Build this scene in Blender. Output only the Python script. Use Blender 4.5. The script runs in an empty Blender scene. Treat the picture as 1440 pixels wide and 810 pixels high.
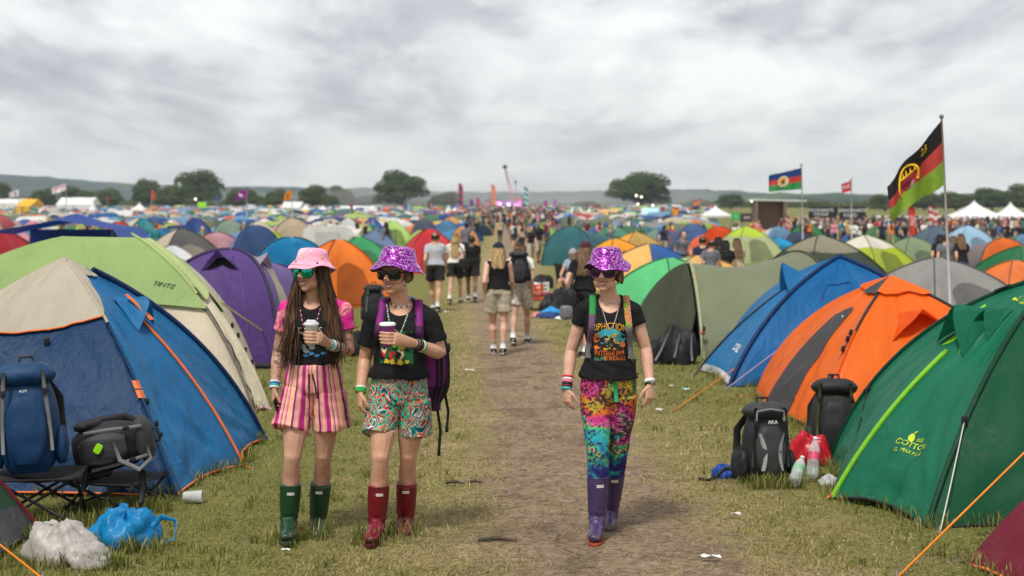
import bpy, bmesh, math, random
import numpy as np
from mathutils import Vector, Matrix, noise
from mathutils.bvhtree import BVHTree

SC = bpy.context.scene
COL = SC.collection
V = Vector
PI = math.pi
FPX, HY, CZ = 2000.0, 305.0, 2.0      # focal length in photo pixels, eye-level row, eye height

def gz(x, y):
    """height of the field: level near the camp, then climbing very gently"""
    s = max(0.0, min(y, 520.0) - 85.0)
    return 0.0140 * s * s / (s + 60.0)

def at(px, py, Y):
    return V(((px - 720.0) / FPX * Y, Y, CZ - (py - HY) / FPX * Y))

def gp(px, py):
    """point on the (level) near ground"""
    Y = FPX * CZ / (py - HY)
    return V(((px - 720.0) / FPX * Y, Y, 0.0))

def nz(x, y=0.0, z=0.0):
    return noise.noise(V((x, y, z)))

# ------------------------------------------------------------------ mesh builder
class MB:
    def __init__(s):
        s.v = []; s.f = []; s.m = []
    def add(s, vs, fs, m=0):
        o = len(s.v)
        s.v.extend([tuple(p) for p in vs])
        for i, f in enumerate(fs):
            s.f.append(tuple(o + k for k in f))
            s.m.append(m[i] if isinstance(m, (list, tuple)) else m)
    def grid(s, P, m=0, cu=False, cv=False):
        """P[i][j] rows of points"""
        nu, nv = len(P), len(P[0])
        vs = [p for r in P for p in r]
        fs, ms = [], []
        for i in range(nu if cu else nu - 1):
            for j in range(nv if cv else nv - 1):
                a, b = i, (i + 1) % nu
                c, d = j, (j + 1) % nv
                fs.append((a * nv + c, b * nv + c, b * nv + d, a * nv + d))
                ms.append(m(i, j) if callable(m) else m)
        s.add(vs, fs, ms)
    def tube(s, pts, radii, seg=8, m=0, caps=True, lat=None, closed=False):
        pts = [V(p) for p in pts]
        n = len(pts)
        if not isinstance(radii, (list, tuple)):
            radii = [radii] * n
        rows = []
        prev = None
        for i in range(n):
            if closed:
                t = pts[(i + 1) % n] - pts[i - 1]
            else:
                t = pts[min(i + 1, n - 1)] - pts[max(i - 1, 0)]
            if t.length < 1e-9: t = V((0, 0, 1))
            t.normalize()
            ref = V(lat) if lat is not None else (prev if prev is not None else (V((0, 0, 1)) if abs(t.z) < .9 else V((1, 0, 0))))
            a = ref - t * ref.dot(t)
            if a.length < 1e-6:
                ref = V((0, 1, 0)); a = ref - t * ref.dot(t)
            a.normalize(); prev = a
            b = t.cross(a)
            r = radii[i]
            ra, rb = r if isinstance(r, (tuple, list)) else (r, r)
            rows.append([pts[i] + a * (ra * math.cos(2 * PI * k / seg)) + b * (rb * math.sin(2 * PI * k / seg)) for k in range(seg)])
        o = len(s.v)
        s.grid(rows, m, cu=closed, cv=True)
        if caps and not closed:
            s.f.append(tuple(o + k for k in range(seg))[::-1]); s.m.append(m if not callable(m) else 0)
            s.f.append(tuple(o + (n - 1) * seg + k for k in range(seg))); s.m.append(m if not callable(m) else 0)
    def box(s, c, size, R=None, m=0):
        c = V(c); R = R or Matrix.Identity(3)
        vs = [c + R @ V((sx * size[0] / 2, sy * size[1] / 2, sz * size[2] / 2)) for sz in (-1, 1) for sy in (-1, 1) for sx in (-1, 1)]
        s.add(vs, [(0, 2, 3, 1), (4, 5, 7, 6), (0, 1, 5, 4), (2, 6, 7, 3), (0, 4, 6, 2), (1, 3, 7, 5)], m)
    def rbox(s, c, size, R=None, m=0, n=6, e=4.0):
        """rounded, pillow-like box (superellipsoid)"""
        c = V(c); R = R or Matrix.Identity(3)
        def sp(w, q): return math.copysign(abs(w) ** (2.0 / q), w)
        rows = []
        nu, nv = n * 2, n * 4
        for i in range(nu + 1):
            la = -PI / 2 + PI * i / nu
            rows.append([c + R @ V((size[0] / 2 * sp(math.cos(la), e) * sp(math.cos(2 * PI * j / nv), e),
                                    size[1] / 2 * sp(math.cos(la), e) * sp(math.sin(2 * PI * j / nv), e),
                                    size[2] / 2 * sp(math.sin(la), e))) for j in range(nv)])
        s.grid(rows, m, cv=True)
    def ell(s, c, r, R=None, m=0, nu=8, nv=14):
        c = V(c); R = R or Matrix.Identity(3)
        if not isinstance(r, (tuple, list)): r = (r, r, r)
        rows = []
        for i in range(nu + 1):
            la = -PI / 2 + PI * i / nu
            rows.append([c + R @ V((r[0] * math.cos(la) * math.cos(2 * PI * j / nv), r[1] * math.cos(la) * math.sin(2 * PI * j / nv), r[2] * math.sin(la))) for j in range(nv)])
        s.grid(rows, m, cv=True)
    def lathe(s, prof, c=(0, 0, 0), seg=16, m=0, R=None, sx=1.0, sy=1.0, caps=False):
        c = V(c); R = R or Matrix.Identity(3)
        rows = [[c + R @ V((r * sx * math.cos(2 * PI * k / seg), r * sy * math.sin(2 * PI * k / seg), z)) for k in range(seg)] for r, z in prof]
        o = len(s.v)
        s.grid(rows, m, cv=True)
        if caps:
            mm = m if not callable(m) else 0
            s.f.append(tuple(o + k for k in range(seg))[::-1]); s.m.append(mm)
            s.f.append(tuple(o + (len(prof) - 1) * seg + k for k in range(seg))); s.m.append(mm)
    def poly(s, pts, m=0):
        s.add(pts, [tuple(range(len(pts)))], m)
    def prism(s, pts, h, m=0):
        """pts closed loop, extruded by vector h"""
        n = len(pts); h = V(h)
        s.add([V(p) for p in pts] + [V(p) + h for p in pts],
              [tuple(range(n))[::-1], tuple(range(n, 2 * n))] + [(i, (i + 1) % n, n + (i + 1) % n, n + i) for i in range(n)], m)
    def mesh(s, name, mats, off=None, smooth=True):
        me = bpy.data.meshes.new(name)
        vs = s.v if off is None else [(p[0] - off[0], p[1] - off[1], p[2] - off[2]) for p in s.v]
        me.from_pydata(vs, [], s.f)
        for mt in (mats if isinstance(mats, (list, tuple)) else [mats]):
            me.materials.append(mt)
        if me.polygons:
            me.polygons.foreach_set('material_index', s.m)
            me.polygons.foreach_set('use_smooth', [smooth] * len(me.polygons))
        me.validate(); me.update()
        return me
    def build(s, name, mats, parent=None, smooth=True, origin=None, bevel=0, edge=None):
        root = parent
        while root is not None and root.parent is not None: root = root.parent
        off = root.location if root is not None else origin
        me = s.mesh(name, mats, off, smooth)
        return put(name, me, parent, origin if root is None else None, bevel, edge)

def put(name, me, parent=None, origin=None, bevel=0, edge=None):
    o = bpy.data.objects.new(name, me); COL.objects.link(o)
    if parent is not None: o.parent = parent
    elif origin is not None: o.location = origin
    if bevel:
        b = o.modifiers.new('bevel', 'BEVEL'); b.width = bevel; b.segments = 2; b.limit_method = 'ANGLE'
    if edge:
        e = o.modifiers.new('edge', 'EDGE_SPLIT'); e.split_angle = math.radians(edge)
    return o

def thing(name, label, cat, loc=(0, 0, 0), group=None):
    o = bpy.data.objects.new(name, None); COL.objects.link(o)
    o.empty_display_size = .1
    o.location = loc
    return tag(o, label, cat, group)

def tag(o, label=None, cat=None, group=None, kind=None):
    if label: o['label'] = label
    if cat: o['category'] = cat
    if group: o['group'] = group
    if kind: o['kind'] = kind
    return o

def copy_tree(o, parent=None):
    c = o.copy(); COL.objects.link(c)
    if parent is not None: c.parent = parent
    for ch in [x for x in KIDS.get(o.name, [])]:
        copy_tree(ch, c)
    return c
KIDS = {}
def index_kids(o):
    def rec(q):
        KIDS[q.name] = list(q.children)
        for c in q.children: rec(c)
    rec(o)

def rotz(a): return Matrix.Rotation(a, 3, 'Z')
def rotx(a): return Matrix.Rotation(a, 3, 'X')
def roty(a): return Matrix.Rotation(a, 3, 'Y')

_txt = {}
def text_mesh(s):
    """flat lettering, cap height about 0.7, centred"""
    if s in _txt: return _txt[s]
    cu = bpy.data.curves.new('lettering', 'FONT'); cu.body = s; cu.align_x = 'CENTER'; cu.align_y = 'CENTER'; cu.resolution_u = 2
    ob = bpy.data.objects.new('lettering', cu); COL.objects.link(ob)
    dg = bpy.context.evaluated_depsgraph_get(); dg.update()
    me = bpy.data.meshes.new_from_object(ob.evaluated_get(dg))
    r = ([tuple(v.co) for v in me.vertices], [tuple(p.vertices) for p in me.polygons])
    bpy.data.objects.remove(ob); bpy.data.curves.remove(cu); bpy.data.meshes.remove(me)
    _txt[s] = r
    return r

def add_text(mb, s, fn, size, m=0, stretch=1.0):
    vs, fs = text_mesh(s)
    mb.add([fn(x * size * stretch, y * size) for x, y, z in vs], fs, m)

# ------------------------------------------------------------------ materials
def new_mat(name):
    m = bpy.data.materials.new(name); m.use_nodes = True
    nt = m.node_tree; nt.nodes.clear()
    return m, nt, nt.nodes, nt.links
def N(nt, t, **kw):
    n = nt.nodes.new(t)
    for k, v in kw.items():
        if k in n.inputs: n.inputs[k].default_value = v
        else: setattr(n, k, v)
    return n
def c4(c): return (c[0], c[1], c[2], 1.0)
def srgb(r, g, b):
    f = lambda u: (u / 255 / 12.92) if u / 255 <= .04045 else ((u / 255 + .055) / 1.055) ** 2.4
    return (f(r), f(g), f(b))

_pm = {}
def pm(name, col, rough=.7, var=.12, scale=14.0, bump=0.0, bscale=60.0, metal=0.0, col2=None, spec=.3, trans=0.0, emit=0.0):
    key = (name, tuple(col), rough, metal, trans)
    if key in _pm: return _pm[key]
    m, nt, nd, lk = new_mat(name)
    out = N(nt, 'ShaderNodeOutputMaterial')
    bs = N(nt, 'ShaderNodeBsdfPrincipled', Roughness=rough, Metallic=metal)
    bs.inputs['Specular IOR Level'].default_value = spec
    tc = N(nt, 'ShaderNodeTexCoord')
    no = N(nt, 'ShaderNodeTexNoise', Scale=scale, Detail=4.0, Roughness=.6)
    lk.new(tc.outputs['Object'], no.inputs['Vector'])
    rp = N(nt, 'ShaderNodeValToRGB')
    lo = col2 if col2 else [c * (1 - var) for c in col]
    hi = col if col2 else [min(1, c * (1 + var)) for c in col]
    rp.color_ramp.elements[0].position = .3; rp.color_ramp.elements[1].position = .7
    rp.color_ramp.elements[0].color = c4(lo); rp.color_ramp.elements[1].color = c4(hi)
    lk.new(no.outputs['Fac'], rp.inputs['Fac'])
    lk.new(rp.outputs['Color'], bs.inputs['Base Color'])
    if bump:
        b2 = N(nt, 'ShaderNodeTexNoise', Scale=bscale, Detail=3.0)
        lk.new(tc.outputs['Object'], b2.inputs['Vector'])
        bp = N(nt, 'ShaderNodeBump', Strength=bump, Distance=.01)
        lk.new(b2.outputs['Fac'], bp.inputs['Height'])
        lk.new(bp.outputs['Normal'], bs.inputs['Normal'])
    if emit:
        bs.inputs['Emission Color'].default_value = c4(col); bs.inputs['Emission Strength'].default_value = emit
    if trans:
        tr = N(nt, 'ShaderNodeBsdfTranslucent')
        lk.new(rp.outputs['Color'], tr.inputs['Color'])
        mx = N(nt, 'ShaderNodeMixShader', Fac=trans)
        lk.new(bs.outputs[0], mx.inputs[1]); lk.new(tr.outputs[0], mx.inputs[2])
        lk.new(mx.outputs[0], out.inputs['Surface'])
    else:
        lk.new(bs.outputs[0], out.inputs['Surface'])
    _pm[key] = m
    return m

_ny = {}
def nylon(r, g, b, rough=.5, trans=.2, bump=.5, bs=1.0):
    """tent fabric; the colour is given as an sRGB triple of the cloth itself"""
    key = (r, g, b, rough, trans)
    if key in _ny: return _ny[key]
    col = srgb(r, g, b)
    m, nt, nd, lk = new_mat('tent_fabric')
    out = N(nt, 'ShaderNodeOutputMaterial')
    p = N(nt, 'ShaderNodeBsdfPrincipled', Roughness=rough)
    p.inputs['Specular IOR Level'].default_value = .2
    tc = N(nt, 'ShaderNodeTexCoord')
    n1 = N(nt, 'ShaderNodeTexNoise', Scale=2.6 * bs, Detail=5.0, Roughness=.62, Distortion=1.1)
    mp = N(nt, 'ShaderNodeMapping'); mp.inputs['Scale'].default_value = (1.0, 1.0, .55)
    mp.inputs['Rotation'].default_value = (.5, .4, .3)
    lk.new(tc.outputs['Object'], mp.inputs['Vector']); lk.new(mp.outputs[0], n1.inputs['Vector'])
    n2 = N(nt, 'ShaderNodeTexNoise', Scale=9.0 * bs, Detail=3.0, Distortion=1.6)
    lk.new(mp.outputs[0], n2.inputs['Vector'])
    ad = N(nt, 'ShaderNodeMath', operation='MULTIPLY_ADD'); ad.inputs[1].default_value = .25
    lk.new(n2.outputs['Fac'], ad.inputs[0]); lk.new(n1.outputs['Fac'], ad.inputs[2])
    bp = N(nt, 'ShaderNodeBump', Strength=bump, Distance=.06)
    lk.new(ad.outputs[0], bp.inputs['Height']); lk.new(bp.outputs[0], p.inputs['Normal'])
    rp = N(nt, 'ShaderNodeValToRGB')
    rp.color_ramp.elements[0].position = .25; rp.color_ramp.elements[1].position = .75
    rp.color_ramp.elements[0].color = c4([c * .86 for c in col]); rp.color_ramp.elements[1].color = c4([min(.9, c * 1.1 + .004) for c in col])
    n3 = N(nt, 'ShaderNodeTexNoise', Scale=1.4, Detail=4.0)
    lk.new(tc.outputs['Object'], n3.inputs['Vector'])
    lk.new(n3.outputs['Fac'], rp.inputs['Fac']); lk.new(rp.outputs[0], p.inputs['Base Color'])
    # rain-dried dust marks and mud flecks
    n4 = N(nt, 'ShaderNodeTexNoise', Scale=13.0, Detail=6.0, Roughness=.75); lk.new(tc.outputs['Object'], n4.inputs['Vector'])
    n5 = N(nt, 'ShaderNodeTexNoise', Scale=1.9, Detail=2.0); lk.new(tc.outputs['Object'], n5.inputs['Vector'])
    ml = N(nt, 'ShaderNodeMath', operation='MULTIPLY'); lk.new(n4.outputs['Fac'], ml.inputs[0]); lk.new(n5.outputs['Fac'], ml.inputs[1])
    r4 = N(nt, 'ShaderNodeValToRGB'); r4.color_ramp.elements[0].position = .33; r4.color_ramp.elements[1].position = .42
    r4.color_ramp.elements[0].color = (0, 0, 0, 1); r4.color_ramp.elements[1].color = (.11, .11, .11, 1); lk.new(ml.outputs[0], r4.inputs['Fac'])
    dm = N(nt, 'ShaderNodeMix', data_type='RGBA'); lk.new(r4.outputs[0], dm.inputs['Factor']); lk.new(rp.outputs[0], dm.inputs['A']); dm.inputs['B'].default_value = (.20, .17, .13, 1)
    lk.new(dm.outputs['Result'], p.inputs['Base Color'])
    tr = N(nt, 'ShaderNodeBsdfTranslucent'); lk.new(rp.outputs[0], tr.inputs['Color'])
    mx = N(nt, 'ShaderNodeMixShader', Fac=trans)
    lk.new(p.outputs[0], mx.inputs[1]); lk.new(tr.outputs[0], mx.inputs[2]); lk.new(mx.outputs[0], out.inputs['Surface'])
    _ny[key] = m
    return m

BLACK = pm('black_webbing', (.012, .012, .013), .6, bump=.2, bscale=200)
GREY = pm('grey_webbing', (.16, .16, .165), .6, bump=.2, bscale=200)
WHITEP = pm('white_plastic', (.75, .75, .74), .35)
STEEL = pm('dull_steel', (.42, .42, .43), .35, metal=.8)
HAZE = 0.00022
EXPOSURE = 1.14
SMOKE = True
# ------------------------------------------------------------------ ground, path, grass
PATH = [(4.0, .85), (6.0, .78), (7.9, .66), (10.1, .50), (13.3, .42), (17.4, .20), (20.5, .08), (26, -.2), (34.8, -.42), (45, -.45), (61, -.2), (90, .15), (150, .4), (420, 1.5)]
PWID = [(4.0, .75), (7.9, .86), (10.1, .80), (13.3, .74), (17.4, .66), (26, .60), (40, .75), (61, .95), (90, 1.3), (150, 1.8), (420, 2.4)]
_py, _px = zip(*PATH); _wy, _wx = zip(*PWID)
def path_d(x, y):
    """signed distance to the trodden edge, in path half-widths: 0 on the centre line, 1 at the edge"""
    return np.abs(x - np.interp(y, _py, _px)) / np.interp(y, _wy, _wx)

def ground_material():
    m, nt, nd, lk = new_mat('trodden_field')
    out = N(nt, 'ShaderNodeOutputMaterial')
    p = N(nt, 'ShaderNodeBsdfPrincipled', Roughness=.95); p.inputs['Specular IOR Level'].default_value = .08
    geo = N(nt, 'ShaderNodeNewGeometry')
    at_ = N(nt, 'ShaderNodeAttribute'); at_.attribute_name = 'path'
    def noi(scale, det=4, dist=0.0, sc=(1, 1, 1)):
        mp = N(nt, 'ShaderNodeMapping'); mp.inputs['Scale'].default_value = sc
        n = N(nt, 'ShaderNodeTexNoise', Scale=scale, Detail=float(det), Roughness=.65, Distortion=dist)
        lk.new(geo.outputs['Position'], mp.inputs[0]); lk.new(mp.outputs[0], n.inputs['Vector'])
        return n
    def ramp(inp, els):
        r = N(nt, 'ShaderNodeValToRGB'); e = r.color_ramp.elements
        while len(e) < len(els): e.new(.5)
        for q, (pos, c) in zip(e, els): q.position = pos; q.color = c4(c) if len(c) == 3 else c
        lk.new(inp, r.inputs['Fac']); return r
    def mix(f, a, b):
        x = N(nt, 'ShaderNodeMix', data_type='RGBA')
        lk.new(f, x.inputs['Factor']); lk.new(a, x.inputs['A']); lk.new(b, x.inputs['B'])
        return x.outputs['Result']
    def math_(op, a, b=None, c=None):
        x = N(nt, 'ShaderNodeMath', operation=op)
        for i, q in enumerate((a, b, c)):
            if q is None: continue
            if isinstance(q, (int, float)): x.inputs[i].default_value = q
            else: lk.new(q, x.inputs[i])
        return x.outputs[0]
    G = noi(1.1, 5); G2 = noi(38, 4, .6); G3 = noi(.35, 3)
    grass = ramp(G2.outputs['Fac'], [(.28, (.050, .052, .014)), (.5, (.138, .152, .034)), (.72, (.25, .235, .078))]).outputs[0]
    straw = ramp(noi(55, 4, 1.5, (1, .35, 1)).outputs['Fac'], [(.28, (.12, .088, .040)), (.5, (.31, .235, .115)), (.72, (.52, .41, .23))]).outputs[0]
    dirt = ramp(noi(16, 6, .4).outputs['Fac'], [(.25, (.105, .072, .048)), (.5, (.265, .190, .130)), (.78, (.42, .32, .225))]).outputs[0]
    d = at_.outputs['Fac']
    wob = math_('MULTIPLY_ADD', noi(2.2, 6).outputs['Fac'], 1.5, -.75)
    dd = math_('ADD', d, wob)
    f_dirt = ramp(dd, [(.62, (1, 1, 1)), (1.0, (0, 0, 0))]).outputs[0]
    wob2 = math_('MULTIPLY_ADD', noi(3.1, 6).outputs['Fac'], 2.6, -1.3)
    d2 = math_('MULTIPLY', math_('ADD', d, wob2), .4)
    f_straw = ramp(d2, [(.40, (1, 1, 1)), (1.0, (.24, .24, .24))]).outputs[0]
    f_st2 = math_('MULTIPLY', f_straw, ramp(G.outputs['Fac'], [(.35, (.35, .35, .35)), (.6, (1, 1, 1))]).outputs[0])
    c = mix(f_st2, grass, straw)
    streak = ramp(noi(9, 5, 1.0, (1, .3, 1)).outputs['Fac'], [(.52, (0, 0, 0)), (.68, (.75, .75, .75))]).outputs[0]
    dirt2 = mix(streak, dirt, straw)
    c = mix(f_dirt, c, dirt2)
    damp = ramp(noi(1.7, 6, .6).outputs['Fac'], [(.50, (0, 0, 0)), (.62, (.62, .62, .62))]).outputs[0]
    dk2 = N(nt, 'ShaderNodeRGB'); dk2.outputs[0].default_value = (.105, .075, .052, 1)
    c = mix(math_('MULTIPLY', damp, f_dirt), c, dk2.outputs[0])
    clods = ramp(noi(5.5, 3, .3).outputs['Fac'], [(.66, (0, 0, 0)), (.72, (.7, .7, .7))]).outputs[0]
    drk = N(nt, 'ShaderNodeRGB'); drk.outputs[0].default_value = (.04, .027, .018, 1)
    c = mix(clods, c, drk.outputs[0])
    lk.new(c, p.inputs['Base Color'])
    bh = math_('ADD', noi(26, 6, .5).outputs['Fac'], math_('MULTIPLY', noi(4, 4).outputs['Fac'], 1.6))
    bp = N(nt, 'ShaderNodeBump', Strength=.8, Distance=.05)
    lk.new(bh, bp.inputs['Height']); lk.new(bp.outputs[0], p.inputs['Normal'])
    lk.new(p.outputs[0], out.inputs['Surface'])
    return m
GROUND = ground_material()

def sheet(name, ys, us, xfun, dz):
    vs, fs, pa = [], [], []
    for y in ys:
        for u in us:
            x = xfun(u, y)
            h = gz(x, y) + (.022 * nz(x * .9, y * .9) + .010 * nz(x * 3.2, y * 3.2, 5)) * (1 if y < 60 else .5)
            vs.append((x, y, h + dz)); pa.append(float(path_d(x, y)))
    n = len(us)
    for i in range(len(ys) - 1):
        for j in range(n - 1):
            fs.append((i * n + j, i * n + j + 1, (i + 1) * n + j + 1, (i + 1) * n + j))
    me = bpy.data.meshes.new(name); me.from_pydata(vs, [], fs)
    a = me.attributes.new('path', 'FLOAT', 'POINT'); a.data.foreach_set('value', [min(p, 6.0) for p in pa])
    me.materials.append(GROUND)
    me.polygons.foreach_set('use_smooth', [True] * len(fs)); me.update()
    o = put(name, me); tag(o, kind='structure'); return o

def gh(x, y):
    return gz(x, y) + (.022 * nz(x * .9, y * .9) + .010 * nz(x * 3.2, y * 3.2, 5)) * (1 if y < 60 else .5)

ys = [-30, -20, -10, -4, 0, 2, 4]
y = 5.0
while y < 3200:
    ys.append(y); y += .09 if y < 16 else (.2 if y < 26 else max(.5, y * .03))
us = [-40, -14, -6, -3, -2, -1.5] + [-1.2 + 2.4 * i / 130 for i in range(131)] + [1.5, 2, 3, 6, 14, 40]
sheet('ground', ys, us, lambda u, y: u * (.42 * max(y, 0) + 2.0) if abs(u) <= 3 else u * (.42 * min(max(y, 0), 300) + 2.0), 0.0)
yp = [q for q in ys if 4 <= q < 420]
sheet('path', yp, [-1 + i / 12 for i in range(25)], lambda u, y: float(np.interp(y, _py, _px)) + u * .85 * float(np.interp(y, _wy, _wx)), .004)

def blade_material(name, els):
    m, nt, nd, lk = new_mat(name)
    out = N(nt, 'ShaderNodeOutputMaterial')
    p = N(nt, 'ShaderNodeBsdfPrincipled', Roughness=.7); p.inputs['Specular IOR Level'].default_value = .15
    a = N(nt, 'ShaderNodeAttribute'); a.attribute_name = 'tone'
    r = N(nt, 'ShaderNodeValToRGB'); e = r.color_ramp.elements
    while len(e) < len(els): e.new(.5)
    for q, (pos, c) in zip(e, els): q.position = pos; q.color = c4(c)
    lk.new(a.outputs['Fac'], r.inputs['Fac']); lk.new(r.outputs[0], p.inputs['Base Color'])
    t = N(nt, 'ShaderNodeBsdfTranslucent'); lk.new(r.outputs[0], t.inputs['Color'])
    mx = N(nt, 'ShaderNodeMixShader', Fac=.25); lk.new(p.outputs[0], mx.inputs[1]); lk.new(t.outputs[0], mx.inputs[2])
    lk.new(mx.outputs[0], out.inputs['Surface'])
    return m

def blades(name, n, y0, y1, hmin, hmax, w, keep, lay, mat, seed, tone):
    rg = np.random.default_rng(seed)
    k = 1.0 / (y0 * y0)   # more of them near the lens
    u = rg.random(n)
    Y = y0 * (y1 / y0) ** u
    X = (rg.random(n) * 2 - 1) * (.40 * Y + .3)
    lown = np.array([nz(float(a) * 1.3, float(b) * 1.3, 3.3) for a, b in zip(X, Y)])
    lown2 = np.array([nz(float(a) * 4.5, float(b) * 4.5, 8.3) for a, b in zip(X, Y)])
    d = path_d(X, Y)
    ok = keep(d, lown, lown2, rg.random(n))
    X, Y, lown, lown2, d = X[ok], Y[ok], lown[ok], lown2[ok], d[ok]
    n = len(X)
    Z = np.array([gh(float(a), float(b)) for a, b in zip(X, Y)])
    H = hmin + (hmax - hmin) * rg.random(n) ** 2
    H *= np.clip(.75 + .8 * lown2, .35, 1.4) if not lay else 1
    an = rg.random(n) * 2 * PI
    if lay:
        H3 = np.stack([np.cos(an) * H, np.sin(an) * H, rg.random(n) * .012 + .002], 1)
    else:
        le = .35 + .9 * rg.random(n)
        H3 = np.stack([np.cos(an) * H * le, np.sin(an) * H * le, H], 1)
    an2 = an + PI / 2 + (rg.random(n) - .5)
    sc = np.clip(Y / 9, 1, 3)
    W3 = np.stack([np.cos(an2), np.sin(an2), np.zeros(n)], 1) * (w * (.6 + .8 * rg.random(n)) * sc)[:, None]
    B = np.stack([X, Y, Z + (.006 if lay else -.004)], 1)
    mid = B + H3 * .55 + np.stack([np.zeros(n), np.zeros(n), (0.0 if lay else .1) * H], 1)
    vs = np.empty((n, 5, 3))
    vs[:, 0] = B - W3 / 2; vs[:, 1] = B + W3 / 2; vs[:, 2] = mid + W3 * .42; vs[:, 3] = mid - W3 * .42; vs[:, 4] = B + H3
    me = bpy.data.meshes.new(name)
    base = np.arange(n) * 5
    fq = np.stack([base, base + 1, base + 2, base + 3], 1); ft = np.stack([base + 3, base + 2, base + 4], 1)
    me.vertices.add(n * 5); me.vertices.foreach_set('co', vs.reshape(-1))
    loops = np.concatenate([fq.reshape(-1), ft.reshape(-1)])
    me.loops.add(len(loops)); me.loops.foreach_set('vertex_index', loops.astype(np.int32))
    me.polygons.add(2 * n)
    me.polygons.foreach_set('loop_start', np.concatenate([np.arange(n) * 4, n * 4 + np.arange(n) * 3]).astype(np.int32))
    t = tone(d, lown, rg.random(n))
    a = me.attributes.new('tone', 'FLOAT', 'POINT'); a.data.foreach_set('value', np.repeat(np.clip(t, 0, 1), 5).astype(np.float32))
    me.materials.append(mat); me.update(calc_edges=True); me.validate()
    o = put(name, me); tag(o, kind='stuff'); return o

GRASS = blade_material('grass_blades', [(0, (.075, .100, .020)), (.35, (.165, .185, .038)), (.65, (.28, .255, .085)), (1, (.48, .40, .20))])
STRAW = blade_material('dry_straw', [(0, (.10, .07, .035)), (.5, (.25, .19, .095)), (1, (.46, .37, .21))])
tag(blades('grass', 230000, 7.0, 34.0, .012, .050, .0052,
       lambda d, a, b, r: r < np.clip((d - .75 + .6 * a + .3 * b) * 1.3, 0, 1) * .95 + .01, False, GRASS, 4,
       lambda d, a, r: .44 + .30 * (r - .5) * 2 - .42 * a + .42 * np.clip(2.3 - d, 0, 1)),
    'short trampled green and yellowing grass over the camp field', 'grass')
def tufts(name, spots, seed, hm, mat):
    rd = random.Random(seed); vs, fs, tn = [], [], []
    for (x, y, nb, sp) in spots:
        z = gh(x, y); t0 = rd.random()
        for _ in range(nb):
            a = rd.uniform(0, 2 * PI); h = hm * rd.uniform(.4, 1.0); le = h * rd.uniform(.15, .8); bx, by = x + rd.gauss(0, sp), y + rd.gauss(0, sp)
            wx, wy = -math.sin(a) * .0032, math.cos(a) * .0032; o = len(vs)
            vs += [(bx - wx, by - wy, z - .005), (bx + wx, by + wy, z - .005), (bx + math.cos(a) * le * .45 + wx, by + math.sin(a) * le * .45 + wy, z + h * .65), (bx + math.cos(a) * le * .45 - wx, by + math.sin(a) * le * .45 - wy, z + h * .65), (bx + math.cos(a) * le, by + math.sin(a) * le, z + h)]
            fs += [(o, o + 1, o + 2, o + 3), (o + 3, o + 2, o + 4)]; tn += [min(1, max(0, .15 + .55 * t0 + rd.gauss(0, .15)))] * 5
    me = bpy.data.meshes.new(name); me.from_pydata(vs, [], fs); q = me.attributes.new('tone', 'FLOAT', 'POINT'); q.data.foreach_set('value', tn)
    me.materials.append(mat); o = put(name, me); return tag(o, kind='stuff')
_rt = random.Random(31); _sp = []
for _ in range(1500):
    y_ = 7.2 * (26 / 7.2) ** _rt.random(); x_ = _rt.uniform(-.4, .4) * y_
    if path_d(x_, y_) > 1.15 and nz(x_ * .8, y_ * .8, 12) > -.12: _sp.append((x_, y_, _rt.randint(5, 14), .022))
tag(tufts('grass', _sp, 3, .068, GRASS), 'longer tufts standing up out of the trampled grass', 'grass')
tag(blades('straw_litter', 90000, 7.0, 30.0, .03, .11, .0042,
       lambda d, a, b, r: r < np.clip(1.25 - np.abs(d - .95) * .6 + .7 * b, .10, 1), True, STRAW, 9,
       lambda d, a, r: r),
    'loose dry straw strewn along the dirt path and its verges', 'straw')

# ------------------------------------------------------------------ mud clods and scraps of straw sheet on the path
# ------------------------------------------------------------------ hills and woodland
def hill_material():
    m, nt, nd, lk = new_mat('wooded_hillside')
    out = N(nt, 'ShaderNodeOutputMaterial'); p = N(nt, 'ShaderNodeBsdfPrincipled', Roughness=.95)
    p.inputs['Specular IOR Level'].default_value = .05
    geo = N(nt, 'ShaderNodeNewGeometry')
    a = N(nt, 'ShaderNodeTexNoise', Scale=.0045, Detail=5.0, Roughness=.6); lk.new(geo.outputs['Position'], a.inputs['Vector'])
    b = N(nt, 'ShaderNodeTexNoise', Scale=.06, Detail=4.0); lk.new(geo.outputs['Position'], b.inputs['Vector'])
    r = N(nt, 'ShaderNodeValToRGB'); e = r.color_ramp.elements
    e[0].position = .46; e[0].color = (.020, .042, .026, 1); e[1].position = .60; e[1].color = (.075, .11, .05, 1)
    lk.new(a.outputs['Fac'], r.inputs['Fac'])
    r2 = N(nt, 'ShaderNodeValToRGB'); r2.color_ramp.elements[0].color = (.5, .5, .5, 1); r2.color_ramp.elements[1].color = (1.3, 1.3, 1.3, 1)
    lk.new(b.outputs['Fac'], r2.inputs['Fac'])
    mx = N(nt, 'ShaderNodeMix', data_type='RGBA', blend_type='MULTIPLY'); mx.inputs['Factor'].default_value = 1
    lk.new(r.outputs[0], mx.inputs['A']); lk.new(r2.outputs[0], mx.inputs['B']); lk.new(mx.outputs['Result'], p.inputs['Base Color'])
    lk.new(p.outputs[0], out.inputs['Surface'])
    return m
HILL = hill_material()
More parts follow.
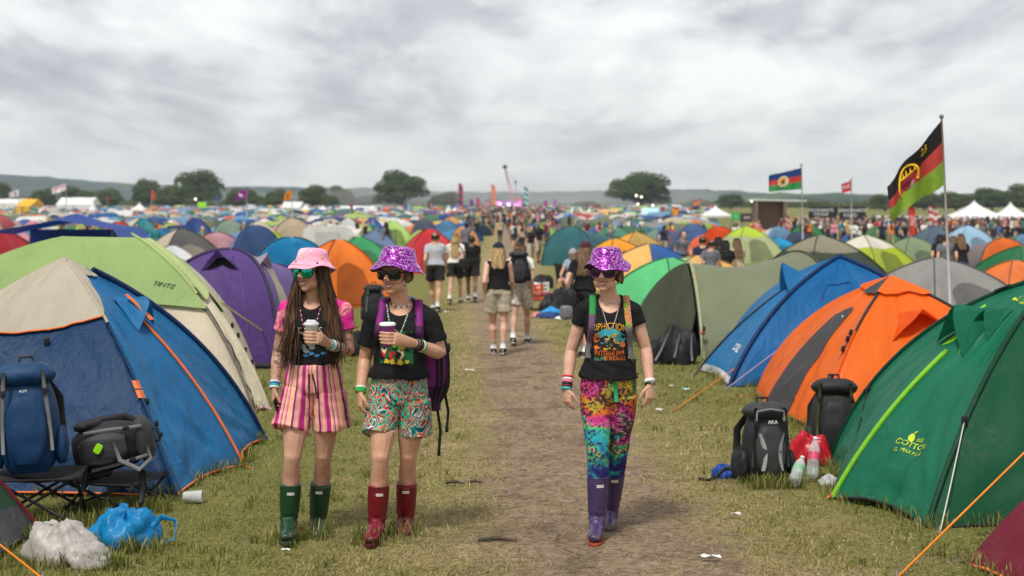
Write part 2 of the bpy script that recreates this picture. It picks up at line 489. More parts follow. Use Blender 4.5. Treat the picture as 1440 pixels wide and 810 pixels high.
def ridge(name, Y0, Y1, prof, nx, ny, rough, seed, label=None):
    mb = MB(); rows = []
    for j in range(ny + 1):
        f = j / ny; Y = Y0 + (Y1 - Y0) * f
        row = []
        for i in range(nx + 1):
            u = -1 + 2 * i / nx
            X = u * .55 * Y1
            px = 720 + X / Y1 * FPX
            top = CZ + (HY - np.interp(px, *zip(*prof))) / FPX * Y1
            h = 4.3 + (top - 4.3) * (math.sin(f * PI / 2) ** 1.3)
            h += rough * (nz(X * .02, Y * .02, seed) * 1.3 + nz(X * .07, Y * .07, seed + 3) + .7 * nz(X * .17, Y * .1, seed + 7)) * min(1, f * 3)
            row.append((X, Y, h))
        rows.append(row)
    rows.append([(p[0], p[1] + 60, -5) for p in rows[-1]])
    mb.grid(rows)
    o = mb.build(name, HILL); tag(o, kind='structure'); return o
ridge('hills', 1300, 2400, [(-400, 244), (0, 247), (60, 249), (150, 257), (230, 262), (300, 264), (420, 265), (520, 267), (600, 271), (720, 272), (850, 270), (960, 269), (1010, 270), (1060, 278), (1150, 276), (1300, 276), (1440, 270), (1800, 262)], 420, 22, 2.6, 1.0)
ridge('hills', 900, 1350, [(-400, 272), (0, 276), (200, 282), (420, 283), (600, 284), (720, 286), (850, 288), (1000, 281), (1080, 273), (1160, 274), (1260, 278), (1330, 274), (1440, 270), (1800, 268)], 320, 10, 2.2, 4.0)

LEAF_D = blade_material('oak_leaves', [(0, (.026, .048, .013)), (.5, (.062, .098, .025)), (1, (.125, .165, .046))])
LEAF_W = blade_material('hedge_leaves', [(0, (.034, .056, .015)), (.5, (.080, .110, .030)), (1, (.16, .175, .05))])
BARK = pm('bark', (.075, .058, .042), .9, var=.3, bump=.6, bscale=6)

def leaf_cloud(lobes, n, size, seed):
    """leaf-sized faces on and inside a set of lobes (centre, radii)"""
    rg = np.random.default_rng(seed)
    w = np.array([l[1][0] * l[1][1] for l in lobes], float); w /= w.sum()
    idx = rg.choice(len(lobes), n, p=w)
    C = np.array([l[0] for l in lobes], float)[idx]; Rr = np.array([l[1] for l in lobes], float)[idx]
    d = rg.normal(size=(n, 3)); d /= np.linalg.norm(d, axis=1)[:, None]
    d[:, 2] = np.where(d[:, 2] < -.3, -d[:, 2] * .5, d[:, 2])
    rad = rg.random(n) ** .22
    P = C + d * Rr * rad[:, None]
    clump = np.array([nz(*(p * 1.1)) for p in P])
    ok = clump > -.34
    P, d, clump = P[ok], d[ok], clump[ok]; n = len(P)
    nr = d + rg.normal(size=(n, 3)) * .6; nr /= np.linalg.norm(nr, axis=1)[:, None]
    a = np.cross(nr, np.array([.3, .1, 1.0])); a /= np.linalg.norm(a, axis=1)[:, None]; b = np.cross(nr, a)
    s = size * (.5 + rg.random(n))[:, None]
    vs = np.stack([P - a * s, P - b * s * .6, P + a * s, P + b * s * .6], 1)
    tone = np.clip(.5 + .55 * clump + .3 * (rg.random(n) - .5), 0, 1)
    return vs, tone

def tree_mesh(seed, H, Wd, trunk_h, leafn, lsize, mat, wide=1.0, nl=16):
    """returns (trunk mesh, crown mesh) around the origin"""
    rd = random.Random(seed)
    tb = MB()
    tb.tube([(0, 0, -.5), (0.05, 0, trunk_h * .5), (0, .1, trunk_h), (.2, 0, H * .7)], [H * .045, H * .034, H * .028, H * .008], 9)
    lobes = []
    for i in range(nl):
        a = 2 * PI * i / nl * 2.4 + rd.random(); q = (i + .5) / nl
        hz = trunk_h * .55 + (H - trunk_h * .55) * (.14 + .72 * q)
        rr = Wd / 2 * (math.sqrt(max(.05, 1 - (q * 1.02 - .32) ** 2 / .56))) * (.35 + .4 * rd.random())
        c = (math.cos(a) * rr * 1.12, math.sin(a) * rr * 1.12, hz)
        s = Wd * (.19 + .10 * rd.random())
        lobes.append((c, (s, s, s * .80)))
        tb.tube([(0, 0, trunk_h * .8), (c[0] * .5, c[1] * .5, (trunk_h * .8 + hz) / 2), (c[0] * .9, c[1] * .9, hz)], [H * .016, H * .010, H * .003], 5)
    lobes.append(((0, 0, H * .62), (Wd * .27, Wd * .27, H * .24)))
    lobes.append(((0, 0, H * .82), (Wd * .2, Wd * .2, H * .18)))
    vs, tone = leaf_cloud(lobes, leafn, lsize, seed)
    n = len(vs)
    me = bpy.data.meshes.new('crown')
    me.from_pydata(vs.reshape(-1, 3).tolist(), [], (np.arange(n)[:, None] * 4 + np.arange(4)).tolist())
    at_ = me.attributes.new('tone', 'FLOAT', 'POINT'); at_.data.foreach_set('value', np.repeat(tone, 4).astype(np.float32))
    me.materials.append(mat); me.update()
    return tb.mesh('trunk', BARK), me

OAK = [tree_mesh(11, 13, 17, 2.6, 17000, .34, LEAF_D), tree_mesh(23, 12, 15, 2.2, 15000, .34, LEAF_D, nl=18), tree_mesh(37, 10, 14, 1.2, 11000, .36, LEAF_W, nl=14), tree_mesh(51, 8, 12, .9, 9000, .36, LEAF_W, nl=12)]
def tree(px, w_px, top, k, Y, label, grp):
    tm, cm = OAK[k]
    W0 = [17, 15, 14, 12][k]; H0 = [13, 12, 10, 8][k]
    g = gz(0, Y)
    sw = w_px / FPX * Y / W0 * 1.02
    Hh = CZ + (HY - top) / FPX * Y - g
    o = thing('oak_tree' if k < 2 else 'field_tree', label, 'tree', ((px - 720) / FPX * Y, Y, g), grp)
    for nm, me in (('trunk', tm), ('crown', cm)): put(nm, me, o)
    o.scale = (sw, sw, Hh / H0); o.rotation_euler = (0, 0, px * .37)
    return o
G_OAK = 'big oaks standing beyond the tents'
tree(282, 62, 243, 0, 430, 'large round dark oak above the left tent field, nearest the lime banner', G_OAK)
tree(565, 70, 243, 1, 430, 'large spreading oak left of the stage, with gaps of sky in its top', G_OAK)
tree(899, 80, 245, 0, 430, 'largest dark oak right of the stage, with lamps strung before it', G_OAK)
G_T = 'smaller trees along the far edge of the field'
for i, (px, w, top, k, Y, lb) in enumerate([
    (-12, 60, 252, 2, 440, 'dark tree cut by the left edge of the view beyond the tents'),
    (205, 42, 254, 1, 450, 'dark bushy tree left of the largest left oak, behind the orange flag'),
    (236, 46, 264, 2, 425, 'low green tree tucked against the left oak on its left'),
    (150, 44, 268, 3, 455, 'low dark tree behind the long white marquee on the left'),
    (108, 50, 265, 2, 460, 'low broad tree behind the pale flag on the left'),
    (62, 40, 268, 3, 460, 'low tree behind the small white flag at far left'),
    (340, 46, 268, 3, 450, 'low tree behind the magenta flag'),
    (388, 36, 268, 2, 450, 'low round tree behind the orange and yellow flag'),
    (440, 42, 262, 1, 430, 'round dark tree above the two small white pagodas'),
    (480, 38, 264, 2, 470, 'dark tree between the round tree and the long white tent'),
    (462, 30, 276, 3, 420, 'yellowish low tree in front of the round dark tree'),
    (520, 44, 276, 3, 480, 'pale green hedge tree left of the spreading oak'),
    (625, 46, 272, 2, 440, 'yellow green low tree just right of the spreading oak'),
    (1028, 42, 274, 1, 440, 'dark tree behind the lone white pagoda'),
    (985, 40, 282, 3, 470, 'low tree behind the row of small white pagodas'),
    (825, 40, 284, 2, 470, 'low bushy tree left of the largest right oak'),
    (1245, 50, 276, 2, 380, 'dark tree between the black hoarding and the big flag'),
    (1300, 46, 274, 3, 400, 'dark tree behind the big tricolour flag'),
    (1345, 54, 272, 2, 400, 'dark tree behind the first tall white pagoda'),
    (1395, 60, 266, 1, 390, 'tall dark tree between the two big pagodas'),
    (1446, 66, 262, 2, 390, 'tall dark tree cut by the right edge of the view'),
    (1150, 40, 284, 3, 420, 'low dark tree behind the big brown open stage'),
    (770, 50, 288, 3, 560, 'low bushes behind the stage on its right'),
    (700, 40, 279, 2, 560, 'rounded tree behind the stage roof'),
]):
    tree(px, w, top, k, Y, lb, G_T)

def woodland():
    rd = random.Random(5); lobes = []
    for i in range(170):
        px = -200 + 1900 * (i + rd.random()) / 170
        Y = 500 + 90 * rd.random()
        top = 278 + 8 * rd.random() + (0 if px < 650 or px > 960 else 7)
        hh = max(2.0, CZ + (HY - top) / FPX * Y - 4.6)
        w = 5 + 5 * rd.random()
        lobes.append((((px - 720) / FPX * Y, Y, 4.4 + hh * .5), (w, w * .7, hh * .5)))
    vs, tone = leaf_cloud(lobes, 52000, .55, 77)
    n = len(vs); me = bpy.data.meshes.new('woodland')
    me.from_pydata(vs.reshape(-1, 3).tolist(), [], (np.arange(n)[:, None] * 4 + np.arange(4)).tolist())
    at_ = me.attributes.new('tone', 'FLOAT', 'POINT'); at_.data.foreach_set('value', np.repeat(tone, 4).astype(np.float32))
    me.materials.append(LEAF_W); me.update()
    tag(put('woodland', me), 'far hedgerow woodland running along the foot of the hills', 'woodland', kind='stuff')
woodland()
# ------------------------------------------------------------------ tents
class Radial:
    """cloth stretched over poles: pole feet and staked points round the base, each rising to a top point.
    n: how far each pole bows out (2 = round arc, 1 = straight); mid: the same for the cloth half-way between"""
    def __init__(s, base, tops, n, mid, hem=.08, hemz=.03, wr=.012, seed=1, nE=14, nT=16, z0=0.0):
        k = len(base); s.k = k
        s.base = [V((b[0], b[1], z0 + (b[2] if len(b) > 2 else 0))) for b in base]
        s.tops = [V(tops)] * k if isinstance(tops[0], (int, float)) else [V(t) for t in tops]
        ex = lambda q: list(q) if isinstance(q, (list, tuple)) else [q] * k
        s.n, s.mid, s.hem, s.hemz = ex(n), ex(mid), ex(hem), ex(hemz)
        s.wr, s.seed, s.nE, s.nT = wr, seed, nE, nT
        s.cen = sum(s.base, V((0, 0, 0))) / k
    def P0(s, u, t):
        i = int(math.floor(u)) % s.k; f = u - math.floor(u); j = (i + 1) % s.k
        q = 4 * f * (1 - f)
        B = s.base[i].lerp(s.base[j], f); T = s.tops[i].lerp(s.tops[j], f)
        d = s.cen - B; d.z = 0
        if d.length > 1e-6: d.normalize()
        B = B + d * (s.hem[i] * q)
        z0 = B.z + s.hemz[i] * q
        w = abs(2 * f - 1) ** 1.4
        n = s.mid[i] * (1 - w) + (s.n[i] * (1 - f) + s.n[j] * f) * w
        ph = max(0.0, min(1.0, t)) * PI / 2
        if n >= 2:
            h = math.sin(ph) ** (2.0 / n); v = max(0.0, math.cos(ph)) ** (2.0 / n)
        else:
            a = 2.0 - n; q1 = min(t, 1.0)
            h = (1 - a) * math.sin(ph) + a * q1; v = (1 - a) * max(0.0, math.cos(ph)) + a * (1 - q1)
        ex = max(0.0, t - 1.0)
        return V((T.x + (B.x - T.x) * h, T.y + (B.y - T.y) * h, z0 + (T.z - z0) * v - ex * .3))
    def N0(s, u, t):
        e = .02
        t = max(.03, min(.97, t))
        a = s.P0(u + e, t) - s.P0(u - e, t); b = s.P0(u, t + e) - s.P0(u, t - e)
        n = b.cross(a)
        if n.length < 1e-9: return V((0, 0, 1))
        n.normalize()
        c = s.P0(u, t) - V((s.cen.x, s.cen.y, 0))
        return n if n.dot(V((c.x, c.y, c.z + .2))) >= 0 else -n
    def P(s, u, t, off=0.0):
        p = s.P0(u, t); f = u - math.floor(u); i = int(math.floor(u)) % s.k
        q = min(1.0, 5 * f * (1 - f))
        sd = s.seed * 7.3 + i * 3.1
        size = (s.base[i] - s.base[(i + 1) % s.k]).length
        w = 0
        if s.wr:
            skew = (f - .5) * 1.6 * (t - .3)
            w += nz((f + skew * .4) * size * 4.2, t * 1.3, sd) * (.3 + .9 * t * t)
            w += .7 * nz(f * size * 1.6 + t * 3.6, t * 4.4 - f * 2.2, sd + 9) * (1 - .3 * t)
            w += .45 * nz(f * size * 9 + t * 2, t * 3.5, sd + 21) * t
            for q0, s0 in ((f, 0), (1 - f, 40)):      # tension creases fanning out from each pegged corner and from the top
                a_ = math.atan2((1 - t) * 1.7, q0 * size + .02); dd = math.hypot((1 - t) * 1.7, q0 * size)
                w += 1.15 * nz(a_ * 7.5, s0 + sd, dd * .35) * math.exp(-dd * .75)
            w += .5 * nz(f * 8.5, sd + 60, t * .6) * math.exp(-t * 3.2)
            w *= s.wr * q * min(1, t * 6)
        return p + s.N0(u, t) * (w + off)
    def fly(s, name, parent, mats, mf=None, edges=None, t0=0.0):
        mb = MB(); rows = []; keys = []
        nE = s.nE
        for i in range(s.k):
            L = (s.base[i] - s.base[(i + 1) % s.k]).length
            for e in range(nE): keys.append((i, e / nE))
        for (i, f) in keys:
            rows.append([s.P(i + f, t0 + (1 - t0) * (j / s.nT) ** .92) for j in range(s.nT + 1)])
        def mm(a, j):
            i, f = keys[a]
            return mf(i, f + .5 / nE, t0 + (1 - t0) * ((j + .5) / s.nT) ** .92) if mf else 0
        mb.grid(rows, mm, cu=True)
        # close the top where the poles meet along a ridge
        tops = []
        for i in range(s.k):
            if not tops or (s.tops[i] - tops[-1]).length > 1e-4: tops.append(s.tops[i])
        if len(tops) > 2 and (tops[0] - tops[-1]).length < 1e-4: tops.pop()
        if len(tops) > 2: mb.poly(tops, mm(0, 0))
        s.mb = mb
        o = mb.build(name, mats, parent)
        s.bvh = BVHTree.FromPolygons([V(v) for v in mb.v], mb.f)
        return o
    def patch(s, name, parent, mat, u0, u1, top, bot=lambda u: 1.0, off=.006, nu=16, nv=12, bulge=0.0, mb=None):
        """a cloth panel lying on the fly between two curves"""
        own = mb is None
        if own: mb = MB()
        tf = top if callable(top) else (lambda u: top); bf = bot if callable(bot) else (lambda u: bot)
        rows = []
        for a in range(nu + 1):
            f = a / nu; u = u0 + (u1 - u0) * f
            row = []
            for b in range(nv + 1):
                g = b / nv; t = tf(u) + (bf(u) - tf(u)) * g
                row.append(s.P(u, t, off + bulge * math.sin(PI * f) * math.sin(PI * min(1, g * .5 + .0))))
            rows.append(row)
        mb.grid(rows)
        return mb.build(name, mat, parent) if own else None
    def cord(s, name, parent, mat, path, r=.008, off=.006, seg=6, n=24, flat=None):
        pts = []
        for k in range(len(path) - 1):
            (u0, t0), (u1, t1) = path[k], path[k + 1]
            for q in range(n if k == len(path) - 2 else n - 1):
                f = q / (n - 1); pts.append(s.P(u0 + (u1 - u0) * f, t0 + (t1 - t0) * f, off))
        mb = MB(); mb.tube(pts, r, seg)
        return mb.build(name, mat, parent)
    def hemcord(s, name, parent, mat, r=.007):
        pts = []
        for i in range(s.k):
            for e in range(12): pts.append(s.P(i + e / 12, 1.0, .003))
        mb = MB(); mb.tube(pts, r, 5, closed=True)
        return mb.build(name, mat, parent)
    def text(s, name, parent, mat, txt, u, t, size, rot=0.0, off=.006, shear=0.0, extra=None):
        c = s.P(u, t); n = s.N0(u, t)
        right = V((0, 0, 1)).cross(n); right.normalize(); up = n.cross(right); up.normalize()
        cr, sr = math.cos(rot), math.sin(rot)
        def fn(x, y):
            x += shear * y
            q = c + right * (x * cr - y * sr) + up * (x * sr + y * cr)
            h = s.bvh.find_nearest(q)
            return h[0] + (h[1] if h[1].dot(n) > 0 else -h[1]) * off
        mb = MB()
        lines = txt if isinstance(txt, list) else [(txt, 0, 0, size)]
        for (tx, ox, oy, sz) in lines:
            add_text(mb, tx, lambda x, y: fn(x + ox, y + oy), sz)
        if extra: extra(mb, fn)
        return mb.build(name, mat, parent, smooth=False)
    def vent(s, name, parent, mat, u, t, w, h, lift=.10, mat2=None):
        """a hooded vent flap: a little porch of cloth held off the fly"""
        mb = MB(); rows = []
        nu, nv = 12, 8
        for a in range(nu + 1):
            f = a / nu; du = (f - .5) * w
            row = []
            for b in range(nv + 1):
                g = b / nv
                q = s.P(u + du * (.75 + .5 * g), t + h * g * (.55 + .45 * abs(2 * f - 1) ** .8), .008)
                arch = max(0.0, 1 - abs(2 * f - 1) ** 1.3)
                row.append(q + s.N0(u, t) * (lift * g * arch) + V((0, 0, .25 * lift * g * arch)) + s.N0(u, t) * (.012 * nz(f * 7, g * 5, s.seed)))
            rows.append(row)
        mb.grid(rows)
        o = mb.build(name, mat, parent)
        if mat2 is not None:
            m2 = MB(); rows = []
            for a in range(nu + 1):
                f = a / nu; du = (f - .5) * w * .92
                rows.append([s.P(u + du, t + h * (.1 + g * (.85 - .35 * (1 - abs(2 * f - 1)))), .005) for g in (0, .25, .5, .75, 1)])
            m2.grid(rows); m2.build('vent_mesh', mat2, o)
        return o

def rope(name, parent, mat, a, b, r=.004, sag=.03, peg=True):
    mb = MB(); a, b = V(a), V(b)
    mb.tube([a.lerp(b, k / 10) - V((0, 0, sag * 4 * (k / 10) * (1 - k / 10))) for k in range(11)], r, 5)
    o = mb.build(name, mat, parent)
    if peg:
        m2 = MB(); d = (b - a); d.z = 0; d.normalize()
        m2.tube([b - V((0, 0, .08)) - d * .02, b + V((0, 0, .03)) + d * .012, b + V((0, 0, .045)) - d * .008], .005, 6)
        m2.build('peg', STEEL, o)
    return o

def slider(name, parent, p, d, s=.03):
    mb = MB(); d = V(d).normalized()
    R = d.to_track_quat('X', 'Z').to_matrix()
    mb.rbox(p, (s * 1.4, s * .55, s * .8), R, n=3)
    return mb.build(name, BLACK, parent)

ORG_T = pm('orange_trim', srgb(214, 110, 52), .6)
CORD_B = pm('dark_cord', (.02, .02, .022), .7)
CORD_W = pm('pale_cord', srgb(190, 190, 180), .7)
CORD_O = pm('orange_cord', srgb(225, 130, 30), .6)
CORD_Y = pm('yellow_cord', srgb(205, 190, 110), .6)
DARKIN = pm('dark_mesh', (.012, .012, .014), .9)

# ---- 1 blue tent, left front
t = thing('dome_tent', 'large blue dome tent with beige cap and orange piping, at the front on the left', 'tent', (-3.6, 11.4, 0))
R1 = Radial([(-5.05, 10.05), (-2.41, 10.18), (-2.17, 11.45), (-2.22, 12.75), (-5.0, 12.9)], (-3.62, 11.5, 1.66), [1.40, 1.33, 1.34, 1.46, 1.55], [1.28, 1.30, 1.34, 1.36, 1.36],
            [.04, .05, .07, .06, .06], [.03, .035, .05, .03, .03], wr=.034, seed=3, nE=30, nT=36)
M_B1 = nylon(24, 106, 160); M_B1d = nylon(0, 52, 92); M_BEI = nylon(176, 168, 150, .7, .15)
R1.fly('fly', t, [M_B1d, M_B1], lambda i, f, u: 0 if i == 0 else 1)  # flank is paler cloth, with the light on that side also painted in
def cap1(mb, u0, u1, b0, b1, n=18):
    pass
R1.patch('beige_cap', t, M_BEI, 0.0, 1.0, 0.0, lambda u: .40 - .07 * u + .03 * math.sin(u * PI), off=.018, nu=24)
R1.patch('beige_cap', t, M_BEI, 1.0, 2.6, 0.0, lambda u: (.33 - .22 * min(1, (u - 1) * 1.6)) if u < 1.62 else .11 + .04 * (u - 1.62), off=.020, nu=24)
R1.patch('beige_cap', t, M_BEI, 3.4, 5.0, 0.0, lambda u: .12 + .28 * max(0, (u - 4.0)), off=.018, nu=24)
R1.cord('cap_piping', t, ORG_T, [(k / 10, .40 - .07 * k / 10 + .03 * math.sin(k / 10 * PI)) for k in range(11)], r=.008, off=.022, n=4)
R1.cord('pole_sleeve', t, M_BEI, [(1.0, .02), (1.0, .36)], r=.012, off=.016)
R1.cord('pole_sleeve', t, M_B1d, [(1.0, .36), (1.0, 1.0)], r=.013, off=.006)
R1.cord('pole_sleeve', t, nylon(18, 48, 92), [(3.0, .10), (3.0, 1.0)], r=.028, off=.006)
R1.cord('side_zip', t, ORG_T, [(2.0, .34), (2.0, 1.0)], r=.012, off=.010)
R1.hemcord('hem_piping', t, ORG_T, .009)
R1.vent('vent_hood', t, M_B1, 2.05, .25, .55, .17, .14, DARKIN)
R1.patch('vent_strap', t, ORG_T, 1.93, 2.0, .27, .40, off=.09, nu=3, nv=8)
# the open door at the left of the front face
R1.patch('door_opening', t, pm('grey_inner_tent', srgb(70, 70, 72), .9), .06, .44, lambda u: .93 - 1.05 * (u - .06), .97, off=.008)
R1.patch('door_trim', t, ORG_T, .445, .485, lambda u: .54 + .2 * (u - .44), .80, off=.014, nu=4)
R1.patch('door_trim', t, ORG_T, .405, .435, lambda u: .60 + .2 * (u - .40), .80, off=.012, nu=4)
R1.patch('rolled_door', t, M_B1d, .08, .47, lambda u: .86 - .80 * (u - .08), lambda u: .94 - .86 * (u - .08), off=.05, nu=12, nv=6)
p = R1.P(1.0, .62); q = V((-2.36, 10.02, .01))
for tt in (.60, .635): R1.patch('pole_clip', t, ORG_T, .985, 1.03, tt, tt + .03, off=.02, nu=3, nv=3)
rope('guy_rope', t, CORD_B, R1.P(1.02, .64, .01), R1.P(1.05, 1.0, .02), .004, .01, peg=False)
slider('toggle', t, R1.P(1.02, .68, .02), (0, 0, 1), .04); slider('toggle', t, R1.P(1.03, .76, .02), (0, 0, 1), .035); slider('toggle', t, R1.P(1.03, .80, .02), (0, 0, 1), .03)
rope('guy_rope', t, CORD_O, R1.P(2.0, 1.0), V((-2.06, 11.3, .0)), .005, 0)
slider('toggle', t, R1.P(.60, .44, .02), (0, 0, 1), .05)

# ---- 2 green tent, right front
t = thing('dome_tent', 'deep green dome tent with lime zip and yellow logo, nearest on the right', 'tent', (3.8, 10.3, 0))
R2 = Radial([(2.58, 11.55), (2.27, 10.08), (2.66, 9.12), (5.3, 9.0), (5.4, 11.8)], (3.98, 10.45, 1.57), [1.62, 1.36, 1.34, 1.55, 1.55], [1.46, 1.32, 1.30, 1.36, 1.36],
            [.05, .08, .05, .06, .06], [.03, .05, .05, .03, .03], wr=.038, seed=8, nE=30, nT=38)
M_G1 = nylon(18, 104, 76); M_G1d = nylon(0, 76, 46, .6, .2, .25); M_LIME = nylon(130, 200, 50, .5, .25)
R2.fly('fly', t, [M_G1, M_G1d], lambda i, f, u: 1 if i in (2, 3) else 0)
R2.cord('door_zip', t, M_LIME, [(1.0, .42), (1.0, 1.0)], r=.020, off=.006)
R2.cord('pole_sleeve', t, nylon(10, 62, 42), [(2.0, .0), (2.0, 1.0)], r=.020, off=.002)
R2.cord('pole_sleeve', t, nylon(10, 62, 42), [(0.0, .0), (0.0, 1.0)], r=.020, off=.002)
R2.hemcord('hem_piping', t, CORD_B, .011)
R2.vent('vent_hood', t, M_G1, .98, .22, .52, .22, .20, M_LIME)
R2.vent('vent_hood', t, M_G1, 1.22, .20, .40, .16, .10, None)
R2.patch('vent_lining', t, M_LIME, .70, .78, .24, .36, off=.05, nu=4)
def pear(mb, fn):
    mb.poly([fn(.025 * math.cos(a) * (1 - .25 * math.sin(a)) - .02, .075 + .032 * math.sin(a)) for a in [k * PI / 8 for k in range(16)]])
    mb.poly([fn(x, y) for x, y in [(-.02, .105), (-.01, .13), (.004, .132), (-.008, .112)]])
LOGO_Y = pm('yellow_print', srgb(190, 205, 40), .6)
R2.text('tent_logo', t, LOGO_Y, [('COTTON', .02, .02, .062), ('G. MAX PLUS', .015, -.035, .040), ('oll', .05, .075, .05)], 1.46, .80, .06, rot=.06, extra=pear)
R2.text('tent_label', t, LOGO_Y, [('COVERT', 0, .02, .05), ('EQUIPMENT', 0, -.02, .04)], 1.55, .16, .05, rot=-.12)
R2.patch('brand_tab', t, BLACK, -.03, .05, .13, .18, off=.03, nu=4)
rope('guy_rope', t, CORD_W, R2.P(2.0, .66, .03), V((2.70, 8.98, .0)), .005, .01)
slider('toggle', t, R2.P(2.0, .66, .03), (0, 0, 1), .05); slider('toggle', t, R2.P(0.03, .70, .02), (1, 0, 1), .05)
rope('guy_rope', t, CORD_B, R2.P(0.03, .70, .02), R2.P(0.1, 1.0, .02) + V((-.12, -.9, .02)), .006, .02)
rope('guy_rope', t, CORD_O, V((3.55, 9.02, .80)), gp(1262, 812), .007, .0)
mb = MB(); mb.tube([V((2.27, 10.08, .03)), V((2.20, 10.0, .015))], [.012, .006], 6); mb.build('peg_loop', ORG_T, t)

# ---- 3 orange tent
t = thing('dome_tent', 'bright orange dome tent with a charcoal stripe, behind the two standing rucksacks', 'tent', (3.9, 14.5, 0))
R3 = Radial([(2.75, 16.1), (2.58, 14.75), (2.84, 13.1), (5.15, 12.9), (5.3, 16.0)], (3.86, 14.5, 1.37), [1.6, 1.40, 1.42, 1.50, 1.55], [1.42, 1.36, 1.36, 1.36, 1.36],
            [.05, .04, .05, .05, .05], .03, wr=.032, seed=12, nE=26, nT=30)
M_O1 = nylon(238, 108, 24, .5, .3); M_O2 = nylon(226, 84, 10, .5, .25); M_CHAR = nylon(62, 60, 62, .6, .05)
R3.fly('fly', t, [M_O1], lambda i, f, u: 0)
R3.patch('charcoal_stripe', t, M_CHAR, 1.02, 1.40, lambda u: .28 + .25 * abs(u - 1.3), lambda u: 1.0, off=.008, nv=20)
R3.patch('roof_cap', t, M_O1, 2.0, 3.0, 0.0, lambda u: .17 + .015 * math.sin(u * 9), off=.035)
R3.patch('roof_cap', t, M_CHAR, 1.0, 2.0, 0.0, lambda u: .17, off=.03)
R3.patch('roof_cap', t, M_O1, 0.0, 1.0, 0.0, lambda u: .15, off=.03)
R3.cord('pole_sleeve', t, CORD_B, [(2.0, .14), (2.0, .44)], r=.014, off=.004)
R3.cord('pole_sleeve', t, M_O2, [(2.0, .44), (2.0, 1.0)], r=.012, off=.004)
R3.cord('pole_sleeve', t, CORD_B, [(3.0, .14), (3.0, 1.0)], r=.016, off=.004)
R3.vent('vent_hood', t, M_O2, 2.55, .30, .42, .20, .18, M_O2)
R3.hemcord('hem_piping', t, CORD_B, .008)
R3.text('tent_logo', t, pm('white_print', (.8, .8, .78), .5), 'V', 1.30, .36, .16, rot=.5)
rope('guy_rope', t, CORD_B, R3.P(1.98, .46, .03), R3.P(1.9, 1.0, .05), .005, .01, peg=False)
for tt in (.46, .50, .56, .72): slider('toggle', t, R3.P(1.98, tt, .035), (.3, 0, 1), .045)

# ---- 4 blue tent, right
t = thing('dome_tent', 'blue dome tent with paler blue porch, between the olive tunnel tent and the orange tent', 'tent', (4.0, 18, 0))
R4 = Radial([(2.9, 19.9), (2.44, 18.55), (2.56, 16.75), (5.6, 16.5), (5.9, 19.8)], (4.12, 17.9, 1.50), [1.6, 1.28, 1.44, 1.5, 1.6], [1.34, 1.30, 1.34, 1.36, 1.36],
            [.05, .05, .05, .05, .05], .03, wr=.036, seed=17, nE=24, nT=28)
M_B4 = nylon(0, 92, 150); M_B4l = nylon(30, 108, 160)
R4.fly('fly', t, [M_B4, M_B4l], lambda i, f, u: 1 if i in (0, 1) else 0)
R4.cord('pole_sleeve', t, nylon(10, 46, 96), [(2.0, 0), (2.0, 1.0)], r=.028, off=.004)
R4.cord('pole_sleeve', t, nylon(10, 46, 96), [(3.0, 0), (3.0, 1.0)], r=.030, off=.004)
R4.cord('door_zip', t, CORD_B, [(1.1, .32), (1.02, .6), (1.0, 1.0)], r=.014, off=.008)
R4.vent('vent_hood', t, M_B4l, 1.35, .22, .40, .15, .26, DARKIN)
R4.patch('mud_skirt', t, pm('clear_groundsheet', (.45, .45, .46), .35), 1.05, 1.95, .955, 1.03, off=.012)
R4.text('tent_logo', t, pm('white_print', (.8, .8, .78), .5), 'JOLLY', 1.55, .80, .16, rot=.02, shear=.2)
R4.text('side_logo', t, pm('white_print', (.8, .8, .78), .5), '//', 1.82, .58, .12)
rope('guy_rope', t, pm('lilac_cord', srgb(150, 130, 170), .6), R4.P(2.62, .34, .04), gp(1020, 548), .009, 0)
rope('guy_rope', t, CORD_O, R4.P(1.97, .9, .02), gp(944, 580), .006, 0)
R4.cord('window_frame', t, nylon(10, 70, 140), [(2.28, .44), (2.28, .30), (2.55, .28)], r=.008, n=8)
R4.hemcord('hem_piping', t, CORD_B, .01)
rope('guy_rope', t, CORD_B, R4.P(1.0, .97), gp(974, 530), .008, 0)

# ---- 5 olive tunnel tent
def loft(sections, sag, name, parent, mats, mf=None, nS=14, wr=.02, seed=4):
    """cloth over a row of hoops; each section is an arch polyline"""
    mb = MB(); rows = []
    for k in range(len(sections) - 1):
        A, B = sections[k], sections[k + 1]
        for a in range(nS if k < len(sections) - 2 else nS + 1):
            f = a / nS; q = 4 * f * (1 - f); row = []
            for j, (p, r) in enumerate(zip(A, B)):
                g = j / (len(A) - 1)
                c = V(p).lerp(V(r), f)
                c.z *= 1 - sag[k] * q
                w = wr * (nz(f * 3 + k * 5, g * 9, seed) + .6 * nz(f * 9, g * 4 + f * 3, seed + 4)) * math.sin(PI * g) ** .5 * min(1, q * 1.5)
                mid = (V(A[0]) + V(A[-1]) + V(B[0]) + V(B[-1])) / 4
                dv = c - mid; dv.normalize()
                row.append(c + dv * w)
            rows.append(row)
    mb.grid(rows, mf or 0)
    return mb.build(name, mats, parent)
def arch(pa, pb, top, n=20, e=2.1):
    """arch polyline from foot pa over top to foot pb"""
    pa, pb, top = V(pa), V(pb), V(top); out = []
    for k in range(n + 1):
        a = PI * k / n
        c, s_ = math.cos(a), math.sin(a)
        h = math.copysign(abs(c) ** (2 / e), c); v = s_ ** (2 / e)
        foot = pa if h > 0 else pb
        base = V((top.x, top.y, 0))
        g = base.lerp(V((foot.x, foot.y, 0)), abs(h))
        out.append(V((g.x, g.y, foot.z + (top.z - foot.z) * v)))
    return out
t = thing('tunnel_tent', 'olive green tunnel tent with a sagging arched mouth, beside the woman in tie-dye leggings', 'tent', (3.4, 21.8, 0))
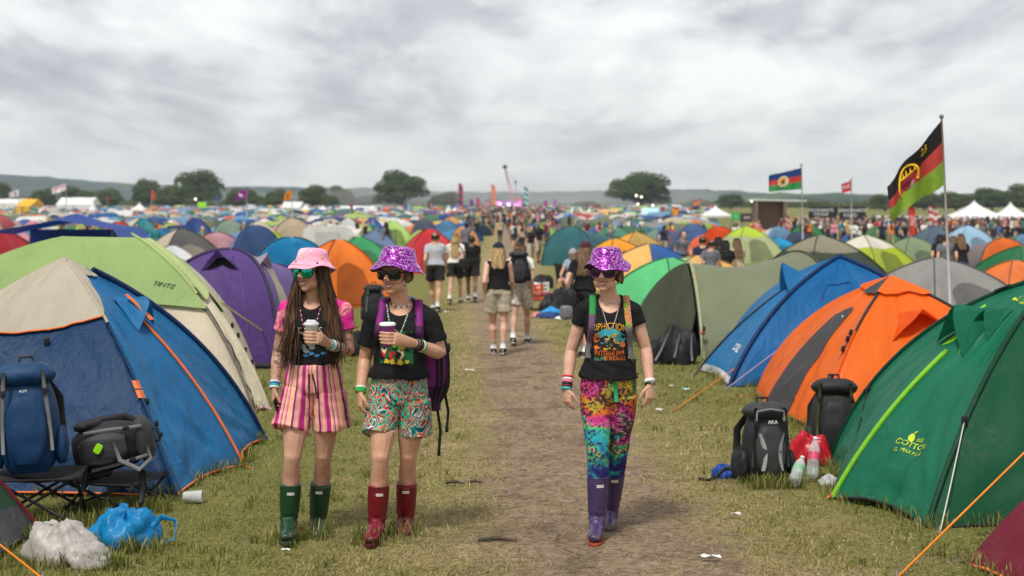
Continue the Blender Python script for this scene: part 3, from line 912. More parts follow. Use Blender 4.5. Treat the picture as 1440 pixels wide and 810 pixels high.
M_OL = nylon(112, 118, 90, .55, .12); M_OLd = nylon(64, 70, 50, .6, .1)
S1 = arch((2.70, 20.1, 0), (2.0, 23.6, 0), (2.72, 21.7, 1.30), e=1.45)
S2 = arch((4.6, 19.9, 0), (4.3, 24.2, 0), (4.42, 21.9, 1.47), e=2.2)
S3 = arch((5.9, 21.2, 0), (5.8, 23.4, 0), (5.9, 22.2, .5), e=2.0)
loft([S1, S2, S3], [.10, .04], 'fly', t, M_OL, wr=.035, nS=18)
mb = MB(); mb.tube(S1, .028, 7); mb.build('hoop_sleeve', pm('pale_olive', srgb(140, 146, 112), .6), t)
mb = MB(); mb.tube([p + V((0, 0, .004)) for p in S2], .02, 7); mb.build('hoop_sleeve', M_OLd, t)
inner = [V(p) + V((.10, 0, -.04 if p.z > .1 else 0)) for p in S1]
mb = MB(); mb.poly(inner); mb.build('inner_tent', nylon(44, 48, 36), t, smooth=False)
mb = MB()   # door flap hanging across the far half of the mouth
rows = []
for a in range(17):
    f = a / 16; row = []
    for b in range(11):
        g = b / 10
        top = S1[4 + a]; bot = V((2.60 - .75 * f, 20.3 + 3.3 * f, .02))
        q = V(top).lerp(bot, g); q.x -= .06 + .05 * math.sin(f * 9 + g * 2) * g
        row.append(q)
    rows.append(row)
mb.grid(rows); mb.build('door_flap', M_OLd, t)
mb = MB(); rows = [[S1[k] + V((-.015, 0, -.03)), S1[k] + V((.10, .05, -.16))] for k in range(8, 17)]
mb.grid(rows); mb.build('rolled_lining', pm('amber_lining', srgb(205, 150, 30), .6), t)
rope('guy_rope', t, CORD_B, V((2.70, 20.1, .5)), gp(988, 512), .006, 0)
slider('toggle', t, (2.71, 20.08, .42), (0, 0, 1), .05)
for p in ((2.72, 21.2, 1.12), (2.70, 20.1, .36)): 
    mb = MB(); mb.ell(p, .035); mb.build('hoop_clip', pm('red_clip', srgb(200, 70, 40), .5), t)

# ---- 6 lime and cream tent, left, behind the blue one
t = thing('dome_tent', 'lime green tent with a cream lower flank, directly behind the beige-capped blue tent', 'tent', (-4.4, 15.6, 0))
R6 = Radial([(-6.6, 14.0), (-2.62, 14.45), (-2.50, 14.75), (-3.1, 17.4), (-6.5, 17.4)],
            [(-4.9, 15.5, 1.79), (-4.15, 15.5, 1.77), (-4.1, 15.7, 1.77), (-4.15, 15.9, 1.77), (-4.9, 15.9, 1.78)], [1.7, 1.50, 1.46, 1.6, 1.7], [1.55, 1.45, 1.42, 1.5, 1.5],
            .05, .03, wr=.034, seed=23, nE=24, nT=28)
M_LG = nylon(138, 162, 98, .55, .12); M_LG2 = nylon(164, 180, 120, .55, .12); M_CR = nylon(206, 194, 170, .6, .2)
def mf6(i, f, u):
    if i == 0: return 0 if u < .50 else 2
    if i in (1, 2): return 1 if u < .32 else 2
    return 0 if u < .5 else 2
R6.fly('fly', t, [M_LG, M_LG2, M_CR], mf6)
R6.patch('flysheet_wing', t, M_LG, .55, 1.0, .05, lambda u: .50 + .06 * (u - .55), off=.05)
R6.patch('flysheet_wing', t, M_LG2, 1.0, 2.02, .05, lambda u: .40 + .08 * math.sin((u - 1) * 3.1), off=.055)
R6.cord('pole_sleeve', t, M_LG2, [(1.0, 0), (1.0, .45)], r=.014, off=.055)
R6.cord('pole_sleeve', t, nylon(120, 112, 96), [(1.0, .45), (1.0, 1.0)], r=.016, off=.006)
R6.patch('vent_lining', t, pm('lime_lining', srgb(130, 190, 10), .6), 2.05, 2.35, .42, .56, off=.03)
R6.cord('zip', t, CORD_B, [(1.45, .5), (1.2, 1.0)], r=.008, off=.008)
R6.hemcord('hem_piping', t, pm('pink_piping', srgb(200, 150, 160), .6), .012)
R6.text('tent_logo', t, pm('black_print', (.02, .03, .02), .7), 'TINTZ', .885, .41, .08, rot=-.22, off=.06, shear=.25)
rope('guy_rope', t, CORD_Y, R6.P(2.0, .50, .06), gp(398, 494) + V((.02, 0, .08)), .011, 0)
for tt in (.62, .67, .74, .80): slider('toggle', t, R6.P(2.1, tt, .02), (0, 0, 1), .045)

# ---- 7 purple tent
t = thing('tunnel_tent', 'purple tunnel tent with a peaked vent on its front, left of the path', 'tent', (-3.6, 20, 0))
R7 = Radial([(-4.95, 18.9), (-3.05, 18.55), (-2.80, 20.9), (-4.5, 21.2)], [(-3.84, 19.35, 1.56), (-3.80, 19.35, 1.56), (-3.45, 20.7, 1.30), (-3.5, 20.7, 1.30)],
            [2.1, 2.3, 2.0, 2.0], [1.9, 1.95, 1.6, 1.8], [.03, .04, .05, .04], .02, wr=.034, seed=31, nE=24, nT=28)
M_PU = nylon(84, 58, 122, .55, .2); M_PU2 = nylon(112, 90, 150, .55, .2); M_TAN = nylon(196, 180, 158, .6, .2)
R7.fly('fly', t, [M_PU, M_PU2, M_TAN], lambda i, f, u: 0 if i == 0 else (2 if i == 1 and .22 < f < .42 and u > .3 else 1))
R7.cord('pole_sleeve', t, nylon(60, 48, 84), [(1.0, 0), (1.0, 1.0)], r=.024, off=.004)
R7.cord('pole_sleeve', t, nylon(70, 54, 90), [(0.0, 0), (0.0, 1.0)], r=.024, off=.004)
R7.cord('pole_sleeve', t, nylon(60, 48, 84), [(2.0, 0), (2.0, 1.0)], r=.022, off=.004)
R7.vent('vent_hood', t, M_PU, .52, .20, .40, .19, .20, DARKIN)
R7.vent('vent_hood', t, nylon(150, 140, 156), 1.22, .20, .26, .14, .13, DARKIN)
R7.cord('hem_band', t, CORD_B, [(0.0, .985), (.98, .985)], r=.035, off=.0)
R7.cord('seam', t, M_PU2, [(.28, .30), (.22, .98)], r=.006); R7.cord('seam', t, M_PU2, [(.76, .30), (.80, .98)], r=.006)

# ---- 8 green tent corner at lower left, 9 maroon corner at lower right
t = thing('dome_tent', 'dark green tent corner with a grey mud skirt, cut by the lower left corner', 'tent', (-3.9, 8.6, 0))
R8 = Radial([(-5.2, 7.2), (-2.95, 7.85), (-2.98, 9.0), (-5.2, 9.4)], (-4.5, 8.5, 1.35), [1.5, 1.4, 1.35, 1.5], 1.36, .04, .03, wr=.02, seed=41)
R8.fly('fly', t, [nylon(40, 68, 50, .6, .1), nylon(70, 70, 74, .6, .05)], lambda i, f, u: 1 if u > .885 else 0)
R8.cord('pole_sleeve', t, nylon(110, 30, 44), [(2.0, .2), (2.0, 1.0)], r=.014, off=.004)
rope('guy_rope', t, CORD_O, R8.P(1.0, .72, .02), gp(58, 812), .006, 0)
t = thing('dome_tent', 'maroon tent corner with orange hem, cut by the lower right corner', 'tent', (4.0, 8.0, 0))
R9 = Radial([(2.62, 8.20), (2.66, 7.2), (5.4, 6.6), (5.4, 8.6), (3.4, 8.75)], (4.3, 7.7, 1.3), 1.4, 1.34, .05, .03, wr=.02, seed=43)
R9.fly('fly', t, [nylon(112, 24, 44, .55, .15)])
R9.hemcord('hem_piping', t, ORG_T, .010)
rope('guy_rope', t, CORD_B, R9.P(0.0, .99), gp(1348, 792), .005, 0)

# longer grass left uncut along the hems
_sp = []
_rt = random.Random(12)
for R_k in (R1, R2, R3, R4, R6, R7, R8, R9):
    for i in range(R_k.k):
        L = (R_k.base[i] - R_k.base[(i + 1) % R_k.k]).length
        for q in range(int(L * 16)):
            p = R_k.P0(i + _rt.random(), 1.0); d = (p - R_k.cen); d.z = 0; d.normalize(); p = p + d * _rt.uniform(-.03, .07)
            if path_d(p.x, p.y) > 1.0: _sp.append((p.x, p.y, _rt.randint(4, 11), .025))
for (bx, by) in [(403, 757), (446, 751), (521, 762), (567, 752)]:
    b0 = gp(bx, by)
    for q in range(26): _sp.append((b0.x + _rt.uniform(-.10, .10), b0.y + _rt.uniform(-.20, .10), _rt.randint(3, 6), .02))
for (x0, x1, y0) in ((-3.3, -2.4, 9.2), (-3.0, -2.3, 9.65), (-2.9, -2.2, 8.12), (-2.6, -2.1, 8.55), (1.75, 2.15, 10.5), (2.2, 2.6, 11.5)):
    for q in range(60): _sp.append((_rt.uniform(x0, x1), y0 + _rt.uniform(-.08, .05), _rt.randint(3, 6), .025))
tag(tufts('grass', _sp, 8, .13, GRASS), 'long grass standing along the tent hems', 'grass')
# ------------------------------------------------------------------ people
def skin_mat(name, col, tattoo=False):
    m, nt, nd, lk = new_mat(name)
    out = N(nt, 'ShaderNodeOutputMaterial')
    p = N(nt, 'ShaderNodeBsdfPrincipled', Roughness=.48)
    p.inputs['Specular IOR Level'].default_value = .4
    p.inputs['Subsurface Weight'].default_value = .12
    p.inputs['Subsurface Radius'].default_value = (.8, .25, .12); p.inputs['Subsurface Scale'].default_value = .012
    tc = N(nt, 'ShaderNodeTexCoord')
    n = N(nt, 'ShaderNodeTexNoise', Scale=11.0, Detail=8.0, Roughness=.7); lk.new(tc.outputs['Object'], n.inputs['Vector'])
    r = N(nt, 'ShaderNodeValToRGB'); e = r.color_ramp.elements
    e[0].position = .3; e[1].position = .72; e.new(.5)
    for q_, (po, cc) in zip(e, [(.28, (col[0] * .84, col[1] * .70, col[2] * .66)), (.5, col), (.72, (col[0] * 1.12, col[1] * 1.16, col[2] * 1.18))]): q_.position = po; q_.color = c4(cc)
    lk.new(n.outputs['Fac'], r.inputs['Fac']); c = r.outputs[0]
    if tattoo:
        n2 = N(nt, 'ShaderNodeTexNoise', Scale=24.0, Detail=3.0, Distortion=2.2); lk.new(tc.outputs['Object'], n2.inputs['Vector'])
        r2 = N(nt, 'ShaderNodeValToRGB'); e = r2.color_ramp.elements
        e[0].position = .52; e[0].color = (0, 0, 0, 1); e[1].position = .60; e[1].color = (.72, .72, .72, 1)
        lk.new(n2.outputs['Fac'], r2.inputs['Fac'])
        mx = N(nt, 'ShaderNodeMix', data_type='RGBA'); lk.new(r2.outputs[0], mx.inputs['Factor']); lk.new(c, mx.inputs['A'])
        mx.inputs['B'].default_value = (.035, .03, .032, 1); c = mx.outputs['Result']
    lk.new(c, p.inputs['Base Color'])
    b2 = N(nt, 'ShaderNodeTexNoise', Scale=160.0, Detail=2.0); lk.new(tc.outputs['Object'], b2.inputs['Vector'])
    bp = N(nt, 'ShaderNodeBump', Strength=.08, Distance=.004); lk.new(b2.outputs['Fac'], bp.inputs['Height']); lk.new(bp.outputs[0], p.inputs['Normal'])
    lk.new(p.outputs[0], out.inputs['Surface'])
    return m
SKIN_A = skin_mat('tanned_skin', (.50, .275, .185)); SKIN_AT = skin_mat('tattooed_skin', (.46, .255, .175), True)
SKIN_B = skin_mat('tanned_skin', (.55, .30, .195)); SKIN_C = skin_mat('fair_skin', (.60, .35, .25))
SKIN_D = skin_mat('fair_skin', (.52, .31, .22)); SKIN_E = skin_mat('brown_skin', (.19, .10, .062))

def remesh(mb, vox, it=3, name='tmp'):
    me = bpy.data.meshes.new(name); me.from_pydata(mb.v, [], mb.f); me.update()
    bm = bmesh.new(); bm.from_mesh(me); bmesh.ops.recalc_face_normals(bm, faces=bm.faces); bm.to_mesh(me); bm.free()
    o = bpy.data.objects.new(name, me); COL.objects.link(o)
    r = o.modifiers.new('r', 'REMESH'); r.mode = 'VOXEL'; r.voxel_size = vox; r.use_smooth_shade = True
    if it:
        q = o.modifiers.new('s', 'SMOOTH'); q.factor = .5; q.iterations = it
    dg = bpy.context.evaluated_depsgraph_get(); dg.update()
    m2 = bpy.data.meshes.new_from_object(o.evaluated_get(dg))
    bpy.data.objects.remove(o); bpy.data.meshes.remove(me)
    n = len(m2.vertices)
    co = np.empty(n * 3, np.float32); m2.vertices.foreach_get('co', co); co = co.reshape(-1, 3)
    no = np.empty(n * 3, np.float32); m2.vertices.foreach_get('normal', no); no = no.reshape(-1, 3)
    fs = [tuple(p.vertices) for p in m2.polygons]
    bpy.data.meshes.remove(m2)
    return co, no, fs

class Shell:
    """remeshed surface that can be folded, trimmed, coloured and then linked"""
    def __init__(s, mb, vox, it=3):
        s.co, s.no, s.f = remesh(mb, vox, it); s.mi = None
    def folds(s, fn):
        d = np.array([fn(V(c)) for c in s.co.astype(float)], np.float32)
        s.co = s.co + s.no * d[:, None]
    def drop(s, fn):
        keep = []
        for f in s.f:
            c = s.co[list(f)].mean(0)
            if not fn(V(c.astype(float))): keep.append(f)
        s.f = keep
        # tidy the cut edge
        cnt = {}
        for f in s.f:
            for i in range(len(f)):
                e = (f[i], f[(i + 1) % len(f)]); e = e if e[0] < e[1] else e[::-1]
                cnt[e] = cnt.get(e, 0) + 1
        nb = {}
        for (a, b), c in cnt.items():
            if c == 1: nb.setdefault(a, []).append(b); nb.setdefault(b, []).append(a)
        for _ in range(10):
            new = {a: sum((s.co[q] for q in v), np.zeros(3)) / len(v) * .5 + s.co[a] * .5 for a, v in nb.items()}
            for a, v in new.items(): s.co[a] = v
    def paint(s, fn):
        s.mi = [fn(V(s.co[list(f)].mean(0).astype(float))) for f in s.f]
    def bvh(s): return BVHTree.FromPolygons([V(c) for c in s.co.astype(float)], s.f)
    def build(s, name, mats, parent):
        mb = MB(); mb.v = [tuple(c) for c in s.co.astype(float)]; mb.f = s.f; mb.m = s.mi or [0] * len(s.f)
        return mb.build(name, mats, parent)

def seg_dist(p, a, b):
    ab = b - a; t = max(0, min(1, (p - a).dot(ab) / max(1e-9, ab.dot(ab))))
    return (p - a - ab * t).length

TORSO = [(-.13, .085, .085, 0), (-.04, .160, .108, -.004), (.05, .168, .114, -.004), (.16, .160, .106, 0), (.36, .126, .090, .004), (.52, .134, .096, .006), (.70, .150, .112, .010), (.79, .150, .104, .006), (.87, .132, .086, -.002), (.935, .088, .064, -.010), (1.0, .054, .054, -.012)]

class Person:
    """J: joints in world space; suffix a = towards -X side of the picture, b = the other"""
    def __init__(s, J, fwd, k=1.0, wide=1.0):
        s.J = {n: V(p) for n, p in J.items()}; J = s.J
        s.k = k; s.fwd = V(fwd).normalized(); s.wide = wide
        s.ax = (J['nk'] - J['pel']); s.len = s.ax.length; s.up = s.ax.normalized()
        lat = (J['shb'] - J['sha']); lat = lat - s.up * lat.dot(s.up); s.lat = lat.normalized()
        # torso frame: keep fwd the person's own forward
        s.tf = s.up.cross(s.lat); 
        if s.tf.dot(s.fwd) < 0: s.tf = -s.tf
    def tp(s, q, x=0, f=0):
        return s.J['pel'] + s.ax * q + s.lat * x + s.tf * f
    def tsec(s, q):
        ks = [r[0] for r in TORSO]
        return tuple(float(np.interp(q, ks, [r[i] for r in TORSO])) for i in (1, 2, 3))
    def torso(s, mb, q0, q1, infl=0.0, n=16, bust=True, flare=0.0, seg=20, sq=1.0):
        pts, rad = [], []
        for i in range(n + 1):
            q = q0 + (q1 - q0) * i / n
            a, b, f = s.tsec(q)
            fl = flare * max(0, 1 - (q - q0) / .35)
            pts.append(s.tp(q, 0, f * s.k)); rad.append(((a * s.wide * s.k + infl + fl), (b * s.k + infl + fl * .7)))
        mb.tube(pts, rad, seg, lat=s.lat)
        if bust:
            for sx in (-1, 1):
                mb.ell(s.tp(.71, sx * .070 * s.k, .072 * s.k), (.066 * s.k + infl * .9, .058 * s.k + infl * .9, .062 * s.k + infl))
    def limb(s, mb, pts, radii, infl=0.0, seg=12, n=5):
        P, R = [], []
        for i in range(len(pts) - 1):
            for j in range(n):
                f = j / n; P.append(V(pts[i]).lerp(V(pts[i + 1]), f)); R.append(radii[i] * (1 - f) + radii[i + 1] * f + infl)
        P.append(V(pts[-1])); R.append(radii[-1] + infl)
        mb.tube(P, R, seg)
    def arm(s, mb, c, infl=0.0, to=1.0, fat=1.0):
        J, k = s.J, s.k
        sh, el, wr = J['sh' + c], J['el' + c], J['wr' + c]
        kk = k * fat
        mb.ell(sh, (.050 * kk + infl * .8,) * 3)
        sg = -1 if c == 'a' else 1
        s.limb(mb, [s.tp(1.0, sg * .030 * k, -.016), s.tp(.955, sg * .085 * k, -.014).lerp(sh, .25), sh + s.up * .004], [.036 * k, .041 * k, .044 * kk], infl * .75)
        s.limb(mb, [s.tp(.80, sg * .10 * k, 0), sh], [.06 * k, .046 * kk], infl * .6)
        m1 = sh.lerp(el, .45); m2 = el.lerp(wr, .28)
        if to >= 1:
            s.limb(mb, [sh, m1, el, m2, wr], [.049 * kk, .046 * kk, .037 * kk, .040 * kk, .0255 * kk], infl)
        else:
            s.limb(mb, [sh, m1.lerp(sh, .2), sh.lerp(el, to)], [.047 * kk, .047 * kk, .049 * kk], infl)
    def leg(s, mb, c, infl=0.0, to='ankle', fat=1.0):
        J, k = s.J, s.k * fat
        hp, kn, an = J['hp' + c], J['kn' + c], J['an' + c]
        back = -s.fwd
        m1 = hp.lerp(kn, .5) + s.fwd * .012; m2 = kn.lerp(an, .30) + back * .022; m3 = kn.lerp(an, .62) + back * .008
        s.limb(mb, [hp, m1, kn.lerp(hp, .10), kn, kn.lerp(an, .10), m2, m3, an], [.094 * k, .079 * k, .058 * k, .053 * k, .048 * k, .057 * k, .043 * k, .034 * k], infl, n=4)
        mb.ell(kn + s.fwd * .030 * k, (.030 * k + infl, .024 * k + infl, .036 * k + infl))
    def foot(s, mb, c, infl=0.0, L=.25):
        J, k = s.J, s.k
        an, toe = J['an' + c], J['toe' + c]
        d = (toe - an); 
        heel = an - V((d.x, d.y, 0)).normalized() * .045 + V((0, 0, -.05 * k))
        s.limb(mb, [an, an + V((0, 0, -.045)) + V((d.x, d.y, 0)) * .12], [.036 * k, .040 * k], infl, n=3)
        s.limb(mb, [heel, an.lerp(toe, .45) + V((0, 0, -.012)), toe], [.034 * k, .040 * k, .028 * k], infl, n=4)
    def head_frame(s):
        c = s.J['hd']; yw = s.J.get('yaw', V((0, 0, 0))); k = s.k * 1.05
        a = math.atan2(s.fwd.x, -s.fwd.y)  # 0 when facing -Y
        R = rotz(a + yw.z) @ rotx(yw.x) @ roty(yw.y)
        def T(x, f, z): return c + R @ V((x * k, -f * k, z * k))
        return T, R
    def head(s, mb, ears=True):
        T, R = s.head_frame(); k = s.k * 1.05; J = s.J
        def E(x, f, z, a, b, c_): mb.ell(T(x, f, z), (a * k, b * k, c_ * k), R, nu=10, nv=16)
        E(0, -.012, .028, .074, .093, .080)
        E(0, .026, -.018, .060, .064, .082)
        E(0, .036, -.070, .045, .048, .046)
        E(0, .066, -.100, .022, .022, .019)
        for x in (-1, 1):
            E(x * .036, .052, -.028, .027, .030, .030)
            E(x * .030, .076, .030, .030, .016, .012)
            E(x * .032, .070, .008, .0145, .0145, .0125)
            if ears: E(x * .076, -.008, -.008, .011, .024, .034)
            E(x * .010, .104, -.030, .0095, .011, .0085)
            E(x * .042, .028, -.072, .020, .035, .030)
        mb.tube([T(0, .086, .022), T(0, .100, -.004), T(0, .116, -.024), T(0, .106, -.036)], [.0085 * k, .0105 * k, .0125 * k, .008 * k], 8)
        nb = T(0, -.022, -.075)
        s.limb(mb, [s.tp(.96, 0, -.012), nb], [.055 * k, .050 * k], n=4)
    def body(s, parent, skin, vox=.005, arms=True, hands=None, feet=True, mats=None, paint=None, fat=1.0, it=3, tuck=None):
        mb = MB()
        s.torso(mb, -.13, 1.0, 0, bust=s.bust)
        s.head(mb)
        for c in 'ab':
            s.arm(mb, c, fat=fat); s.leg(mb, c)
            if feet: s.foot(mb, c)
        if hands: hands(mb)
        sh = Shell(mb, vox, it)
        if tuck:   # the body keeps clear of the cloth it wears
            z1 = s.J['pel'].z + .13 * s.k; z0 = max(s.J['hp' + c].lerp(s.J['kn' + c], tuck).z for c in 'ab') + .03
            def inn(p):
                if not z0 < p.z < z1 or min(seg_dist(p, s.J['el' + c], s.J['wr' + c].lerp(s.J['el' + c], -.8)) for c in 'ab') < .085: return 0
                return -.022 * min(1, (p.z - z0) / .03, (z1 - p.z) / .03)
            sh.folds(inn)
        if paint: sh.paint(paint)
        return sh.build('body', mats or [skin], parent)
    bust = True

def hand(mb, wr, d, n, th, k=1.0, curl=.5, spread=.016):
    """open or half-closed hand: d along the fingers, n the way the palm looks, th towards the thumb"""
    d = V(d).normalized(); n = V(n); n = (n - d * n.dot(d)).normalized(); th0 = V(th)
    th = d.cross(n); th = th if th.dot(th0) > 0 else -th
    mb.tube([wr - d * .02, wr + d * .02 * k, wr + d * .05 * k, wr + d * .088 * k], [(.026 * k, .021 * k), (.031 * k, .018 * k), (.039 * k, .016 * k), (.039 * k, .013 * k)], 12, lat=th)
    for i, (L, r) in enumerate(((.068, .0088), (.077, .0092), (.071, .0088), (.056, .0080))):
        p = wr + d * (.084 - .004 * abs(i - 1)) * k + th * (.029 - .0195 * i) * k
        dd = (d + th * (.05 - .035 * i)).normalized(); P = [p - d * .012]; R = [r * k * 1.05]
        P.append(p); R.append(r * k)
        for j, (fr, an) in enumerate(((.45, curl * .7), (.32, curl * 1.1), (.23, curl * .8))):
            a = an * (1 + .12 * i)
            ax = dd.cross(n).normalized()
            Rm = Matrix.Rotation(a, 3, ax)
            dd = (Rm @ dd); n2 = Rm @ n
            p = p + dd * L * fr * k; P.append(p); R.append(r * k * (1 - .12 * (j + 1)))
            n_ = n2
        mb.tube(P, R, 8)
    p = wr + d * .022 * k + th * .026 * k
    t1 = (d * .62 + th * .62 + n * .35).normalized(); t2 = (d * .9 + th * .15 + n * .45).normalized()
    mb.tube([p - t1 * .015, p + t1 * .034 * k, p + t1 * .034 * k + t2 * .028 * k, p + t1 * .034 * k + t2 * .052 * k], [.0135 * k, .0115 * k, .0100 * k, .0078 * k], 8)

def hand_cup(mb, wr, C, rc, k=1.0, side=1, tilt=0.0):
    """hand that reaches round a cup standing on the axis C (side 1: from +X), fingers over the front"""
    def on(a, z, r): return V((C.x + side * r * math.cos(a), C.y + r * math.sin(a), C.z + z))
    pal = on(-.35, -.005, rc + .024)
    mb.tube([wr, wr.lerp(pal, .5), pal, on(-.75, -.002, rc + .018)], [(.021 * k, .026 * k), (.019 * k, .034 * k), (.017 * k, .040 * k), (.013 * k, .040 * k)], 12, lat=(pal - C).normalized())
    for i, (a1, r) in enumerate(((-2.75, .0088), (-3.0, .0092), (-2.9, .0088), (-2.55, .0078))):
        z = (.031 - .0205 * i)
        P = [on(-.65 + (a1 + .65) * q, z + .006 * q + tilt * q, rc + .0105 - .002 * q + (.006 if abs(q - .33) < .1 else 0)) for q in (0, .16, .33, .5, .66, .84, 1)]
        mb.tube(P, [r * 1.05, r * 1.05, r * 1.08, r, r, r * .9, r * .75], 8)
    P = [on(.05, .01, rc + .022), on(.5, .035, rc + .016), on(1.0, .048, rc + .012), on(1.5, .05, rc + .010)]
    mb.tube(P, [.014, .012, .0105, .008], 8)

# ---- clothes
def ramp_mat(name, els, kind='noise', scale=6.0, dist=2.0, rough=.8, const=True, det=2.0, vec=(1, 1, 1), spec=.15, bump=.15):
    m, nt, nd, lk = new_mat(name)
    out = N(nt, 'ShaderNodeOutputMaterial'); p = N(nt, 'ShaderNodeBsdfPrincipled', Roughness=rough)
    p.inputs['Specular IOR Level'].default_value = spec
    tc = N(nt, 'ShaderNodeTexCoord'); mp = N(nt, 'ShaderNodeMapping'); mp.inputs['Scale'].default_value = vec
    lk.new(tc.outputs['Object'], mp.inputs[0])
    if kind == 'noise':
        n = N(nt, 'ShaderNodeTexNoise', Scale=scale, Detail=det, Distortion=dist); lk.new(mp.outputs[0], n.inputs['Vector']); fac = n.outputs['Fac']
    elif kind == 'voronoi':
        n = N(nt, 'ShaderNodeTexVoronoi', Scale=scale); lk.new(mp.outputs[0], n.inputs['Vector'])
        sx = N(nt, 'ShaderNodeSeparateXYZ'); lk.new(n.outputs['Color'], sx.inputs[0]); fac = sx.outputs[0]
    r = N(nt, 'ShaderNodeValToRGB'); e = r.color_ramp.elements
    r.color_ramp.interpolation = 'CONSTANT' if const else 'LINEAR'
    while len(e) < len(els): e.new(.5)
    for q, (pos, c) in zip(e, els): q.position = pos; q.color = c4(c)
    lk.new(fac, r.inputs['Fac']); lk.new(r.outputs[0], p.inputs['Base Color'])
    b = N(nt, 'ShaderNodeTexNoise', Scale=30.0, Detail=3.0); lk.new(tc.outputs['Object'], b.inputs['Vector'])
    bp = N(nt, 'ShaderNodeBump', Strength=bump, Distance=.01); lk.new(b.outputs['Fac'], bp.inputs['Height']); lk.new(bp.outputs[0], p.inputs['Normal'])
    lk.new(p.outputs[0], out.inputs['Surface'])
    return m
BLACKTEE = pm('black_cotton', (.011, .011, .012), .85, bump=.25, bscale=40, spec=.15)
TIEDYE_P = ramp_mat('pink_tie_dye', [(.3, srgb(190, 20, 130)), (.48, srgb(205, 60, 130)), (.58, srgb(225, 150, 150)), (.7, srgb(200, 70, 110))], scale=7, dist=1.5, const=False)

def sequin(name, base, hi):
    m, nt, nd, lk = new_mat(name)
    out = N(nt, 'ShaderNodeOutputMaterial'); p = N(nt, 'ShaderNodeBsdfPrincipled', Roughness=.25, Metallic=.65)
    tc = N(nt, 'ShaderNodeTexCoord'); v = N(nt, 'ShaderNodeTexVoronoi', Scale=150.0); lk.new(tc.outputs['Object'], v.inputs['Vector'])
    sx = N(nt, 'ShaderNodeSeparateXYZ'); lk.new(v.outputs['Color'], sx.inputs[0])
    r = N(nt, 'ShaderNodeValToRGB'); e = r.color_ramp.elements; e.new(.5); e.new(.5)
    for q, (pos, c) in zip(e, [(0, [x * .25 for x in base]), (.45, base), (.84, hi), (.95, (.85, .70, .85))]): q.position = pos; q.color = c4(c)
    lk.new(sx.outputs[0], r.inputs['Fac']); lk.new(r.outputs[0], p.inputs['Base Color'])
    bp = N(nt, 'ShaderNodeBump', Strength=.9, Distance=.006); lk.new(sx.outputs[1], bp.inputs['Height']); lk.new(bp.outputs[0], p.inputs['Normal'])
    lk.new(p.outputs[0], out.inputs['Surface'])
    return m
SEQUIN = sequin('purple_sequins', srgb(150, 32, 165), srgb(205, 85, 215))
PINKHAT = ramp_mat('pink_cotton', [(0, srgb(238, 172, 190)), (.60, srgb(232, 160, 182)), (.66, srgb(242, 190, 203))], scale=9, dist=.4, const=False)

def bucket_hat(pn, parent, mat, lining, tilt=(.10, 0), flop=.012, seed=1, spots=None, size=1.0):
    T, R = pn.head_frame(); k = pn.k * 1.06 * size
    Rt = R @ rotx(tilt[0]) @ roty(tilt[1])
    c = pn.J['hd']
    prof_o = [(.0, .124), (.045, .1235), (.074, .118), (.087, .106), (.094, .078), (.101, .050), (.122, .031), (.143, .008), (.145, .005)]
    prof_i = [(.142, .003), (.118, .025), (.097, .042), (.090, .07), (.085, .10)]
    def build(prof, nm, mt, par):
        mb = MB(); rows = []
        for r, z in prof:
            row = []
            for q in range(48):
                a = 2 * PI * q / 48
                w = max(0, (.055 - z) / .05)
                zz = z + w * (flop * math.sin(2 * a + seed) + .5 * flop * math.sin(5 * a + seed * 2)) + .004 * nz(math.cos(a) * 2, math.sin(a) * 2, z * 20 + seed)
                rr = r * (1 + .02 * nz(math.cos(a) * 2.2, math.sin(a) * 2.2, z * 14 + seed * 3))
                row.append(c + Rt @ V((rr * k * .93 * math.cos(a), rr * k * 1.06 * math.sin(a) + .012, (zz + .012) * k)))
            rows.append(row)
        mb.grid(rows, cv=True)
        return mb.build(nm, mt, par), mb
    h, mbh = build(prof_o, 'bucket_hat', mat, parent)
    build(prof_i, 'hat_lining', lining, h)
    for i, zz in enumerate((.053, .022)):
        mb = MB(); rr = .1015 if i == 0 else .131
        mb.tube([c + Rt @ V((rr * k * .93 * math.cos(a), rr * k * 1.06 * math.sin(a) + .012, (zz + .010) * k)) for a in [2 * PI * q / 40 for q in range(40)]], .0013, 5, closed=True)
        mb.build('stitching', mat, h)
    if spots:
        bv = BVHTree.FromPolygons([V(v) for v in mbh.v], mbh.f)
        for (a, z, s_, mt, el) in spots:
            mb = MB(); q = c + Rt @ V((.2 * math.cos(a), .2 * math.sin(a), z)); dv = (c + Rt @ V((0, 0, z)) - q).normalized()
            hit = bv.ray_cast(q, dv)
            if hit[0] is None: continue
            nn = hit[1] if hit[1].dot(dv) < 0 else -hit[1]
            b = nn.to_track_quat('Z', 'Y').to_matrix()
            mb.ell(hit[0] + nn * .001, (s_, s_ * el, .003), b, nu=6, nv=10)
            mb.build('hat_motif', mt, h)
    return h

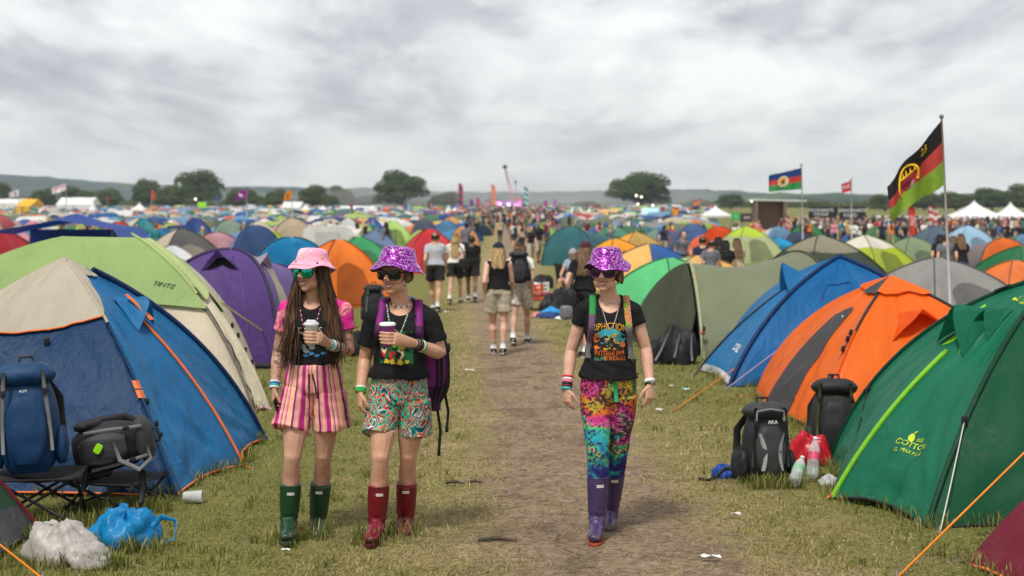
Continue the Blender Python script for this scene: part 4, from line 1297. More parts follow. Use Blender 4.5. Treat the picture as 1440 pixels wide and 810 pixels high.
def sunglasses(pn, parent, frame, lens, rnd=3.2, w=.030, h=.022, zc=-.003):
    w *= 1.14; h *= 1.14
    T, R = pn.head_frame()
    g = MB(); lenses = []
    for sx in (-1, 1):
        cx = sx * .0385
        def lp(a, sc, f):
            ca, sa = math.cos(a), math.sin(a)
            x = math.copysign(abs(ca) ** (2 / rnd), ca) * w * sc; z = math.copysign(abs(sa) ** (2 / rnd), sa) * h * sc * (1 + .12 * sx * ca)
            return T(cx + x, f - .018 * ((cx + x) / .06) ** 2, zc + z + .002 * sx * x / w)
        nA = 24
        loop = [lp(2 * PI * q / nA, 1.04, .107) for q in range(nA)]
        g.tube(loop, .0034, 6, closed=True)
        mb = MB()
        rows = [[lp(2 * PI * q / nA, sc, .107 + .004 * (1 - sc)) for q in range(nA)] for sc in (1.0, .6, .25, .02)]
        mb.grid(rows, cv=True); lenses.append(mb)
        g.tube([T(sx * .072, .084, .008), T(sx * .081, .055, .010), T(sx * .082, -.01, .008), T(sx * .078, -.03, -.004)], [.005, .0036, .003, .003], 6)
    g.tube([T(-.008, .108, .004), T(0, .114, .008), T(.008, .108, .004)], .0036, 6)
    o = g.build('sunglasses', frame, parent)
    for mb in lenses: mb.build('lens', lens, o)
    return o

def mouth(pn, parent, open_=True):
    T, R = pn.head_frame()
    lipm = pm('lips', (.36, .115, .10), .4); tee = pm('teeth', (.72, .70, .64), .3)
    up, lo = MB(), MB()
    def arc(zc, zm, f0, f1, n=9):
        return [T(-.031 + .062 * q / (n - 1), f0 + (f1 - f0) * math.sin(PI * q / (n - 1)), zc + (zm - zc) * math.sin(PI * q / (n - 1))) for q in range(n)]
    rr = [.0012, .003, .0038, .0042, .004, .0042, .0038, .003, .0012]
    up.tube(arc(-.052, -.0600, .070, .0945), rr, 7)
    lo.tube(arc(-.052, -.0765, .070, .0905), [r * 1.2 for r in rr], 7)
    u = up.build('lips', lipm, parent); 
    lo.build('lower_lip', lipm, u)
    t = MB()
    A = arc(-.053, -.0615, .070, .0935); B = arc(-.053, -.0735, .070, .0900)
    t.grid([A, [a.lerp(b, .5) + (R @ V((0, -.0015, 0))) for a, b in zip(A, B)], B]); t.build('teeth', tee, u)

def boot(pn, parent, c, mat, sole, top, vox=.005, label=True, L=.265, tag_mat=None):
    """wellington: shaft up the calf, rounded foot, ridged sole"""
    J = pn.J; kn, an, toe = J['kn' + c], J['an' + c], J['toe' + c]
    d = toe - an; dh = V((d.x, d.y, 0)).normalized()
    tp = kn.lerp(an, top)
    foot_up = (toe - (an + V((0, 0, -.05)) - dh * .05)).normalized()
    mb = MB()
    mb.tube([tp, tp.lerp(an, .3), tp.lerp(an, .7), an + V((0, 0, .01)), an + V((0, 0, -.025)) + dh * .010], [.067, .066, .060, .054, .054], 16)
    heel = an + V((0, 0, -.052)) - dh * .040
    P = [heel, heel.lerp(toe, .22), heel.lerp(toe, .5), heel.lerp(toe, .80), toe]
    lat = V((dh.y, -dh.x, 0))
    mb.tube([heel - foot_up * .012] + P, [(.024, .030), (.040, .040), (.043, .050), (.044, .050), (.049, .040), (.036, .026)], 14, lat=lat)
    mb.ell(toe - foot_up * .02, (.042, .042, .030))
    mb.tube([an + V((0, 0, .0)), heel.lerp(toe, .45) + V((0, 0, .02)), heel.lerp(toe, .7) + V((0, 0, .008))], [.054, .047, .034], 12)
    sh = Shell(mb, vox, 3)
    def fold(p):
        q = (p - tp).dot((an - tp).normalized()); w = max(0, 1 - abs(q - (an - tp).length * .92) / .07)
        return .004 * w * math.sin(q * 130 + 3 * nz(p.x * 14, p.y * 14, p.z * 6)) + .0025 * nz(p.x * 16, p.y * 16, p.z * 9)
    sh.folds(fold)
    o = sh.build('boot', mat, parent)
    dn = lat.cross(foot_up); dn = dn if dn.z < 0 else -dn
    m2 = MB(); rows = []
    n = 26
    out = []
    Lf = (toe - heel).length
    for q in range(n):
        a = 2 * PI * q / n
        x = math.cos(a); y = math.sin(a)
        lw = .046 * (1 + .12 * x) * (1 - .25 * max(0, -(x + .15)))
        out.append(heel.lerp(toe, .5) + foot_up * (Lf / 2 + .040) * math.copysign(abs(x) ** .85, x) + lat * lw * math.copysign(abs(y) ** .8, y) + dn * .026)
    m2.prism(out, dn * .022)
    m2.build('sole', sole, o, smooth=False, bevel=.004)
    m3 = MB(); ring = []
    u = (an - tp).normalized()
    for q in range(24):
        a = 2 * PI * q / 24; ring.append(tp + u * .004 + lat * .067 * math.cos(a) + dh * .066 * math.sin(a))
    m3.tube(ring, .0042, 6, closed=True); m3.build('boot_rim', mat, o)
    if label:
        bv = sh.bvh(); f0 = pn.fwd
        ctr = tp + u * .050
        def fn(x, y):
            q = ctr + V((1, 0, 0)) * (x + (.012 if c == 'a' else -.0)) + V((0, 0, 1)) * y + f0 * .3
            h = bv.ray_cast(q, -f0); return (h[0] if h[0] is not None else ctr) + f0 * .0025
        m4 = MB(); gx = [[fn(-.022 + .044 * i / 6, -.0085 + .017 * j / 3) for j in range(4)] for i in range(7)]
        m4.grid(gx); lb = m4.build('boot_label', pm('white_label', (.78, .76, .74), .5), o)
        m5 = MB()
        def fn2(x, y): return fn(x, y) + f0 * .001
        add_text(m5, 'HUNTER', fn2, .011, stretch=.95); m5.build('label_lettering', pm('red_ink', (.25, .02, .03), .6), lb, smooth=False)
    return o

def band(parent, p, d, r, h, mat, name='wristband'):
    d = V(d).normalized(); mb = MB()
    R = d.to_track_quat('Z', 'Y').to_matrix()
    mb.lathe([(r * .96, -h / 2), (r + .002, -h / 2), (r + .0035, 0), (r + .002, h / 2), (r * .96, h / 2)], p, 18, R=R)
    return mb.build(name, mat, parent)

def cast_front(bv, fwd, q, off=.003):
    h = bv.ray_cast(q + fwd * .6, -fwd)
    return (h[0] + fwd * off) if h[0] is not None else None

def decal(bv, fwd, lat, c, polys, parent, name, mat, off=.003):
    """flat print projected on cloth: polys in metres round the centre c"""
    mb = MB()
    for pl in polys:
        # fan with an inner ring so that the print follows the cloth
        cx = sum(p[0] for p in pl) / len(pl); cy = sum(p[1] for p in pl) / len(pl)
        rings = []
        ok = True
        for sc in (1.0, .66, .33, .02):
            row = []
            for (x, y) in pl:
                q = cast_front(bv, fwd, c + lat * (cx + (x - cx) * sc) + V((0, 0, cy + (y - cy) * sc)), off)
                if q is None: ok = False; break
                row.append(q)
            if not ok: break
            rings.append(row)
        if ok: mb.grid(rings, cv=True)
    if mb.v: return mb.build(name, mat, parent)

def blob(cx, cy, rx, ry, n=12, j=0.0, seed=0, rot=0.0):
    out = []
    for q in range(n):
        a = 2 * PI * q / n; r = 1 + j * nz(math.cos(a) * 1.7 + seed, math.sin(a) * 1.7, seed)
        x, y = rx * r * math.cos(a), ry * r * math.sin(a)
        out.append((cx + x * math.cos(rot) - y * math.sin(rot), cy + x * math.sin(rot) + y * math.cos(rot)))
    return out

def print_text(bv, fwd, lat, c, txt, size, parent, name, mat, arc=0.0, stretch=1.0, off=.0035):
    mb = MB()
    vs, fs = text_mesh(txt)
    out = []
    for x, y, z in vs:
        X = x * size * stretch; Y = y * size - arc * (X * X)
        q = cast_front(bv, fwd, c + lat * X + V((0, 0, Y)), off)
        out.append(q if q is not None else c)
    mb.add(out, fs); return mb.build(name, mat, parent, smooth=False)

def strap(bv, pn, parent, name, mats, pts, w, th=.007):
    """webbing laid over the shoulder: pts = [(x, q, front?)] in the torso frame, pulled on to the cloth"""
    mb = MB(); rows = []
    C = []
    for (x, q, fr) in pts:
        p = pn.tp(q, x, 0)
        dirf = pn.tf * (1 if fr > 0 else -1) if fr else pn.up
        o = p + dirf * .5; h = bv.ray_cast(o, -dirf)
        b = h[0] if h[0] is not None else p + dirf * .12
        C.append(b + dirf * .004)
    # smooth
    D = []
    for i in range(len(C) - 1):
        for j in range(5): 
            f = j / 5
            p0 = C[max(0, i - 1)]; p1 = C[i]; p2 = C[i + 1]; p3 = C[min(len(C) - 1, i + 2)]
            D.append(.5 * ((2 * p1) + (p2 - p0) * f + (2 * p0 - 5 * p1 + 4 * p2 - p3) * f * f + (-p0 + 3 * p1 - 3 * p2 + p3) * f ** 3))
    D.append(C[-1])
    ctr = pn.tp(.6)
    for i, p in enumerate(D):
        t = (D[min(i + 1, len(D) - 1)] - D[max(i - 1, 0)]).normalized()
        side = pn.lat - t * pn.lat.dot(t); side.normalize(); nn = side.cross(t)
        if nn.dot(p - ctr) < 0: nn = -nn
        rows.append([p + side * (w / 2) - nn * th * .3, p + side * (w / 2 * .9) + nn * th, p + nn * th * 1.4, p - side * (w / 2 * .9) + nn * th, p - side * (w / 2) - nn * th * .3])
    mm = (lambda i, j: min(len(mats) - 1, int(i / len(rows) * len(mats)))) if isinstance(mats, list) else 0
    mb.grid(rows, mm)
    return mb.build(name, mats, parent)

def tee(pn, parent, mats, q0=.10, sleeve=.42, vox=.006, infl=.012, flare=.012, fold=.011, neck=(.075, .05), seed=0, paint=None, sl_infl=.014, name='t_shirt'):
    mb = MB()
    pn.torso(mb, q0, .955, infl, bust=pn.bust, flare=flare)
    for c in 'ab':
        if sleeve: pn.arm(mb, c, sl_infl, sleeve)
        else: pn.limb(mb, [pn.tp(.93, (-.06 if c == 'a' else .06) * pn.k, -.008), pn.J['sh' + c]], [.046 * pn.k, .044 * pn.k], .008)
    sh = Shell(mb, vox, 3)
    ax = pn.up
    def f(p):
        h = (p - pn.J['pel']).dot(ax) / pn.len
        lo = max(0, 1 - h / .75)
        x = (p - pn.J['pel']).dot(pn.lat)
        w = nz(x * 9 + h * 5, h * 16 + x * 6, seed) * .75 + .5 * nz(p.x * 26, p.y * 26, p.z * 17) + .8 * nz(x * 20, h * 2.5, seed + 4) * lo
        return fold * w * (.45 + .9 * lo)
    sh.folds(f)
    nk = pn.tp(1.0, 0, .035); 
    def cut(p):
        v = p - nk; a = v.dot(pn.lat); b = v.dot(pn.tf); c_ = v.dot(pn.up)
        return (a / neck[0]) ** 2 + (c_ / neck[1]) ** 2 < 1 and b > -.09 * 1.2
    sh.drop(cut)
    if paint: sh.paint(paint)
    o = sh.build(name, mats, parent)
    return o, sh.bvh(), sh

def shorts(pn, parent, mats, q1=.20, to=.55, split=.010, flare=.03, infl=.016, ti=None, vox=.007, fold=.010, seed=0, name='shorts'):
    mb = MB(); J, k = pn.J, pn.k
    pn.torso(mb, -.05, q1, infl if ti is None else ti, bust=False, n=8)
    for c in 'ab':
        hp, kn = J['hp' + c], J['kn' + c]
        out = pn.lat * (-split if c == 'a' else split)
        pn.limb(mb, [hp + V((0, 0, .05)), hp.lerp(kn, to * .5) + out, hp.lerp(kn, to) + out * 1.6], [.096 * k, .090 * k, .078 * k + flare], infl, n=5, seg=18)
    sh = Shell(mb, vox, 3)
    def f(p):
        v = p - J['pel']; x = v.dot(pn.lat); z = v.z
        dn = max(0, min(1, -(z - .08) / .3))
        return .3 * fold + fold * (nz(x * 17, v.y * 12, z * 4 + seed) * (.3 + .9 * dn) + .5 * nz(x * 12 + z * 9, z * 20, seed + 5))
    sh.folds(f)
    o = sh.build(name, mats, parent)
    return o, sh

def hair_strands(pn, parent, mat, n, root, tip, r=.006, seed=0, wave=.012, name='hair', extra=None):
    """locks: root(rng) and tip(rng, root) give end points in world space"""
    rd = random.Random(seed); mb = MB()
    for i in range(n):
        a, mid, b = root(rd)
        ph = rd.random() * 6; P = []
        for j in range(9):
            f = j / 8
            p = (a * (1 - f) ** 2 + mid * 2 * f * (1 - f) + b * f * f)
            P.append(p + V((wave * math.sin(ph + f * 6) * f, wave * .6 * math.cos(ph * 2 + f * 5) * f, 0)))
        rr = r * (.6 + .8 * rd.random())
        mb.tube(P, [(rr * q * 1.5, rr * q * .8) for q in (.9, 1, 1.1, 1.1, 1.05, .95, .8, .55, .12)], 5)
    return mb.build(name, mat, parent)
HAIR_BR = ramp_mat('long_brown_hair', [(.3, (.020, .009, .004)), (.5, (.055, .026, .012)), (.7, (.125, .064, .030))], scale=40, dist=.5, rough=.5, const=False, vec=(1, 1, .08), spec=.22)
HAIR_BL = ramp_mat('long_blond_hair', [(.3, (.22, .13, .05)), (.5, (.40, .26, .11)), (.7, (.58, .42, .22))], scale=40, dist=.5, rough=.45, const=False, vec=(1, 1, .08), spec=.4)
HAIR_LB = ramp_mat('light_brown_hair', [(.3, (.07, .036, .016)), (.5, (.15, .085, .04)), (.7, (.27, .16, .085))], scale=40, dist=.5, rough=.45, const=False, vec=(1, 1, .1), spec=.4)
HAIR_DK = pm('dark_hair', (.014, .011, .009), .5, var=.4, scale=60)

def rubber(name, col):
    """wellington rubber with dried mud splashed over the foot"""
    m = pm(name, col, .36, var=.2, scale=5, spec=.5); nt = m.node_tree; lk = nt.links
    bs = [n for n in nt.nodes if n.type == 'BSDF_PRINCIPLED'][0]; src = bs.inputs['Base Color'].links[0].from_socket
    tc = N(nt, 'ShaderNodeTexCoord'); sp = N(nt, 'ShaderNodeSeparateXYZ'); lk.new(tc.outputs['Object'], sp.inputs[0])
    n = N(nt, 'ShaderNodeTexNoise', Scale=22.0, Detail=6.0, Roughness=.75); lk.new(tc.outputs['Object'], n.inputs['Vector'])
    a = N(nt, 'ShaderNodeMath', operation='MULTIPLY_ADD'); lk.new(sp.outputs['Z'], a.inputs[0]); a.inputs[1].default_value = -1.5; lk.new(n.outputs['Fac'], a.inputs[2])
    r = N(nt, 'ShaderNodeValToRGB'); r.color_ramp.elements[0].position = .44; r.color_ramp.elements[1].position = .54; r.color_ramp.elements[1].color = (.75, .75, .75, 1); lk.new(a.outputs[0], r.inputs['Fac'])
    mx = N(nt, 'ShaderNodeMix', data_type='RGBA'); lk.new(r.outputs[0], mx.inputs['Factor']); lk.new(src, mx.inputs['A']); mx.inputs['B'].default_value = (.15, .105, .07, 1); lk.new(mx.outputs['Result'], bs.inputs['Base Color'])
    ro = N(nt, 'ShaderNodeMapRange'); ro.inputs['To Min'].default_value = .34; ro.inputs['To Max'].default_value = .9; lk.new(r.outputs[0], ro.inputs['Value']); lk.new(ro.outputs[0], bs.inputs['Roughness'])
    return m
# ------------------------------------------------------------------ the three women in front
def J_px(Y, d):
    return {n: at(v[0], v[1], Y + v[2]) for n, v in d.items()}

WAIST = dict()
# ---- woman in the pink hat
Y = 8.92
J = J_px(Y, dict(pel=(441, 545, 0), nk=(440, 420, .0), hd=(437, 381, -.035), sha=(405, 435, .0), shb=(483, 437, .0),
                 ela=(391, 496, .05), wra=(386, 546, -.05), elb=(491, 494, -.02), wrb=(463, 484, -.20),
                 hpa=(421, 562, 0), hpb=(461, 562, 0), kna=(411, 643, -.13), knb=(455, 640, .02), ana=(406, 733, -.08), anb=(447, 731, .17),
                 toea=(403, 755, -.30), toeb=(446, 751, -.02)))
J['yaw'] = V((.04, -.02, -.48))
p1 = thing('person', 'woman in pink bucket hat and striped pink shorts, holding a clear cup, in green wellingtons', 'person', (J['pel'].x, Y, 0))
P = Person(J, (0, -1, 0), k=1.0)
CUP1 = at(438, 470, Y - .27)
def tat(p):
    for c in 'ab':
        if min(seg_dist(p, J['sh' + c], J['el' + c]), seg_dist(p, J['el' + c], J['wr' + c])) < .058 and abs((p - J['pel']).dot(P.lat)) > .15: return 1
    return 0
def hands1(mb):
    hand(mb, J['wra'], V((-.06, -.12, -1)), V((.9, .3, 0)), V((0, -1, 0)), .98, curl=.75)
    hand_cup(mb, J['wrb'], CUP1 + V((0, 0, -.02)), .036, .98)
P.body(p1, SKIN_A, .0042, hands=hands1, feet=False, tuck=.52, mats=[SKIN_A, SKIN_AT], paint=tat)
mouth(P, p1)
def paint1(p):
    x = abs((p - P.tp(.9)).dot(P.lat)); h = (p - J['pel']).dot(P.up) / P.len
    return 1 if x > .128 and h > .62 else 0
t1, bv1, _ = tee(P, p1, [BLACKTEE, TIEDYE_P], q0=.18, sleeve=.48, neck=(.066, .062), seed=3, paint=paint1, flare=0, infl=.009)
fw, lt = P.tf, P.lat
c = P.tp(.62)
WPRINT = pm('white_ink', srgb(225, 215, 200), .7); GPRINT = pm('grey_ink', srgb(110, 110, 112), .7); BPRINT = pm('blue_ink', srgb(60, 120, 170), .7)
print_text(bv1, fw, lt, c + V((0, 0, .02)), 'IL   IES', .062, t1, 'shirt_print', WPRINT, stretch=.9)
decal(bv1, fw, lt, c, [blob(-.07 + .02 * i, -.06 - .022 * (i % 3), .022, .015, 10, .5, i) for i in range(5)], t1, 'shirt_print', GPRINT)
decal(bv1, fw, lt, c, [blob(-.03 + .035 * i, -.135 + .012 * (i % 2), .017, .010, 9, .6, i + 9) for i in range(4)], t1, 'shirt_print', BPRINT)
STRIPE = None
def stripe_mat():
    m, nt, nd, lk = new_mat('pink_striped_cotton')
    out = N(nt, 'ShaderNodeOutputMaterial'); p = N(nt, 'ShaderNodeBsdfPrincipled', Roughness=.85)
    tc = N(nt, 'ShaderNodeTexCoord'); sp = N(nt, 'ShaderNodeSeparateXYZ'); lk.new(tc.outputs['Object'], sp.inputs[0])
    n = N(nt, 'ShaderNodeTexNoise', Scale=9.0, Detail=2.0); lk.new(tc.outputs['Object'], n.inputs['Vector'])
    def mt(op, a, b):
        x = N(nt, 'ShaderNodeMath', operation=op)
        for i, q in enumerate((a, b)):
            if isinstance(q, (int, float)): x.inputs[i].default_value = q
            else: lk.new(q, x.inputs[i])
        return x.outputs[0]
    # stripes fan out towards the hem
    k = mt('SUBTRACT', 1.0, mt('MULTIPLY', mt('SUBTRACT', sp.outputs['Z'], .70), -1.1))
    xx = mt('DIVIDE', sp.outputs['X'], mt('ADD', mt('MULTIPLY', mt('SUBTRACT', 1.05, sp.outputs['Z']), .9), .78))
    xx = mt('ADD', xx, mt('MULTIPLY', mt('SUBTRACT', n.outputs['Fac'], .5), .02))
    f = mt('FRACT', mt('ADD', mt('MULTIPLY', xx, 6.6), 10.42), 0.0)
    r = N(nt, 'ShaderNodeValToRGB'); r.color_ramp.interpolation = 'CONSTANT'; e = r.color_ramp.elements
    cr, pk, mg, pu, sa = srgb(222, 172, 142), srgb(214, 132, 146), srgb(168, 22, 110), srgb(112, 18, 92), srgb(232, 172, 140)
    els = [(0, mg), (.17, cr), (.24, pk), (.30, pu), (.335, cr), (.40, pk), (.47, mg), (.50, sa), (.62, cr), (.70, pu), (.78, pk), (.86, cr), (.93, pk)]
    while len(e) < len(els): e.new(.5)
    for q, (pos, c_) in zip(e, els): q.position = pos; q.color = c4(c_)
    lk.new(f, r.inputs['Fac']); lk.new(r.outputs[0], p.inputs['Base Color'])
    b = N(nt, 'ShaderNodeTexNoise', Scale=26.0, Detail=3.0); lk.new(tc.outputs['Object'], b.inputs['Vector'])
    bp = N(nt, 'ShaderNodeBump', Strength=.3, Distance=.01); lk.new(b.outputs['Fac'], bp.inputs['Height']); lk.new(bp.outputs[0], p.inputs['Normal'])
    lk.new(p.outputs[0], out.inputs['Surface']); return m
sh1, _ = shorts(P, p1, [stripe_mat()], q1=.27, to=.52, split=.024, flare=.024, infl=.016, ti=.014, seed=2, fold=.012)
mb = MB(); 
for sx in (-1, 1):
    mb.tube([cast_front(_.bvh(), fw, P.tp(.18, sx * .01), .006) or P.tp(.2), cast_front(_.bvh(), fw, P.tp(.02, sx * .02 + .01), .008) or P.tp(.1), cast_front(_.bvh(), fw, P.tp(-.10, sx * .025 + .012), .008) or P.tp(0)], .005, 6)
mb.build('drawstring', pm('dark_drawstring', srgb(60, 40, 50), .8), sh1)
RUBG = rubber('green_rubber', srgb(24, 62, 38))
for c_ in 'ab': boot(P, p1, c_, RUBG, pm('dark_green_sole', srgb(52, 62, 40), .8), .42 if c_ == 'a' else .44)
h1 = bucket_hat(P, p1, PINKHAT, PINKHAT, tilt=(-.12, .05), flop=.014, seed=2.0,
                spots=[(-1.9 + .42 * i, .05 + .07 * ((i * 7) % 3) / 2, .0075, [pm('dark_motif', srgb(70, 40, 60), .7), pm('yellow_motif', srgb(220, 170, 80), .7), pm('white_motif', srgb(245, 225, 215), .7)][i % 3], 1.3) for i in range(8)])
sunglasses(P, p1, pm('dark_frame', (.02, .018, .015), .3), pm('green_mirror_lens', srgb(30, 190, 130), .06, metal=.9, col2=srgb(20, 120, 150), scale=25), rnd=2.3, w=.030, h=.027)
T, R = P.head_frame()
def r1(rd):
    s = -1 if rd.random() < .42 else 1
    a_ = rd.uniform(-.2, 1.0)
    root = T(s * rd.uniform(.055, .082), rd.uniform(-.07, .035), rd.uniform(-.02, .05))
    dx = rd.gauss(0, 1)
    sh = P.tp(.92, (-.105 if s < 0 else .115) + .018 * dx, .09 if rd.random() < .75 else -.05)
    tip = P.tp(rd.uniform(.22, .58), (-.138 if s < 0 else .150) + .022 * dx, .14 + .02 * rd.random() if rd.random() < .8 else -.10)
    return root, sh, tip
hair_strands(P, p1, HAIR_BR, 480, r1, None, r=.0046, seed=5, wave=.020)
def r1b(rd):
    a_ = rd.uniform(0, PI); root = T(.078 * math.cos(a_), -.085 * math.sin(a_) - .01, rd.uniform(-.02, .06))
    return root, T(.10 * math.cos(a_), -.12 * math.sin(a_), -.12), P.tp(rd.uniform(.35, .75), .14 * math.cos(a_), -.11)
hair_strands(P, p1, HAIR_BR, 150, r1b, None, r=.007, seed=6, wave=.012, name='hair')
nkm = pm('black_choker', (.01, .01, .01), .5)
def neck_ring(pn, parent, q, r, rt, mat, name, tilt=.25, dz=0, beads=0, mats=None):
    ctr = pn.tp(q, 0, -.012); mb = MB(); T_, R_ = pn.head_frame()
    pts = []
    n = beads or 28
    for i in range(n):
        a = 2 * PI * i / n
        pts.append(ctr + pn.lat * (r * math.cos(a)) + pn.tf * (r * .98 * math.sin(a)) + pn.up * (-tilt * r * math.sin(a) + dz))
    if beads:
        for i, p_ in enumerate(pts): mb.ell(p_, rt, m=i % (len(mats) if mats else 1), nu=5, nv=8)
        return mb.build(name, mats or mat, parent)
    mb.tube(pts, rt, 6, closed=True); return mb.build(name, mat, parent)
neck_ring(P, p1, 1.10, .056, .0065, nkm, 'choker')
def bead_chain(pn, bv, parent, x0, q0, q1, mats, rb=.0042, name='bead_necklace', spread=.075):
    """a long string of beads lying on the chest"""
    mb = MB(); n = 52; S = []
    for i in range(n + 1):
        f = i / n; s = 2 * f - 1
        x = x0 + spread * (abs(s) ** .7) * math.copysign(1, s); q = q1 + (q0 - q1) * abs(s) ** 1.1
        p_ = cast_front(bv, pn.tf, pn.tp(q, x), rb)
        if p_ is None: continue
        mb.ell(p_, rb, m=i % len(mats), nu=4, nv=7); S.append(p_)
    mb.tube(S, rb * .3, 4)
    return mb.build(name, mats, parent)
bead_chain(P, bv1, p1, -.004, 1.0, .58, [pm('pink_bead', srgb(225, 60, 130), .3), pm('white_bead', (.8, .78, .75), .3), pm('dark_bead', (.04, .03, .05), .3)])
AQ, WB, GB, RB = pm('aqua_band', srgb(40, 180, 170), .5), pm('white_band', (.7, .7, .68), .5), pm('green_band', srgb(40, 170, 70), .5), pm('red_band', srgb(200, 40, 60), .5)
KB = pm('black_band', (.015, .015, .015), .5); BB = pm('blue_band', srgb(40, 100, 170), .5)
d = J['ela'] - J['wra']
for i, mt in enumerate((WB, AQ, BB, WB)): band(p1, J['wra'] + d.normalized() * (.004 + .0125 * i), d, .030, .011, mt)
d = J['elb'] - J['wrb']
for i, mt in enumerate((AQ, WB, RB, AQ)): band(p1, J['wrb'] + d.normalized() * (.012 + .016 * i), d, .031 + .001 * i, .012, mt)
STRAPB = pm('brown_strap', srgb(84, 66, 62), .8)
rk = thing('rucksack', 'dark brown rucksack worn by the woman in the pink hat, only its straps in view', 'rucksack', (J['pel'].x, Y + .2, 0))
for sx in (-1, 1): strap(bv1, P, rk, 'shoulder_strap', STRAPB, [(sx * .10, .80, -1), (sx * .112, .93, -1), (sx * .115, .97, 0), (sx * .118, .90, 1), (sx * .124, .80, 1), (sx * .130, .66, 1), (sx * .136, .50, 1)], .05)
mb = MB(); mb.rbox(P.tp(.55, 0, -.20), (.25, .15, .40)); mb.build('pack_body', STRAPB, rk)
# clear cup, phone
def cup(name, label, C, r0, r1, h, body, lid, extra=None):
    o = thing(name, label, 'cup', C - V((0, 0, h / 2)))
    z0 = C.z - h / 2
    mb = MB(); mb.lathe([(.002, 0), (r0 * .9, 0), (r0, .006), (r1, h), (r1 + .002, h + .002), (r1 - .003, h - .002), (r0 - .002, .010), (.002, .009)], C - V((0, 0, h / 2)), 28)
    mb.build('cup_body', body, o)
    mb = MB(); mb.lathe([(r1 + .0045, h - .006), (r1 + .005, h + .004), (r1 + .001, h + .010), (r1 * .86, h + .013), (r1 * .80, h + .006), (.002, h + .007)], C - V((0, 0, h / 2)), 28)
    mb.build('lid', lid, o)
    return o
FROST = pm('frosted_plastic', (.72, .73, .72), .25, trans=.35); 
cp = cup('drink_cup', 'frosted clear takeaway cup held by the woman in the pink hat', CUP1, .029, .041, .125, FROST, pm('clear_lid', (.8, .8, .8), .2, trans=.3))
rd = random.Random(3); mb = MB()
for i in range(9): mb.ell(CUP1 + V((rd.uniform(-.026, .026), rd.uniform(-.026, .026), .072 + rd.random() * .006)), .012)
mb.build('ice', pm('ice', (.82, .82, .84), .2, trans=.3), cp)
ph = thing('phone', 'black phone held low in the hand of the woman in the pink hat', 'phone', J['wra'] + V((.02, 0, -.16)))
mb = MB(); mb.box(J['wra'] + V((.022, -.03, -.115)), (.010, .072, .12), rotx(.2) @ roty(-.25)); mb.build('phone_case', pm('black_gloss', (.01, .01, .012), .2), ph, smooth=False, bevel=.003)
mb = MB(); mb.box(J['wra'] + V((.0275, -.03, -.116)), (.0016, .064, .11), rotx(.2) @ roty(-.25)); mb.build('screen', pm('black_glass', (.006, .006, .008), .08), ph, smooth=False)

# ---- woman in the purple hat with the purple rucksack
Y = 8.86
J = J_px(Y, dict(pel=(561, 560, 0), nk=(564, 428, .0), hd=(557, 384, -.04), sha=(527, 447, .0), shb=(604, 449, .0),
                 ela=(513, 505, .04), wra=(507, 552, -.06), elb=(619, 497, .0), wrb=(583, 483, -.19),
                 hpa=(542, 574, 0), hpb=(581, 574, 0), kna=(535, 643, -.13), knb=(574, 640, .03), ana=(530, 736, -.08), anb=(570, 731, .17),
                 toea=(521, 758, -.30), toeb=(567, 750, -.03)))
J['yaw'] = V((.04, .02, -.45))
p2 = thing('person', 'woman in sequinned purple hat and swirl print shorts, holding a purple cup, in red wellingtons', 'person', (J['pel'].x, Y, 0))
P = Person(J, (0, -1, 0), k=1.03)
CUP2 = at(545, 472, Y - .27)
def hands2(mb):
    hand(mb, J['wra'], V((-.03, -.12, -1)), V((.85, .4, 0)), V((0, -1, 0)), 1.0, curl=.6)
    hand_cup(mb, J['wrb'], CUP2 + V((0, 0, -.015)), .040, 1.04)
P.body(p2, SKIN_B, .0042, hands=hands2, fat=1.08, feet=False, tuck=.56)
mouth(P, p2)
t2, bv2, _ = tee(P, p2, [BLACKTEE], q0=.23, sleeve=.66, neck=(.076, .064), seed=7, flare=.034, sl_infl=.020, infl=.015)
fw, lt = P.tf, P.lat; c = P.tp(.56, -.012)
ink = lambda n, *rgb: pm(n, srgb(*rgb), .75)
rd = random.Random(8)
decal(bv2, fw, lt, c, [[(-.10, .10), (-.03, .105), (.03, .10), (.10, .105), (.105, .03), (.10, -.04), (.103, -.10), (.03, -.105), (-.04, -.10), (-.105, -.105), (-.10, -.03), (-.105, .03)]], t2, 'shirt_print', ink('green_ink', 26, 92, 52), .003)
cols = [ink('orange_ink', 205, 90, 40), ink('red_ink', 190, 40, 40), ink('dark_ink', 25, 22, 20), ink('bright_green_ink', 90, 170, 60), ink('cream_ink', 220, 205, 170), ink('yellow_ink', 215, 180, 40), ink('dark_ink', 25, 22, 20)]
for i, mt in enumerate(cols):
    decal(bv2, fw, lt, c, [blob(-.068 + .045 * q + rd.uniform(-.012, .012), rd.uniform(-.07, .09) if i != 5 else -.088, rd.uniform(.012, .03), rd.uniform(.010, .032), 10, .6, i * 5 + q) for q in range(4)], t2, 'shirt_print', mt, .0036 + .0003 * i)
SWIRL = ramp_mat('swirl_print_cotton', [(0, srgb(30, 70, 90)), (.33, srgb(40, 130, 120)), (.385, srgb(215, 205, 190)), (.405, srgb(200, 70, 44)), (.44, srgb(34, 60, 74)), (.465, srgb(60, 160, 130)), (.515, srgb(110, 190, 170)), (.53, srgb(214, 110, 60)), (.56, srgb(140, 30, 46)), (.59, srgb(40, 110, 150)), (.63, srgb(225, 220, 205)), (.65, srgb(44, 120, 80))], scale=4.6, dist=3.6, det=2.5, rough=.8)
shorts(P, p2, [SWIRL], q1=.33, to=.56, split=.020, flare=.010, infl=.012, ti=.010, seed=4)
RUB = rubber('red_rubber', srgb(108, 12, 28))
for c_ in 'ab': boot(P, p2, c_, RUB, pm('dark_red_sole', srgb(74, 14, 24), .7), .42 if c_ == 'a' else .43)
